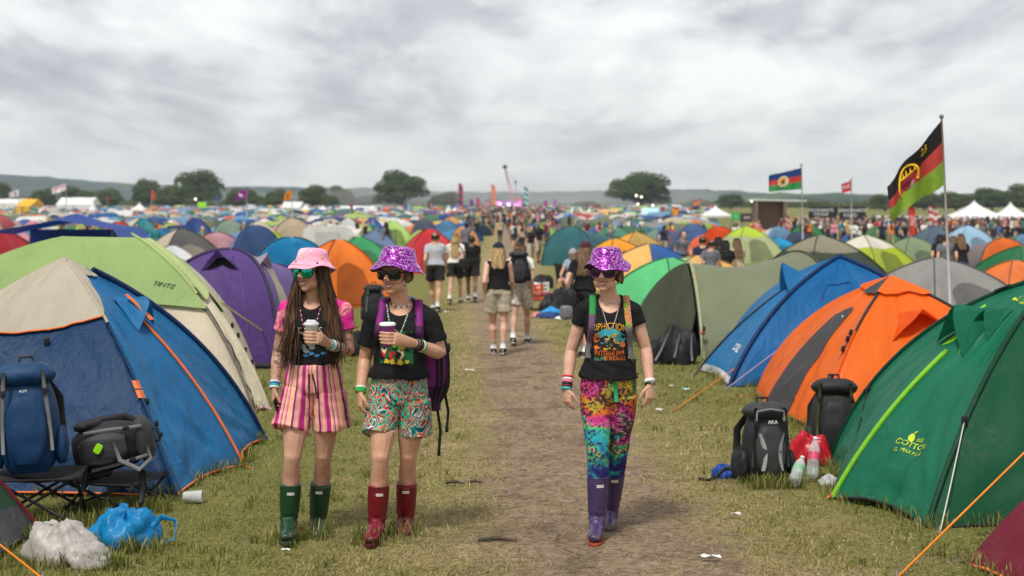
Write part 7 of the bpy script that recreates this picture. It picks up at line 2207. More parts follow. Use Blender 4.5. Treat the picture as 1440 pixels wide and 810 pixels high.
o, c, pl = flag('small red flag with white lettering on a thin white pole', 66, (1198, 320), (1197, 252), ((1197, 254), (1197, 268)), ((1183, 259), (1184, 272)), [(196, 44, 60)], lambda u, v: 0, wave=.05, pr=.03)
mb = MB(); add_text(mb, 'PWR', lambda x, y: pl(.5 - x * .34, .5 - y * .62) - V((0, .02, 0)), 1.0); mb.build('flag_lettering', pm('white_print', (.8, .8, .78), .5), c, smooth=False)
def far_flag(label, px, top, foot, tip, h, Y, cols, mf, seed=1, tdy=3, txt=None):
    return flag(label, Y, (px, foot), (px, top), ((px, top + 1), (px, top + 1 + h)), ((px + tip, top + tdy), (px + tip, top + tdy + h * .9)), cols, mf, wave=.25, seed=seed, pr=.06, nu=12, nv=8)
mono = lambda u, v: 0
far_flag('small white flag with a dark mark at the far left edge of the tents', 27, 265, 300, -12, 9, 170, [(225, 215, 222), (150, 60, 90)], lambda u, v: 1 if abs(u - .5) < .2 and abs(v - .5) < .2 else 0, 2, 5)
far_flag('pale pink and white flag on a cream pole, far left', 93, 256, 306, -20, 10, 150, [(222, 180, 190), (235, 228, 228)], lambda u, v: 0 if v < .5 else 1, 3, 9)
far_flag('orange feather flag beyond the tents on the left', 213, 266, 296, 5, 13, 190, [(224, 96, 50)], mono, 4, 3)
o, c, pl = far_flag('magenta flag with a white motif, left of the cup-holding women', 347, 264, 300, -15, 13, 150, [(150, 30, 140)], mono, 5, 8)
mb = MB(); [mb.poly([pl(.5 + .1 * q + .07 * math.cos(a), .5 - .12 * q + .15 * math.sin(a)) - V((0, .3, 0)) for a in [2 * PI * w_ / 8 for w_ in range(8)]]) for q in (-1, 0, 1)]; mb.build('flag_emblem', WHITEP, c)
o, c, pl = far_flag('orange and yellow flag right of the magenta flag', 411, 266, 302, -12, 12, 150, [(228, 140, 40), (60, 50, 50)], lambda u, v: 1 if abs(u - .5) < .12 and .3 < v < .7 else 0, 6, 6)
far_flag('pink and yellow striped small flag right of the biggest right oak', 985, 279, 306, -9, 8, 160, [(214, 70, 130), (232, 190, 60), (200, 60, 70)], lambda u, v: 0 if v < .4 else (1 if v < .75 else 2), 7, 4)
far_flag('dark drooping flag under the pink and yellow striped flag', 984, 289, 306, -11, 5, 162, [(72, 72, 80)], mono, 8, 2)
far_flag('small blue flag by the spreading oak', 568, 286, 300, 5, 8, 230, [(60, 110, 180)], mono, 9, 1)
far_flag('small blue flag before the largest left oak', 305, 274, 300, 3, 9, 230, [(60, 100, 180)], mono, 9, 1)
far_flag('tiny red flag beside the long white marquee on the left', 151, 276, 296, 3, 7, 220, [(190, 50, 60)], mono, 9, 1)
far_flag('tiny red pennant before the long white tent', 493, 285, 302, 3, 9, 200, [(206, 60, 60)], mono, 3, 2)
far_flag('tiny red and green flag by the yellow-green tree', 606, 285, 302, -4, 8, 230, [(190, 60, 50), (70, 120, 70)], lambda u, v: 0 if v < .5 else 1, 3, 2)
def feather(label, px, top, foot, w, Y, c1, c2, txt=None):
    q = at(px, foot, Y); q.z = gz(q.x, Y); H = at(px, top, Y).z - q.z; W = w / FPX * Y
    o = thing('feather_banner', label, 'banner', q)
    mb = MB(); mb.tube([q, q + V((0, 0, H * .5)), q + V((0, 0, H))], [.05, .04, .03], 6); mb.build('pole', GREY, o)
    mb = MB(); n = 22; rows = []
    for i in range(n + 1):
        f = i / n; z = q.z + H * (.25 + .75 * f); ww = W * (1 if f < .8 else max(.1, 1 - ((f - .8) / .2) ** 2 * .9))
        rows.append([V((q.x + ww * j / 5, q.y + .12 * math.sin(f * 6 + j), z)) for j in range(6)])
    mb.grid(rows, lambda i, j: int((i + j * .7) / 3) % 2); b = mb.build('banner_cloth', [pm('banner_cloth', srgb(*c1), .8, trans=.2), pm('banner_cloth', srgb(*c2), .8, trans=.2)], o)
    if txt:
        m2 = MB(); add_text(m2, txt, lambda x, y: V((q.x + W * .5 - y, q.y - .16, q.z + H * .62 + x)), W * .8); m2.build('banner_lettering', WHITEP, b, smooth=False)
feather('tall red, white and navy striped banner left of the stage', 645, 257, 300, 6, 330, (190, 50, 70), (60, 50, 110))
feather('tall salmon orange banner left of the crane', 691, 259, 300, 6, 380, (220, 130, 100), (226, 146, 116))
feather('tall teal and white spiral banner right of the stage', 737, 262, 300, 6, 360, (40, 130, 140), (190, 215, 215))
feather('purple banner left of the stage', 661, 280, 302, 5, 380, (110, 60, 140), (120, 70, 150))
feather('pink and red banner between the purple banner and the salmon banner', 670, 278, 302, 5, 380, (200, 90, 110), (190, 70, 100))
feather('pale pink banner just left of the salmon banner', 683, 282, 302, 5, 385, (220, 150, 170), (214, 140, 165))
feather('magenta banner right of the teal spiral banner', 765, 281, 302, 5, 380, (170, 60, 130), (180, 80, 150))
feather('lilac banner furthest right beside the black peaked tent', 778, 280, 302, 5, 380, (180, 130, 190), (160, 110, 180))
feather('red feather banner with white lettering before the long white marquee', 1278, 289, 330, 9, 100, (214, 66, 44), (214, 66, 44), 'FEST')
feather('white feather banner with red marks before the tall pagodas', 1306, 289, 322, 13, 112, (226, 222, 222), (196, 60, 66))
feather('small red banner left of the flame-coloured banner', 931, 290, 306, 4, 200, (206, 60, 50), (206, 60, 50))
feather('flame orange and yellow banner right of the screen', 945, 290, 308, 9, 180, (228, 110, 40), (236, 180, 40))
feather('small red banner by the black hoarding', 1104, 300, 322, 6, 110, (190, 50, 60), (214, 200, 190))
# ------------------------------------------------------------------ tents of the middle distance, each with its parts
PLACED = [(-3.6, 11.4, 2), (3.9, 10.3, 2), (3.9, 14.5, 1.8), (4.1, 18, 2), (3.6, 21.9, 2.2), (-4.4, 15.6, 2.4), (-3.6, 20.4, 2.1)]
def mid_tent(px, top, wpx, w, style, c1, c2, yaw, label, Y=None, H=None, dy=1.0):
    Y = Y or w * FPX / wpx
    x = (px - 720) / FPX * Y; g = gz(x, Y)
    H = H or max(1.05, min(1.95, CZ - (top - HY) / FPX * Y - g))
    PLACED.append((x, Y, w * .55))
    nm = {'dome': 'dome_tent', 'two': 'dome_tent', 'arch': 'tunnel_tent', 'cap': 'dome_tent', 'hex': 'dome_tent'}[style]
    t = thing(nm, label, 'tent', (0, 0, 0), 'tents of the middle distance')
    jx, jy = .16 * w * nz(px * .7, 3.3), .12 * w * nz(px * .9, 7.1); sd = px * .37 + top; A = nylon(*c1); B = nylon(*c2); h = w / 2; d = h * dy
    if style == 'arch':
        r = Radial([(-h, -d), (h, -d), (h * .8, d * 1.3), (-h * .8, d * 1.3)], [(-.05, -d * .75, H), (.05, -d * .75, H), (.05, d * 1.0, H * .72), (-.05, d * 1.0, H * .72)], [2.05, 2.05, 1.9, 1.9], [1.85, 1.6, 1.36, 1.6], .05, .03, wr=.036, seed=sd, nE=12, nT=12)
        r.fly('fly', t, [A, B], lambda i, f, u: 1 if i == 0 else 0)
    elif style == 'hex':
        r = Radial([(h * math.cos(a), d * math.sin(a)) for a in [2 * PI * k / 6 + .2 for k in range(6)]], (0, 0, H), 1.66, 1.46, .05, .03, wr=.03, seed=sd, nE=8, nT=12)
        r.fly('fly', t, [A, B], lambda i, f, u: 1 if u < .3 else 0)
    else:
        r = Radial([(-h, -d), (h, -d), (h, d), (-h, d)], [(-.12 + jx, jy, H), (.12 + jx, jy, H - .02), (.12 + jx, .05 + jy, H), (-.12 + jx, .05 + jy, H)], 1.58, [1.36, 1.40, 1.36, 1.40], .07, .03, wr=.034, seed=sd, nE=12, nT=12)
        mf = {'dome': lambda i, f, u: 0, 'two': lambda i, f, u: i % 2, 'cap': lambda i, f, u: 1 if u < .36 else 0}[style]
        r.fly('fly', t, [A, B], mf)
    if style == 'arch':
        r.patch('door', t, B if c1 != c2 else nylon(*[int(q * .6) for q in c2]), .22, .78, lambda u: .34 + 1.5 * (u - .5) ** 2, .97, off=.014, nu=10, nv=8)
        for u in (0.0, 1.0): r.cord('pole_sleeve', t, nylon(*[int(q * .62) for q in c1]), [(u, 0), (u, 1)], r=.020, off=.004, n=14)
    else:
        r.patch('door', t, nylon(*[int(q * .72) for q in (c2 if style == 'two' else c1)]), .24, .76, lambda u: .42 + 1.7 * (u - .5) ** 2, .97, off=.012, nu=10, nv=8)
        for u in range(r.k): r.cord('pole_sleeve', t, nylon(*[int(q * .62) for q in c1]), [(u, 0), (u, 1)], r=.016, off=.004, n=14)
    for u in (0.0, 1.0):
        p = r.P(u, .55, .01); q = r.P(u, 1.0); q = q + (q - r.cen) * .25; q.z = 0
        rope('guy_rope', t, CORD_B, p, q, .006, .02, peg=False)
    t.location = (x, Y, g - .02); t.rotation_euler = (0, 0, yaw)
    return t
R_ = lambda *a: a
MID = [
    (4, 322, 140, 2.5, 'two', (150, 28, 40), (206, 70, 64), .5, 'red dome tent at the left edge, behind the lime green tent'),
    (203, 303, 56, 2.3, 'dome', (32, 120, 126), (20, 90, 100), .3, 'teal dome tent right of the blue gazebo'),
    (160, 311, 50, 2.3, 'arch', (206, 110, 100), (190, 80, 40), .6, 'pink and rust tunnel tent between the gazebo and the teal dome'),
    (240, 345, 88, 2.1, 'two', (206, 206, 208), (36, 104, 160), .35, 'white dome tent with blue side, behind the lime green tent'),
    (226, 322, 74, 2.4, 'dome', (20, 110, 170), (20, 80, 130), -.3, 'bright blue dome behind the grey and tan tent'),
    (258, 321, 104, 2.6, 'two', (88, 86, 84), (182, 170, 152), .6, 'grey dome tent with tan flank, left of the pink tent'),
    (296, 326, 78, 2.3, 'arch', (196, 92, 126), (200, 150, 160), .5, 'pink tunnel tent right of the grey and tan tent'),
    (342, 316, 84, 2.5, 'arch', (92, 122, 170), (66, 90, 140), .7, 'faded denim blue tunnel tent beside the lime and beige tent'),
    (276, 306, 66, 2.4, 'dome', (26, 56, 118), (20, 44, 90), .2, 'navy dome tent above the pink tunnel tent'),
    (315, 309, 62, 2.4, 'arch', (128, 150, 186), (150, 170, 150), .5, 'pale blue-grey tunnel tent right of the navy dome'),
    (368, 311, 74, 2.5, 'cap', (152, 180, 40), (196, 184, 160), .4, 'lime tent with beige cap left of the salmon tent'),
    (398, 305, 72, 2.5, 'arch', (206, 140, 118), (208, 190, 164), .6, 'salmon and cream tunnel tent above the bright blue arched tent'),
    (405, 332, 130, 2.2, 'arch', (70, 150, 190), (20, 124, 176), .25, 'sky blue arched tent with red lower door, behind the pink hat'),
    (474, 336, 119, 1.9, 'two', (228, 120, 40), (226, 112, 30), .6, 'orange dome tent with dark vents between the two hats'),
    (511, 332, 84, 2.1, 'dome', (56, 146, 92), (40, 120, 74), .3, 'green dome tent behind the purple hat'),
    (528, 324, 84, 2.4, 'dome', (100, 120, 152), (90, 110, 140), .2, 'slate blue dome tent just behind the green dome'),
    (604, 321, 86, 2.2, 'dome', (192, 48, 54), (170, 38, 44), .25, 'red dome tent left of the man in grey'),
    (640, 318, 52, 2.3, 'arch', (40, 130, 180), (226, 160, 110), .6, 'turquoise and peach tunnel tent right of the red dome'),
    (652, 322, 40, 2.2, 'arch', (30, 96, 150), (20, 80, 120), .7, 'deep blue tunnel tent by the left of the path'),
    (618, 310, 46, 2.4, 'arch', (60, 110, 170), (90, 140, 180), .6, 'mid blue tunnel tent above the turquoise one'),
    (588, 308, 46, 2.4, 'arch', (220, 120, 60), (90, 100, 120), .5, 'orange tunnel tent with grey door beyond the red dome'),
    (554, 310, 48, 2.4, 'two', (170, 200, 110), (150, 180, 90), .3, 'light lime dome tent above the purple hat'),
    (523, 306, 46, 2.3, 'dome', (24, 70, 140), (20, 60, 120), .2, 'royal blue dome tent above the green dome'),
    (489, 306, 44, 2.3, 'dome', (190, 190, 186), (200, 200, 196), .2, 'off-white dome tent right of the white boxy tent'),
    (668, 318, 34, 2.2, 'arch', (30, 120, 120), (40, 60, 80), .8, 'teal tunnel tent touching the left side of the path'),
    (765, 312, 42, 2.4, 'dome', (120, 160, 70), (100, 140, 60), .0, 'lime green dome standing right beside the path far off'),
    (915, 342, 124, 2.4, 'two', (44, 92, 160), (228, 180, 100), .75, 'blue and amber dome tent behind the purple hat of the woman in leggings'),
    (870, 335, 84, 2.2, 'dome', (236, 156, 40), (226, 140, 30), .5, 'amber yellow dome tent with black poles'),
    (826, 318, 92, 2.7, 'arch', (44, 96, 104), (56, 110, 116), -.7, 'large dark teal tunnel tent right of the path'),
    (895, 326, 84, 2.4, 'two', (186, 150, 80), (222, 160, 60), .4, 'tan and amber dome right of the yellow one'),
    (865, 316, 70, 2.5, 'dome', (72, 130, 104), (60, 112, 90), .2, 'sea green dome behind the amber yellow dome'),
    (932, 320, 60, 2.4, 'two', (60, 104, 150), (110, 140, 120), .5, 'blue and sage dome beyond the blue and amber one'),
    (962, 315, 64, 2.4, 'arch', (64, 76, 110), (80, 110, 160), .4, 'slate tunnel tent left of the orange arch tent'),
    (1002, 318, 66, 2.3, 'arch', (228, 92, 34), (214, 76, 24), .2, 'vivid orange arched tent behind the standing group'),
    (1052, 318, 80, 2.5, 'cap', (168, 178, 130), (176, 200, 60), .4, 'sage and lime tent right of the vivid orange arch'),
    (1108, 326, 66, 2.4, 'arch', (84, 92, 128), (70, 80, 110), .4, 'slate blue low tunnel tent below the blue, red and green flag'),
    (1092, 342, 60, 2.0, 'dome', (30, 144, 190), (30, 120, 170), .3, 'cyan low tent below the slate blue one'),
    (1134, 312, 50, 2.4, 'dome', (34, 112, 62), (30, 96, 54), .1, 'green dome tent left of the white pole'),
    (1158, 330, 150, 2.7, 'cap', (62, 72, 58), (140, 134, 112), .4, 'big dark green dome with khaki top behind the blue right tent'),
    (1222, 330, 112, 2.5, 'cap', (166, 182, 50), (212, 208, 192), .7, 'lime tent with cream top right of the khaki-topped dome'),
    (1284, 333, 92, 2.3, 'dome', (128, 144, 110), (110, 126, 94), .3, 'sage green dome tent left of the flagpole people'),
    (1322, 361, 200, 2.6, 'dome', (142, 140, 136), (128, 126, 122), .45, 'big silver-grey dome tent right behind the orange tent'),
    (1442, 345, 130, 2.5, 'two', (36, 122, 74), (30, 104, 62), .4, 'mid green dome tent at the right edge, above the deep green tent'),
    (1394, 334, 80, 2.3, 'arch', (120, 108, 108), (226, 112, 44), .2, 'grey tunnel tent with orange door near the right edge'),
    (1362, 317, 70, 2.4, 'dome', (150, 184, 208), (130, 164, 190), .3, 'pale blue dome tent beyond the tall flagpole'),
    (1312, 318, 62, 2.4, 'dome', (84, 100, 118), (70, 86, 104), .2, 'slate dome tent left of the pale blue dome'),
    (1236, 318, 54, 2.4, 'dome', (76, 120, 70), (150, 180, 60), .2, 'moss green dome beyond the lime and cream tent'),
    (985, 358, 190, 2.9, 'two', (226, 176, 104), (150, 196, 140), .2, 'amber and mint tent behind the pale green tent'),
    (944, 361, 172, 2.2, 'dome', (92, 190, 122), (74, 172, 106), .7, 'pale green dome tent beside the woman in leggings'),
    (1430, 384, 120, 1.9, 'dome', (226, 122, 60), (210, 104, 44), .3, 'orange tent peeping over the deep green tent at the right edge'),
]
for a in MID:
    o = mid_tent(*a)
# extra parts on two of them
def add_panel(label_part, fn):
    for q in bpy.data.objects:
        if q.get('label', '').startswith(label_part): fn(q); break
def red_lower(q):
    for ch in list(q.children):
        if ch.name.startswith('door'):
            me = ch.data; me.materials.append(nylon(190, 24, 50)); zs = [v.co.z for v in me.vertices]; zm = min(zs) + (max(zs) - min(zs)) * .48
            for p_ in me.polygons: p_.material_index = 1 if p_.center.z < zm else 0
add_panel('sky blue arched tent', red_lower)
def dark_poles(q):
    for ch in q.children:
        if ch.name.startswith('pole_sleeve'):
            ch.data.materials[0] = BLACK
            for v in ch.data.vertices: pass
add_panel('amber yellow dome', dark_poles)

# blue gazebo with kit under it
def gazebo():
    Y = 33.0; x = (98 - 720) / FPX * Y; t = thing('gazebo', 'royal blue gazebo shelter open at the front, far left among the tents', 'gazebo', (x, Y, 0))
    A = nylon(24, 62, 142); A2 = nylon(50, 90, 168); w, d = 1.35, 1.3; H = 1.70
    mb = MB(); rows = []
    for i in range(15):
        u = i / 14; rows.append([V((x - w + 2 * w * u, Y - d + 2 * d * j / 8, H + .46 * (1 - abs(2 * u - 1.1)) * (1 - .5 * abs(j / 4 - 1)) - .06 * math.sin(PI * j / 8) + .02 * nz(i, j, 3))) for j in range(9)])
    mb.grid(rows); mb.build('canopy', A, t)
    mb = MB(); rows = []
    for i in range(9):
        u = i / 8; rows.append([V((x + w + .9 * u * 1.0, Y - d + 2 * d * j / 6, H + .05 - 1.75 * u ** 1.1 + .03 * nz(i, j, 6))) for j in range(7)])
    mb.grid(rows); mb.build('side_sheet', A2, t)
    mb = MB(); mb.grid([[V((x - w + 2 * w * i / 8, Y + d, H * j / 5)) for j in range(6)] for i in range(9)]); mb.build('back_wall', nylon(24, 62, 140), t)
    for sx in (-1, 1):
        for sy in (-1, 1):
            mb = MB(); mb.tube([V((x + sx * w, Y + sy * d, 0)), V((x + sx * w, Y + sy * d, H))], .02, 7); mb.build('leg', GREY, t)
    PLACED.append((x, Y, 2.3))
    for i, (dx, dyy, s, c, lb) in enumerate([(-.7, -.6, (.35, .3, .55), (30, 110, 190), 'sky blue bundle under the royal blue gazebo'), (-.1, -.3, (.3, .3, .6), (200, 120, 100), 'salmon bundle under the royal blue gazebo'), (.5, -.5, (.4, .3, .5), (40, 110, 90), 'green bundle under the royal blue gazebo'), (-1.0, -1.0, (.4, .3, .4), (60, 60, 64), 'grey bundle before the royal blue gazebo')]):
        crumple('kit_bag', 'bag', lb, (x + dx, Y + dyy, 0), s, pm('bundle_cloth', srgb(*c), .8), 90 + i * 4)
gazebo()
# white boxy tent
def boxy():
    Y = 58.0; x = (466 - 720) / FPX * Y; g = gz(x, Y); t = thing('frame_tent', 'white boxy frame tent left of the green dome', 'tent', (x, Y, g)); mb = MB(); Wm = nylon(222, 220, 214)
    w, d, H = 1.05, 1.2, 1.62; n = 10
    prof = [(-w, 0), (-w * .97, H * .5), (-w * .92, H * .93), (-w * .7, H * 1.0), (0, H * 1.02), (w * .7, H), (w * .92, H * .93), (w * .97, H * .5), (w, 0)]
    rows = [[V((x + a + .03 * nz(i, j, 3), Y - d + 2 * d * i / n, g + z + .02 * nz(i, j))) for j, (a, z) in enumerate(prof)] for i in range(n + 1)]
    mb.grid(rows); mb.poly(rows[0]); mb.poly(rows[-1][::-1]); mb.build('fly', Wm, t, edge=30)
    mb = MB(); mb.grid([[V((x - .5 + i * .25, Y - d - .012, g + .05 + j * .45)) for j in range(4)] for i in range(5)]); mb.build('door', nylon(196, 196, 194), t)
    PLACED.append((x, Y, 1.4))
boxy()

# ------------------------------------------------------------------ the packed far rows
def far_proto(k):
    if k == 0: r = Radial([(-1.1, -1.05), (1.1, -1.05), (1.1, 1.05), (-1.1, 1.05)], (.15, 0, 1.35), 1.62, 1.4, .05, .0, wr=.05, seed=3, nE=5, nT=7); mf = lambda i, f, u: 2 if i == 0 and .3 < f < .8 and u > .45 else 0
    elif k == 1: r = Radial([(-1.1, -1.05), (1.1, -1.05), (1.1, 1.05), (-1.1, 1.05)], (-.1, .1, 1.3), 1.6, 1.38, .05, .0, wr=.05, seed=4, nE=5, nT=7); mf = lambda i, f, u: i % 2
    elif k == 2: r = Radial([(-1.0, -1.3), (1.0, -1.3), (.8, 1.5), (-.8, 1.5)], [(-.05, -1.0, 1.45), (.05, -1.0, 1.45), (.05, 1.2, 1.0), (-.05, 1.2, 1.0)], [2.2, 2.2, 2, 2], [1.95, 1.8, 1.5, 1.8], .04, 0, wr=.03, seed=5, nE=5, nT=7); mf = lambda i, f, u: 1 if i == 0 else 0
    elif k == 3: r = Radial([(-1.3, -1.2), (1.3, -1.2), (1.3, 1.2), (-1.3, 1.2)], [(-.3, 0, 1.5), (.3, 0, 1.5), (.3, .1, 1.5), (-.3, .1, 1.5)], 1.55, 1.36, .05, 0, wr=.05, seed=6, nE=5, nT=7); mf = lambda i, f, u: 1 if u < .4 else 0
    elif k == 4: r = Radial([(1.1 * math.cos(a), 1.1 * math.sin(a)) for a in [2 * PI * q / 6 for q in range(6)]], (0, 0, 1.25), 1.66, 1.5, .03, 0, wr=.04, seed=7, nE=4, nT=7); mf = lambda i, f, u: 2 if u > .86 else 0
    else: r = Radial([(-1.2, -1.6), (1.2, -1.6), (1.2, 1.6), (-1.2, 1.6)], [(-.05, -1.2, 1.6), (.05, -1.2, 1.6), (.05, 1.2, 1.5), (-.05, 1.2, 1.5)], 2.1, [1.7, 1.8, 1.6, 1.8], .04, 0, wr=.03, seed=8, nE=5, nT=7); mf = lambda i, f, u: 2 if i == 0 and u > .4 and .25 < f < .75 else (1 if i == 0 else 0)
    tmp = thing('tmp', 'x', 'x'); o = r.fly('far_tent_shape', tmp, [BLACK, BLACK, BLACK], mf); me = o.data
    raw = (list(r.mb.v), list(r.mb.f), list(r.mb.m))
    bpy.data.objects.remove(o); bpy.data.objects.remove(tmp)
    return me, raw
PRO = [far_proto(k) for k in range(6)]
PAL = {'blue': (40, 88, 156), 'navy': (34, 50, 96), 'sky blue': (96, 146, 186), 'teal': (40, 116, 122), 'green': (62, 116, 76), 'olive': (104, 112, 84), 'lime': (164, 190, 80), 'orange': (222, 112, 46), 'red': (186, 56, 58), 'pink': (206, 126, 140), 'grey': (130, 130, 130), 'beige': (196, 184, 160), 'white': (216, 214, 208), 'purple': (104, 78, 134), 'yellow': (222, 184, 80)}
PAL = {k_: tuple(int(.84 * c + .16 * (sum(v_) / 3)) for c in v_) for k_, v_ in PAL.items()}; PN = list(PAL); PWt = [12, 6, 11, 10, 9, 9, 7, 7, 5, 4, 9, 9, 10, 2, 2]
rd = random.Random(77); CAND = []
MIDBOX = [(a[0], (a[8] if len(a) > 9 else a[3] * FPX / a[2]), a[2], a[1]) for a in MID] + [(98, 33, 160, 298), (466, 58, 70, 313)]
y = 44.0
while y < 420:
    hw = .40 * y
    x = -hw + rd.random() * 3
    while x < hw:
        xx, yy = x + rd.uniform(-.5, .5), y + rd.uniform(-.9, .9)
        x += 2.9 + rd.uniform(0, .8)
        pw = float(np.interp(yy, _wy, _wx)); pc = float(np.interp(yy, _py, _px))
        if abs(xx - pc) < pw + 1.9 + .01 * yy: continue
        px = 720 + xx / yy * FPX
        if px > 1000 and yy > 78 + 20 * rd.random(): continue       # the throng stands there
        if px > 1150 and yy > 66 and rd.random() < .4: continue
        if any((xx - a) ** 2 + (yy - b) ** 2 < (r + 1.25) ** 2 for a, b, r in PLACED): continue
        wf = 2.3 / yy * FPX; tf_ = HY + (CZ - 1.35 - gz(0, yy)) / yy * FPX
        if yy < 95 and any(my > yy and abs(px - mx) < (mw + wf) * .42 and tf_ < mt + .75 * mw * .6 for mx, my, mw, mt in MIDBOX): continue
        CAND.append((yy, xx))
    y += 3.2 + max(0, y - 120) * .012
CAND.sort()
NEAR, REST = CAND[:238], CAND[238:]
for yy, xx in NEAR:
    k = rd.choices(range(6), [5, 4, 5, 2, 3, 2])[0]; a, b = rd.choices(PN, PWt, k=2)
    o = bpy.data.objects.new('far_tent', PRO[k][0]); COL.objects.link(o)
    o.location = (xx, yy, gz(xx, yy) - .02); s = rd.uniform(.76, 1.16); o.scale = (s * rd.uniform(.92, 1.1), s, s * rd.uniform(.92, 1.14)); o.rotation_euler = (0, 0, rd.choice([0, .5, -.4, 1.57, 2.2, 3.1]) + rd.uniform(-.3, .3))
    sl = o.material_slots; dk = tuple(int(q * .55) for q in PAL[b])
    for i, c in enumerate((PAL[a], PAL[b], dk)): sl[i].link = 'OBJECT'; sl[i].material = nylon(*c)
    side = 'left' if xx < float(np.interp(yy, _py, _px)) else 'right'
    kind = ['dome', 'striped dome', 'tunnel', 'capped dome', 'hexagonal dome', 'long tunnel'][k]
    tag(o, 'far %s %s tent with %s panels in rows %s of the path' % (a, kind, b, side), 'tent', 'far tents packed across the field')
    PLACED.append((xx, yy, 1.2))
mb = MB(); names = PN
for yy, xx in REST:
    k = rd.choices(range(6), [5, 4, 5, 2, 3, 2])[0]; a, b = rd.choices(range(len(PN)), PWt, k=2)
    v, f, m = PRO[k][1]; an = rd.uniform(0, 6.3); ca, sa = math.cos(an), math.sin(an); s = rd.uniform(.86, 1.14); g = gz(xx, yy)
    mb.add([(xx + s * (p[0] * ca - p[1] * sa), yy + s * (p[0] * sa + p[1] * ca), g + s * p[2]) for p in v], f, [a if q == 0 else (b if q == 1 else (b + 1) % len(PN)) for q in m])
o = mb.build('tent_field', [nylon(*PAL[n]) for n in PN]); tag(o, 'the mass of tiny tents far across the field', 'tents', kind='stuff')

# ------------------------------------------------------------------ marquees, stage, hoardings
CANV = pm('white_canvas', (.74, .74, .73), .6, trans=.15, bump=.1)
def pagoda(label, px, top, eave, foot, wpx, Y, mat=None, wall=False, grp=None):
    x = (px - 720) / FPX * Y; g = gz(x, Y); W = wpx / FPX * Y; zt = at(px, top, Y).z; ze = at(px, eave, Y).z
    zf = g
    o = thing('pagoda_marquee', label, 'marquee', (x, Y, zf), grp); mb = MB(); rows = []
    for i in range(13):
        f = i / 12; r = (1 - f) ** 1.55; s = W / 2 * (r * .985 + .015 * (1 - f))
        z = ze + (zt - ze) * f
        ring = []
        for c in range(4):
            a0 = PI / 4 + c * PI / 2
            p0 = V((math.cos(a0), math.sin(a0), 0)) * math.sqrt(2); a1 = a0 + PI / 2; p1 = V((math.cos(a1), math.sin(a1), 0)) * math.sqrt(2)
            for q in range(4): ring.append(V((x, Y, z)) + p0.lerp(p1, q / 4) * s)
        rows.append(ring)
    mb.grid(rows, cv=True); mb.build('roof', mat or CANV, o)
    vh = (ze - zf) * .16; mb = MB(); s = W / 2 * 1.0
    cs = [V((x + sx * s, Y + sy * s, 0)) for sx, sy in ((-1, -1), (1, -1), (1, 1), (-1, 1))]
    mb.grid([[V((c.x, c.y, ze)), V((c.x, c.y, ze - vh))] for c in cs + [cs[0]]]); mb.build('valance', mat or CANV, o)
    for c in cs:
        mb = MB(); mb.tube([V((c.x, c.y, zf)), V((c.x, c.y, ze))], W * .012, 6); mb.build('leg', WHITEP, o)
    if wall:
        mb = MB(); mb.grid([[V((x + sx * s * .96, Y + s * .9, zf)), V((x + sx * s * .96, Y + s * .9, ze))] for sx in (-1, 1)]); mb.build('back_wall', mat or CANV, o)
    return o
pagoda('tallest white pagoda marquee at the right, left of its twin', 1370, 281, 311, 322, 96, 140, wall=True)
pagoda('white pagoda marquee cut by the right edge', 1421, 283, 313, 322, 70, 138, wall=True)
pagoda('lone white pagoda marquee right of the striped pink flag', 1006, 288, 303, 312, 42, 170)
for i, px in enumerate((955, 967, 976, 817, 829, 805)):
    pagoda(['small white pagoda, first of the row right of the flame banner', 'small white pagoda, middle of the row right of the flame banner', 'small white pagoda, last of the row right of the flame banner', 'small white pagoda right of the black peaked tent, middle of its three', 'small white pagoda right of the black peaked tent, furthest right of its three', 'small white pagoda touching the black peaked tent'][i], px, 293 if i < 3 else 291, 302, 306, 13, 240)
pagoda('black peaked tent right of the stage', 783, 289, 302, 306, 22, 230, mat=pm('black_canvas_roof', (.014, .014, .016), .7))
for i, (px, w) in enumerate(((430, 18), (454, 16), (631, 10), (640, 9), (131, 10), (196, 22))):
    pagoda(['small white pagoda left of the long white tent', 'second white pagoda beside the long white tent', 'small white pagoda under the tall striped banner', 'tiny white pagoda right beside the one under the striped banner', 'small white pagoda at the end of the long white marquee on the left', 'white pagoda below the orange feather flag'][i], px, [287, 288, 289, 290, 277, 284][i], 296, 301, w, 260)
def marquee(label, x0, x1, top, eave, foot, Y, dep=8, mat=None):
    a, b = (x0 - 720) / FPX * Y, (x1 - 720) / FPX * Y; zt, ze = at(0, top, Y).z, at(0, eave, Y).z; zf = gz(0, Y)
    o = thing('marquee', label, 'marquee', ((a + b) / 2, Y, zf)); mb = MB(); n = max(4, int((b - a) / 3))
    rows = [[V((a + (b - a) * i / n, Y, ze)), V((a + (b - a) * i / n + .0, Y + dep * .5, zt - .1 * (i % 2))), V((a + (b - a) * i / n, Y + dep, ze))] for i in range(n + 1)]
    mb.grid(rows); mb.poly(rows[0]); mb.poly(rows[-1][::-1]); mb.build('roof', mat or CANV, o, edge=20)
    mb = MB(); mb.grid([[V((a + (b - a) * i / n, Y + .02 * (i % 2), zf)), V((a + (b - a) * i / n, Y + .02 * (i % 2), ze - .03))] for i in range(n + 1)]); mb.build('side_wall', mat or CANV, o)
    for i in range(0, n + 1, 2):
        mb = MB(); mb.tube([V((a + (b - a) * i / n, Y - .06, zf)), V((a + (b - a) * i / n, Y - .06, ze))], .05, 6); mb.build('post', GREY, o)
marquee('long white marquee at the far left, beyond the pale flag', 78, 128, 277, 288, 300, 300)
marquee('low white marquee at the left edge beyond the tents', -20, 30, 279, 286, 300, 310)
marquee('long low white tent left of the spreading oak', 477, 525, 289, 295, 301, 300)
marquee('white marquee behind the orange and yellow flag', 395, 422, 283, 292, 300, 290)
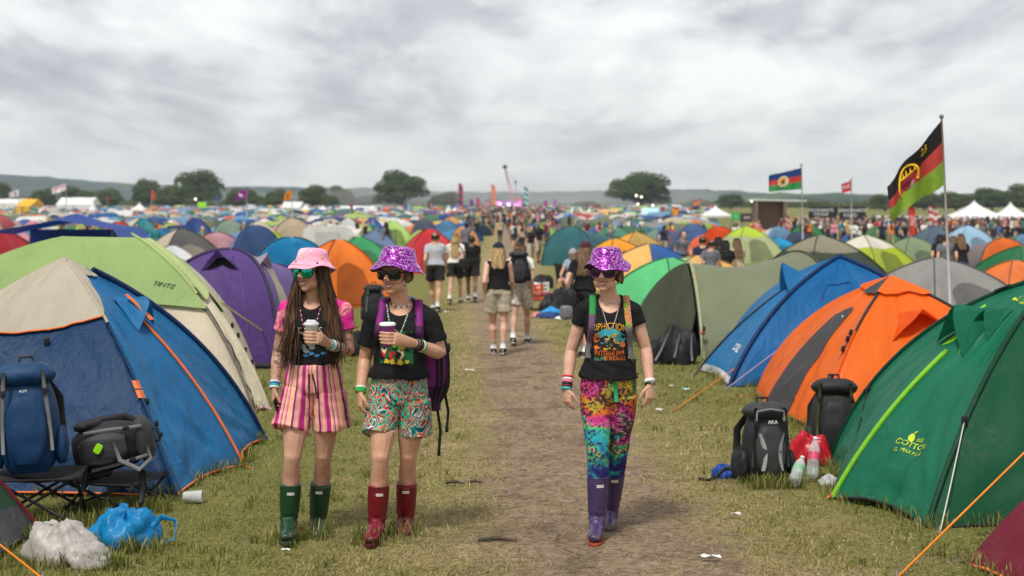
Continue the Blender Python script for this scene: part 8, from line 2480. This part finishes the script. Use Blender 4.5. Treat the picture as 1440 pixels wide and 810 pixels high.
marquee('long white marquee behind the red feather banner', 1246, 1345, 303, 311, 330, 142)
marquee('low white canopies below the biggest right oak', 925, 985, 297, 301, 306, 260)
marquee('low ochre roofed bar right of the small pagodas', 838, 872, 294, 298, 306, 230, mat=pm('ochre_canvas', srgb(214, 160, 110), .7))
marquee('yellow tent beyond the left gazebo', 21, 42, 279, 290, 300, 220, mat=pm('yellow_canvas', srgb(226, 166, 40), .7))
# lime banner, green banner, screen
def board(name, cat, label, x0, x1, y0, y1, foot, Y, col, texts=(), frame=None, emit=0):
    a, b = (x0 - 720) / FPX * Y, (x1 - 720) / FPX * Y; z0, z1 = at(0, y1, Y).z, at(0, y0, Y).z; g = gz(0, Y)
    o = thing(name, label, cat, ((a + b) / 2, Y, g)); mb = MB(); mb.box(((a + b) / 2, Y, (z0 + z1) / 2), (b - a, .18, z1 - z0)); mb.build('panel', col, o, smooth=False)
    for x in (a + .1 * (b - a), b - .1 * (b - a)):
        mb = MB(); mb.tube([V((x, Y + .14, g)), V((x, Y + .14, z1))], .06, 6); mb.build('post', GREY, o)
    for (s, fx, fy, sz, mt) in texts:
        mb = MB(); add_text(mb, s, lambda x, y: V((a + (b - a) * fx + x, Y - .10, z0 + (z1 - z0) * fy + y)), sz * (z1 - z0)); mb.build('lettering', mt, o, smooth=False)
    return o
board('banner_board', 'banner', 'lime green banner board before the largest left oak', 278, 290, 284, 292, 300, 260, pm('lime_vinyl', srgb(150, 220, 60), .5))
board('banner_board', 'banner', 'green banner board right of the lone white pagoda', 1029, 1040, 299, 310, 318, 150, pm('green_vinyl', srgb(40, 170, 80), .5), [('%', .5, .5, .5, WHITEP)])
W8 = pm('white_print', (.8, .8, .78), .5)
board('video_screen', 'screen', 'pale turquoise big screen under the biggest right oak', 902, 927, 292, 306, 310, 210, pm('lit_screen', srgb(150, 205, 205), .4, col2=srgb(215, 225, 225), scale=.3, emit=.25))
HB = pm('black_hoarding', (.014, .014, .016), .6)
board('hoarding', 'hoarding', 'black hoarding with white lettering, left of the pair behind the throng', 1137, 1178, 291, 306, 330, 132, HB, [('FOODIANTS', .42, .68, .42, W8), ('THE BAR', .42, .30, .36, W8)])
board('hoarding', 'hoarding', 'black hoarding with white lettering, right of the pair behind the throng', 1180, 1217, 291, 308, 330, 132, HB, [('ERASTHARTS', .5, .70, .38, W8), ('FOOD', .42, .30, .40, W8)])
board('hoarding', 'hoarding', 'white lower hoarding beneath the black ones, left piece', 1150, 1166, 308, 320, 330, 131, WHITEP)
board('hoarding', 'hoarding', 'white lower hoarding beneath the black ones, right piece', 1190, 1212, 309, 320, 330, 131, WHITEP)
board('hoarding', 'hoarding', 'dark stall front right of the green banner board', 1041, 1060, 300, 312, 318, 150, pm('dark_stall', srgb(64, 50, 50), .7), [('BAR', .5, .5, .4, W8)])
# brown open-fronted stage shell
def shell():
    Y = 140.0; a, b = (1064 - 720) / FPX * Y, (1104 - 720) / FPX * Y; z1 = at(0, 283, Y).z; g = gz(0, Y); o = thing('stage_shell', 'brown open-fronted small stage under a white roof, left of the hoardings', 'stage', ((a + b) / 2, Y, g))
    br = pm('brown_boards', srgb(150, 122, 100), .8); mb = MB(); mb.box(((a + b) / 2, Y + 2, (z1 + g) / 2), (b - a, .2, z1 - g)); mb.build('back_wall', br, o, smooth=False)
    for x in (a, b):
        mb = MB(); mb.box((x, Y + .9, (z1 + g) / 2), (.25, 2, z1 - g)); mb.build('side_wall', pm('brown_boards', srgb(120, 98, 82), .8), o, smooth=False)
    mb = MB(); mb.box(((a + b) / 2 + .8, Y + 1.2, z1 + .10), (b - a + 2.6, 2.6, .14), roty(.02)); mb.build('roof', CANV, o, smooth=False)
    mb = MB(); mb.box(((a + b) / 2, Y + .9, g + .6), (b - a - .3, 1.9, .3)); mb.build('deck', pm('dark_deck', (.05, .045, .04), .8), o, smooth=False)
shell()
# main stage, far down the path
def stage():
    Y = 470.0; x = (716 - 720) / FPX * Y; g = gz(x, Y); o = thing('main_stage', 'main stage with dark arched roof and pink and white lights at the path end', 'stage', (x, Y, g))
    z = lambda py: at(0, py, Y).z; X = lambda px: (px - 720) / FPX * Y
    mb = MB(); rows = []
    for i in range(13):
        a = PI * i / 12; rows.append([V((x - 5.2 * math.cos(a), Y + dy_, z(282) + (z(272) - z(282)) * math.sin(a))) for dy_ in (-2, 3, 8)])
    mb.grid(rows); mb.build('roof', pm('dark_truss', (.04, .045, .05), .7), o)
    for px in (695, 737):
        mb = MB(); mb.box((X(px), Y, (z(280) + g) / 2), (1.2, 2, z(280) - g)); mb.build('speaker_tower', pm('dark_truss', (.04, .045, .05), .7), o, smooth=False)
    mb = MB(); mb.box((x, Y + 4, (z(282) + g) / 2), (9.2, .3, z(282) - g)); mb.build('backdrop', pm('lilac_screen', srgb(190, 120, 200), .5, col2=srgb(120, 110, 180), scale=.6, emit=.3), o, smooth=False)
    for i, (px, py, c, r) in enumerate([(703, 287, (255, 120, 200), .5), (708, 293, (255, 240, 250), .55), (715, 288, (230, 170, 255), .5), (719, 295, (255, 250, 250), .6), (725, 289, (255, 150, 210), .5), (730, 294, (255, 230, 240), .5), (704, 297, (255, 240, 240), .45), (712, 297, (255, 200, 230), .45)]):
        mb = MB(); mb.ell((X(px), Y - 2.4, z(py)), r, nu=6, nv=10); mb.build('stage_light', pm('stage_lamp', srgb(*c), .4, emit=5), o)
    for sx, p0, p1, c in ((-1, 697, 702, (226, 110, 190)), (1, 728, 733, (210, 110, 190))):
        mb = MB(); mb.box((X((p0 + p1) / 2), Y - 1.5, z(288)), (X(p1) - X(p0), .2, z(283) - z(293))); mb.build('side_screen', pm('pink_screen', srgb(*c), .4, emit=.4), o, smooth=False)
stage()
def crane():
    Y = 520.0; b = at(721, 280, Y); t_ = at(710, 236, Y); g = gz(0, Y); o = thing('crane', 'red lattice crane jib leaning left above the stage', 'crane', (b.x, Y, g)); rdm = pm('red_crane', srgb(196, 84, 70), .6)
    d = t_ - b; L = d.length; d.normalize(); s1 = V((d.z, 0, -d.x)); mb = MB(); n = 14
    for sx in (-1, 1):
        for sy in (-1, 1): mb.tube([b + s1 * .55 * sx + V((0, .55 * sy, 0)), t_ + s1 * .25 * sx + V((0, .25 * sy, 0))], .10, 5)
    for i in range(n):
        w = .55 - .3 * i / n; p, q = b + d * (L * i / n), b + d * (L * (i + 1) / n)
        mb.tube([p - s1 * w, q + s1 * w], .06, 4); mb.tube([p + s1 * w, q - s1 * w], .06, 4)
    mb.build('jib', rdm, o)
    mb = MB(); mb.rbox(t_ + V((0, 0, .4)), (1.6, 1.4, 1.3)); mb.build('jib_head', pm('dark_truss', (.04, .045, .05), .7), o)
    mb = MB(); mb.box((b.x + .5, Y, (b.z + g) / 2), (2.2, 2.2, b.z - g)); mb.box((b.x + 2.4, Y, b.z - .2), (4.5, 2, 1.4)); mb.build('crane_body', rdm, o, smooth=False)
    mb = MB(); mb.tube([t_, at(724, 252, Y)], .05, 4); mb.build('cable', BLACK, o)
    q = at(725, 256, Y); m = thing('lamp_mast', 'thin mast with a lamp head right of the crane', 'mast', (q.x, Y, g)); mb = MB(); mb.tube([V((q.x, Y, g)), q], .12, 6); mb.build('pole', GREY, m); mb = MB(); mb.ell(q, .55); mb.build('lamp_head', GREY, m)
crane()
# hut with red roof, strung lamps
def hut():
    Y = 225.0; x = (838 - 720) / FPX * Y; g = gz(0, Y); z = lambda py: at(0, py, Y).z; o = thing('ticket_hut', 'small cream hut with a red top right of the small pagodas', 'hut', (x, Y, g)); mb = MB(); mb.box((x, Y, (z(292) + g) / 2), (.9, .9, z(292) - g)); mb.build('wall', pm('cream_boards', srgb(210, 190, 165), .8), o, smooth=False)
    mb = MB(); mb.box((x, Y, z(290.5)), (1.1, 1.1, .35)); mb.build('roof', pm('red_boards', srgb(150, 70, 60), .8), o, smooth=False)
    mb = MB(); mb.box((x, Y - .46, z(300)), (.5, .03, 1.0)); mb.build('hatch', BLACK, o, smooth=False)
hut()
for i, (px, py) in enumerate([(895, 275), (897, 287), (918, 289), (1057, 283), (275, 280), (902, 277)]):
    Y = 300.0; q = at(px, py, Y); g = gz(0, Y); o = thing('lamp_mast', ['lit round lamp high before the biggest right oak, left of a close pair', 'lit lamp low before the biggest right oak', 'lit lamp above the turquoise screen', 'lit lamp beside the brown stage shell', 'lit lamp left above the lime banner board', 'lit round lamp high before the biggest right oak, right of a close pair'][i], 'lamp', (q.x, Y, g))
    mb = MB(); mb.tube([V((q.x, Y, g)), q - V((0, 0, .3))], .07, 6); mb.build('pole', pm('dark_truss', (.04, .045, .05), .7), o); mb = MB(); mb.ell(q, .22, nu=6, nv=10); mb.build('lamp_head', pm('lit_lamp', (1, .90, .66), .4, emit=1.6), o)
# far throng that reads as one mass, beyond the individual figures
def throng():
    rd = random.Random(9); mb = MB(); cols = [TOPS[n] for n in TN] + [HAIR_DK, SKIN_D]; nT = len(TN)
    spots = []
    for i in range(480):
        y = rd.uniform(122, 150); px = rd.uniform(1120, 1500); spots.append(((px - 720) / FPX * y, y))
    for i in range(420):
        y = rd.uniform(190, 460); spots.append((float(np.interp(y, _py, _px)) + rd.gauss(0, 2 + y * .022), y))
    for (x, y) in spots:
        h = rd.uniform(.92, 1.06); g = gz(x, y); c = rd.choices(range(nT), TWT)[0]; w = rd.uniform(.85, 1.15)
        mb.tube([V((x - .08, y, g)), V((x - .09, y, g + .85 * h))], .085, 5, m=TN.index('navy')); mb.tube([V((x + .08, y + .1, g)), V((x + .09, y, g + .85 * h))], .085, 5, m=TN.index('navy'))
        mb.tube([V((x, y, g + .82 * h)), V((x, y, g + 1.15 * h)), V((x, y, g + 1.40 * h)), V((x, y, g + 1.47 * h))], [(.17 * w, .11), (.17 * w, .11), (.20 * w, .11), (.07, .07)], 7, m=c, lat=(1, 0, 0))
        for s in (-1, 1): mb.tube([V((x + s * .20 * w, y, g + 1.38 * h)), V((x + s * .25 * w, y - .03, g + 1.1 * h)), V((x + s * .2, y - .12, g + .88 * h))], [.055, .045, .035], 5, m=nT + 1)
        mb.ell((x, y, g + 1.6 * h), (.085, .10, .12), m=nT if rd.random() < .75 else nT + 1, nu=5, nv=7)
    tag(mb.build('crowd', cols), 'the dense far-off throng before the stage and marquees', 'crowd', kind='stuff')
throng()
# drifting stage smoke
m, nt, nd, lk = new_mat('stage_smoke'); o_ = N(nt, 'ShaderNodeOutputMaterial'); pv = N(nt, 'ShaderNodeVolumePrincipled', Density=.007); pv.inputs['Color'].default_value = (.95, .93, .95, 1)
lk.new(pv.outputs[0], o_.inputs['Volume'])
if SMOKE:
    mb = MB(); mb.ell((0, 455, 7.5), (75, 40, 5.5), nu=10, nv=18); mb.f = [f[::-1] for f in mb.f]; tag(mb.build('smoke', m), 'pale smoke drifting round the far stage', 'smoke', kind='stuff')
# ------------------------------------------------------------------ sky, sun, air, camera
SUN_EL, SUN_AZ = math.radians(58), math.radians(205)     # azimuth measured clockwise from +Y: behind the lens, a little left
w = bpy.data.worlds.new('World'); SC.world = w; w.use_nodes = True
nt = w.node_tree; nt.nodes.clear(); lk = nt.links
out = N(nt, 'ShaderNodeOutputWorld')
sky = N(nt, 'ShaderNodeTexSky'); sky.sky_type = 'NISHITA'; sky.sun_disc = False
sky.sun_elevation = SUN_EL; sky.sun_rotation = SUN_AZ
bg1 = N(nt, 'ShaderNodeBackground', Strength=.10); lk.new(sky.outputs[0], bg1.inputs['Color'])
geo = N(nt, 'ShaderNodeTexCoord')
sep = N(nt, 'ShaderNodeSeparateXYZ'); lk.new(geo.outputs['Generated'], sep.inputs[0])
def mth(op, a, b=None, clamp=False):
    x = N(nt, 'ShaderNodeMath', operation=op); x.use_clamp = clamp
    for i, q in enumerate((a, b)):
        if q is None: continue
        if isinstance(q, (int, float)): x.inputs[i].default_value = q
        else: lk.new(q, x.inputs[i])
    return x.outputs[0]
z0 = mth('MAXIMUM', sep.outputs['Z'], 0.0); zz = mth('ADD', z0, .35)
cx = mth('DIVIDE', sep.outputs['X'], zz); cy = mth('ADD', mth('DIVIDE', z0, zz), mth('MULTIPLY', sep.outputs['Y'], .3))
cmb = N(nt, 'ShaderNodeCombineXYZ'); lk.new(cx, cmb.inputs[0]); lk.new(cy, cmb.inputs[1])
def cloud(scale, det, dist, off, sc=(1, 1, 1)):
    mp = N(nt, 'ShaderNodeMapping'); mp.inputs['Location'].default_value = off; mp.inputs['Scale'].default_value = sc
    lk.new(cmb.outputs[0], mp.inputs[0])
    n = N(nt, 'ShaderNodeTexNoise', Scale=scale, Detail=float(det), Roughness=.58, Distortion=dist)
    lk.new(mp.outputs[0], n.inputs['Vector']); return n.outputs['Fac']
a = cloud(1.0, 9, .25, (3.1, 7.7, 0), (2.3, 6.2, 1)); b = cloud(1.0, 9, .4, (1.3, 2.2, 0), (6.5, 17, 1))
f = mth('ADD', mth('MULTIPLY', a, .7), mth('MULTIPLY', b, .3))
rp = N(nt, 'ShaderNodeValToRGB'); e = rp.color_ramp.elements
e.new(.5); e.new(.5)
for q, (pos, c) in zip(e, [(.38, (.20, .205, .215)), (.45, (.285, .29, .30)), (.51, (.40, .40, .395)), (.59, (.505, .50, .49))]): q.position = pos; q.color = c4(c)
lk.new(f, rp.inputs['Fac'])
hz = N(nt, 'ShaderNodeMix', data_type='RGBA')      # the cloud deck runs together into pale haze at the horizon
hf = mth('SUBTRACT', 1.0, mth('MULTIPLY', mth('MAXIMUM', sep.outputs['Z'], 0.0), 11.0, True), True)
hf = mth('POWER', hf, 1.6)
lk.new(hf, hz.inputs['Factor']); lk.new(rp.outputs[0], hz.inputs['A']); hz.inputs['B'].default_value = (.44, .435, .42, 1)
bg2 = N(nt, 'ShaderNodeBackground', Strength=1.0); lk.new(hz.outputs['Result'], bg2.inputs['Color'])
mx = N(nt, 'ShaderNodeMixShader', Fac=.93); lk.new(bg1.outputs[0], mx.inputs[1]); lk.new(bg2.outputs[0], mx.inputs[2])
lk.new(mx.outputs[0], out.inputs['Surface'])

sd = bpy.data.lights.new('sun', 'SUN'); sd.energy = 1.5; sd.angle = math.radians(10); sd.color = (1.0, .96, .90)
so = bpy.data.objects.new('sun', sd); COL.objects.link(so)
dirv = V((math.sin(SUN_AZ) * math.cos(SUN_EL), math.cos(SUN_AZ) * math.cos(SUN_EL), math.sin(SUN_EL)))
so.rotation_euler = dirv.to_track_quat('Z', 'Y').to_euler(); so.location = dirv * 50

if HAZE:
    m, nt, nd, lk = new_mat('humid_air')
    o_ = N(nt, 'ShaderNodeOutputMaterial'); pv = N(nt, 'ShaderNodeVolumePrincipled', Density=HAZE)
    pv.inputs['Color'].default_value = (.78, .89, 1.0, 1); pv.inputs['Anisotropy'].default_value = .2
    lk.new(pv.outputs[0], o_.inputs['Volume'])
    mb = MB(); mb.box((0, 1270, 60), (3200, 2640, 132)); hb = mb.build('haze', m, smooth=False); tag(hb, kind='stuff')

cd = bpy.data.cameras.new('camera'); cam = bpy.data.objects.new('camera', cd); COL.objects.link(cam)
cam.location = (0, 0, CZ); cam.rotation_euler = (PI / 2, 0, 0)
cd.sensor_width = 36; cd.lens = 36 * FPX / 1440; cd.shift_y = (HY - 405) / 1440.0
cd.clip_start = .1; cd.clip_end = 12000
cd.dof.use_dof = True; cd.dof.focus_distance = 8.9; cd.dof.aperture_fstop = 2.6
SC.camera = cam
SC.view_settings.view_transform = 'Standard'; SC.view_settings.look = 'None'; SC.view_settings.gamma = 1; SC.view_settings.exposure = EXPOSURE
SC.cycles.use_denoising = True
SC.cycles.max_bounces = 6; SC.cycles.diffuse_bounces = 3; SC.cycles.glossy_bounces = 3; SC.cycles.transmission_bounces = 4; SC.cycles.transparent_max_bounces = 8; SC.cycles.volume_bounces = 0
SC.cycles.volume_step_rate = 1.0
SC.cycles.sample_clamp_indirect = 4
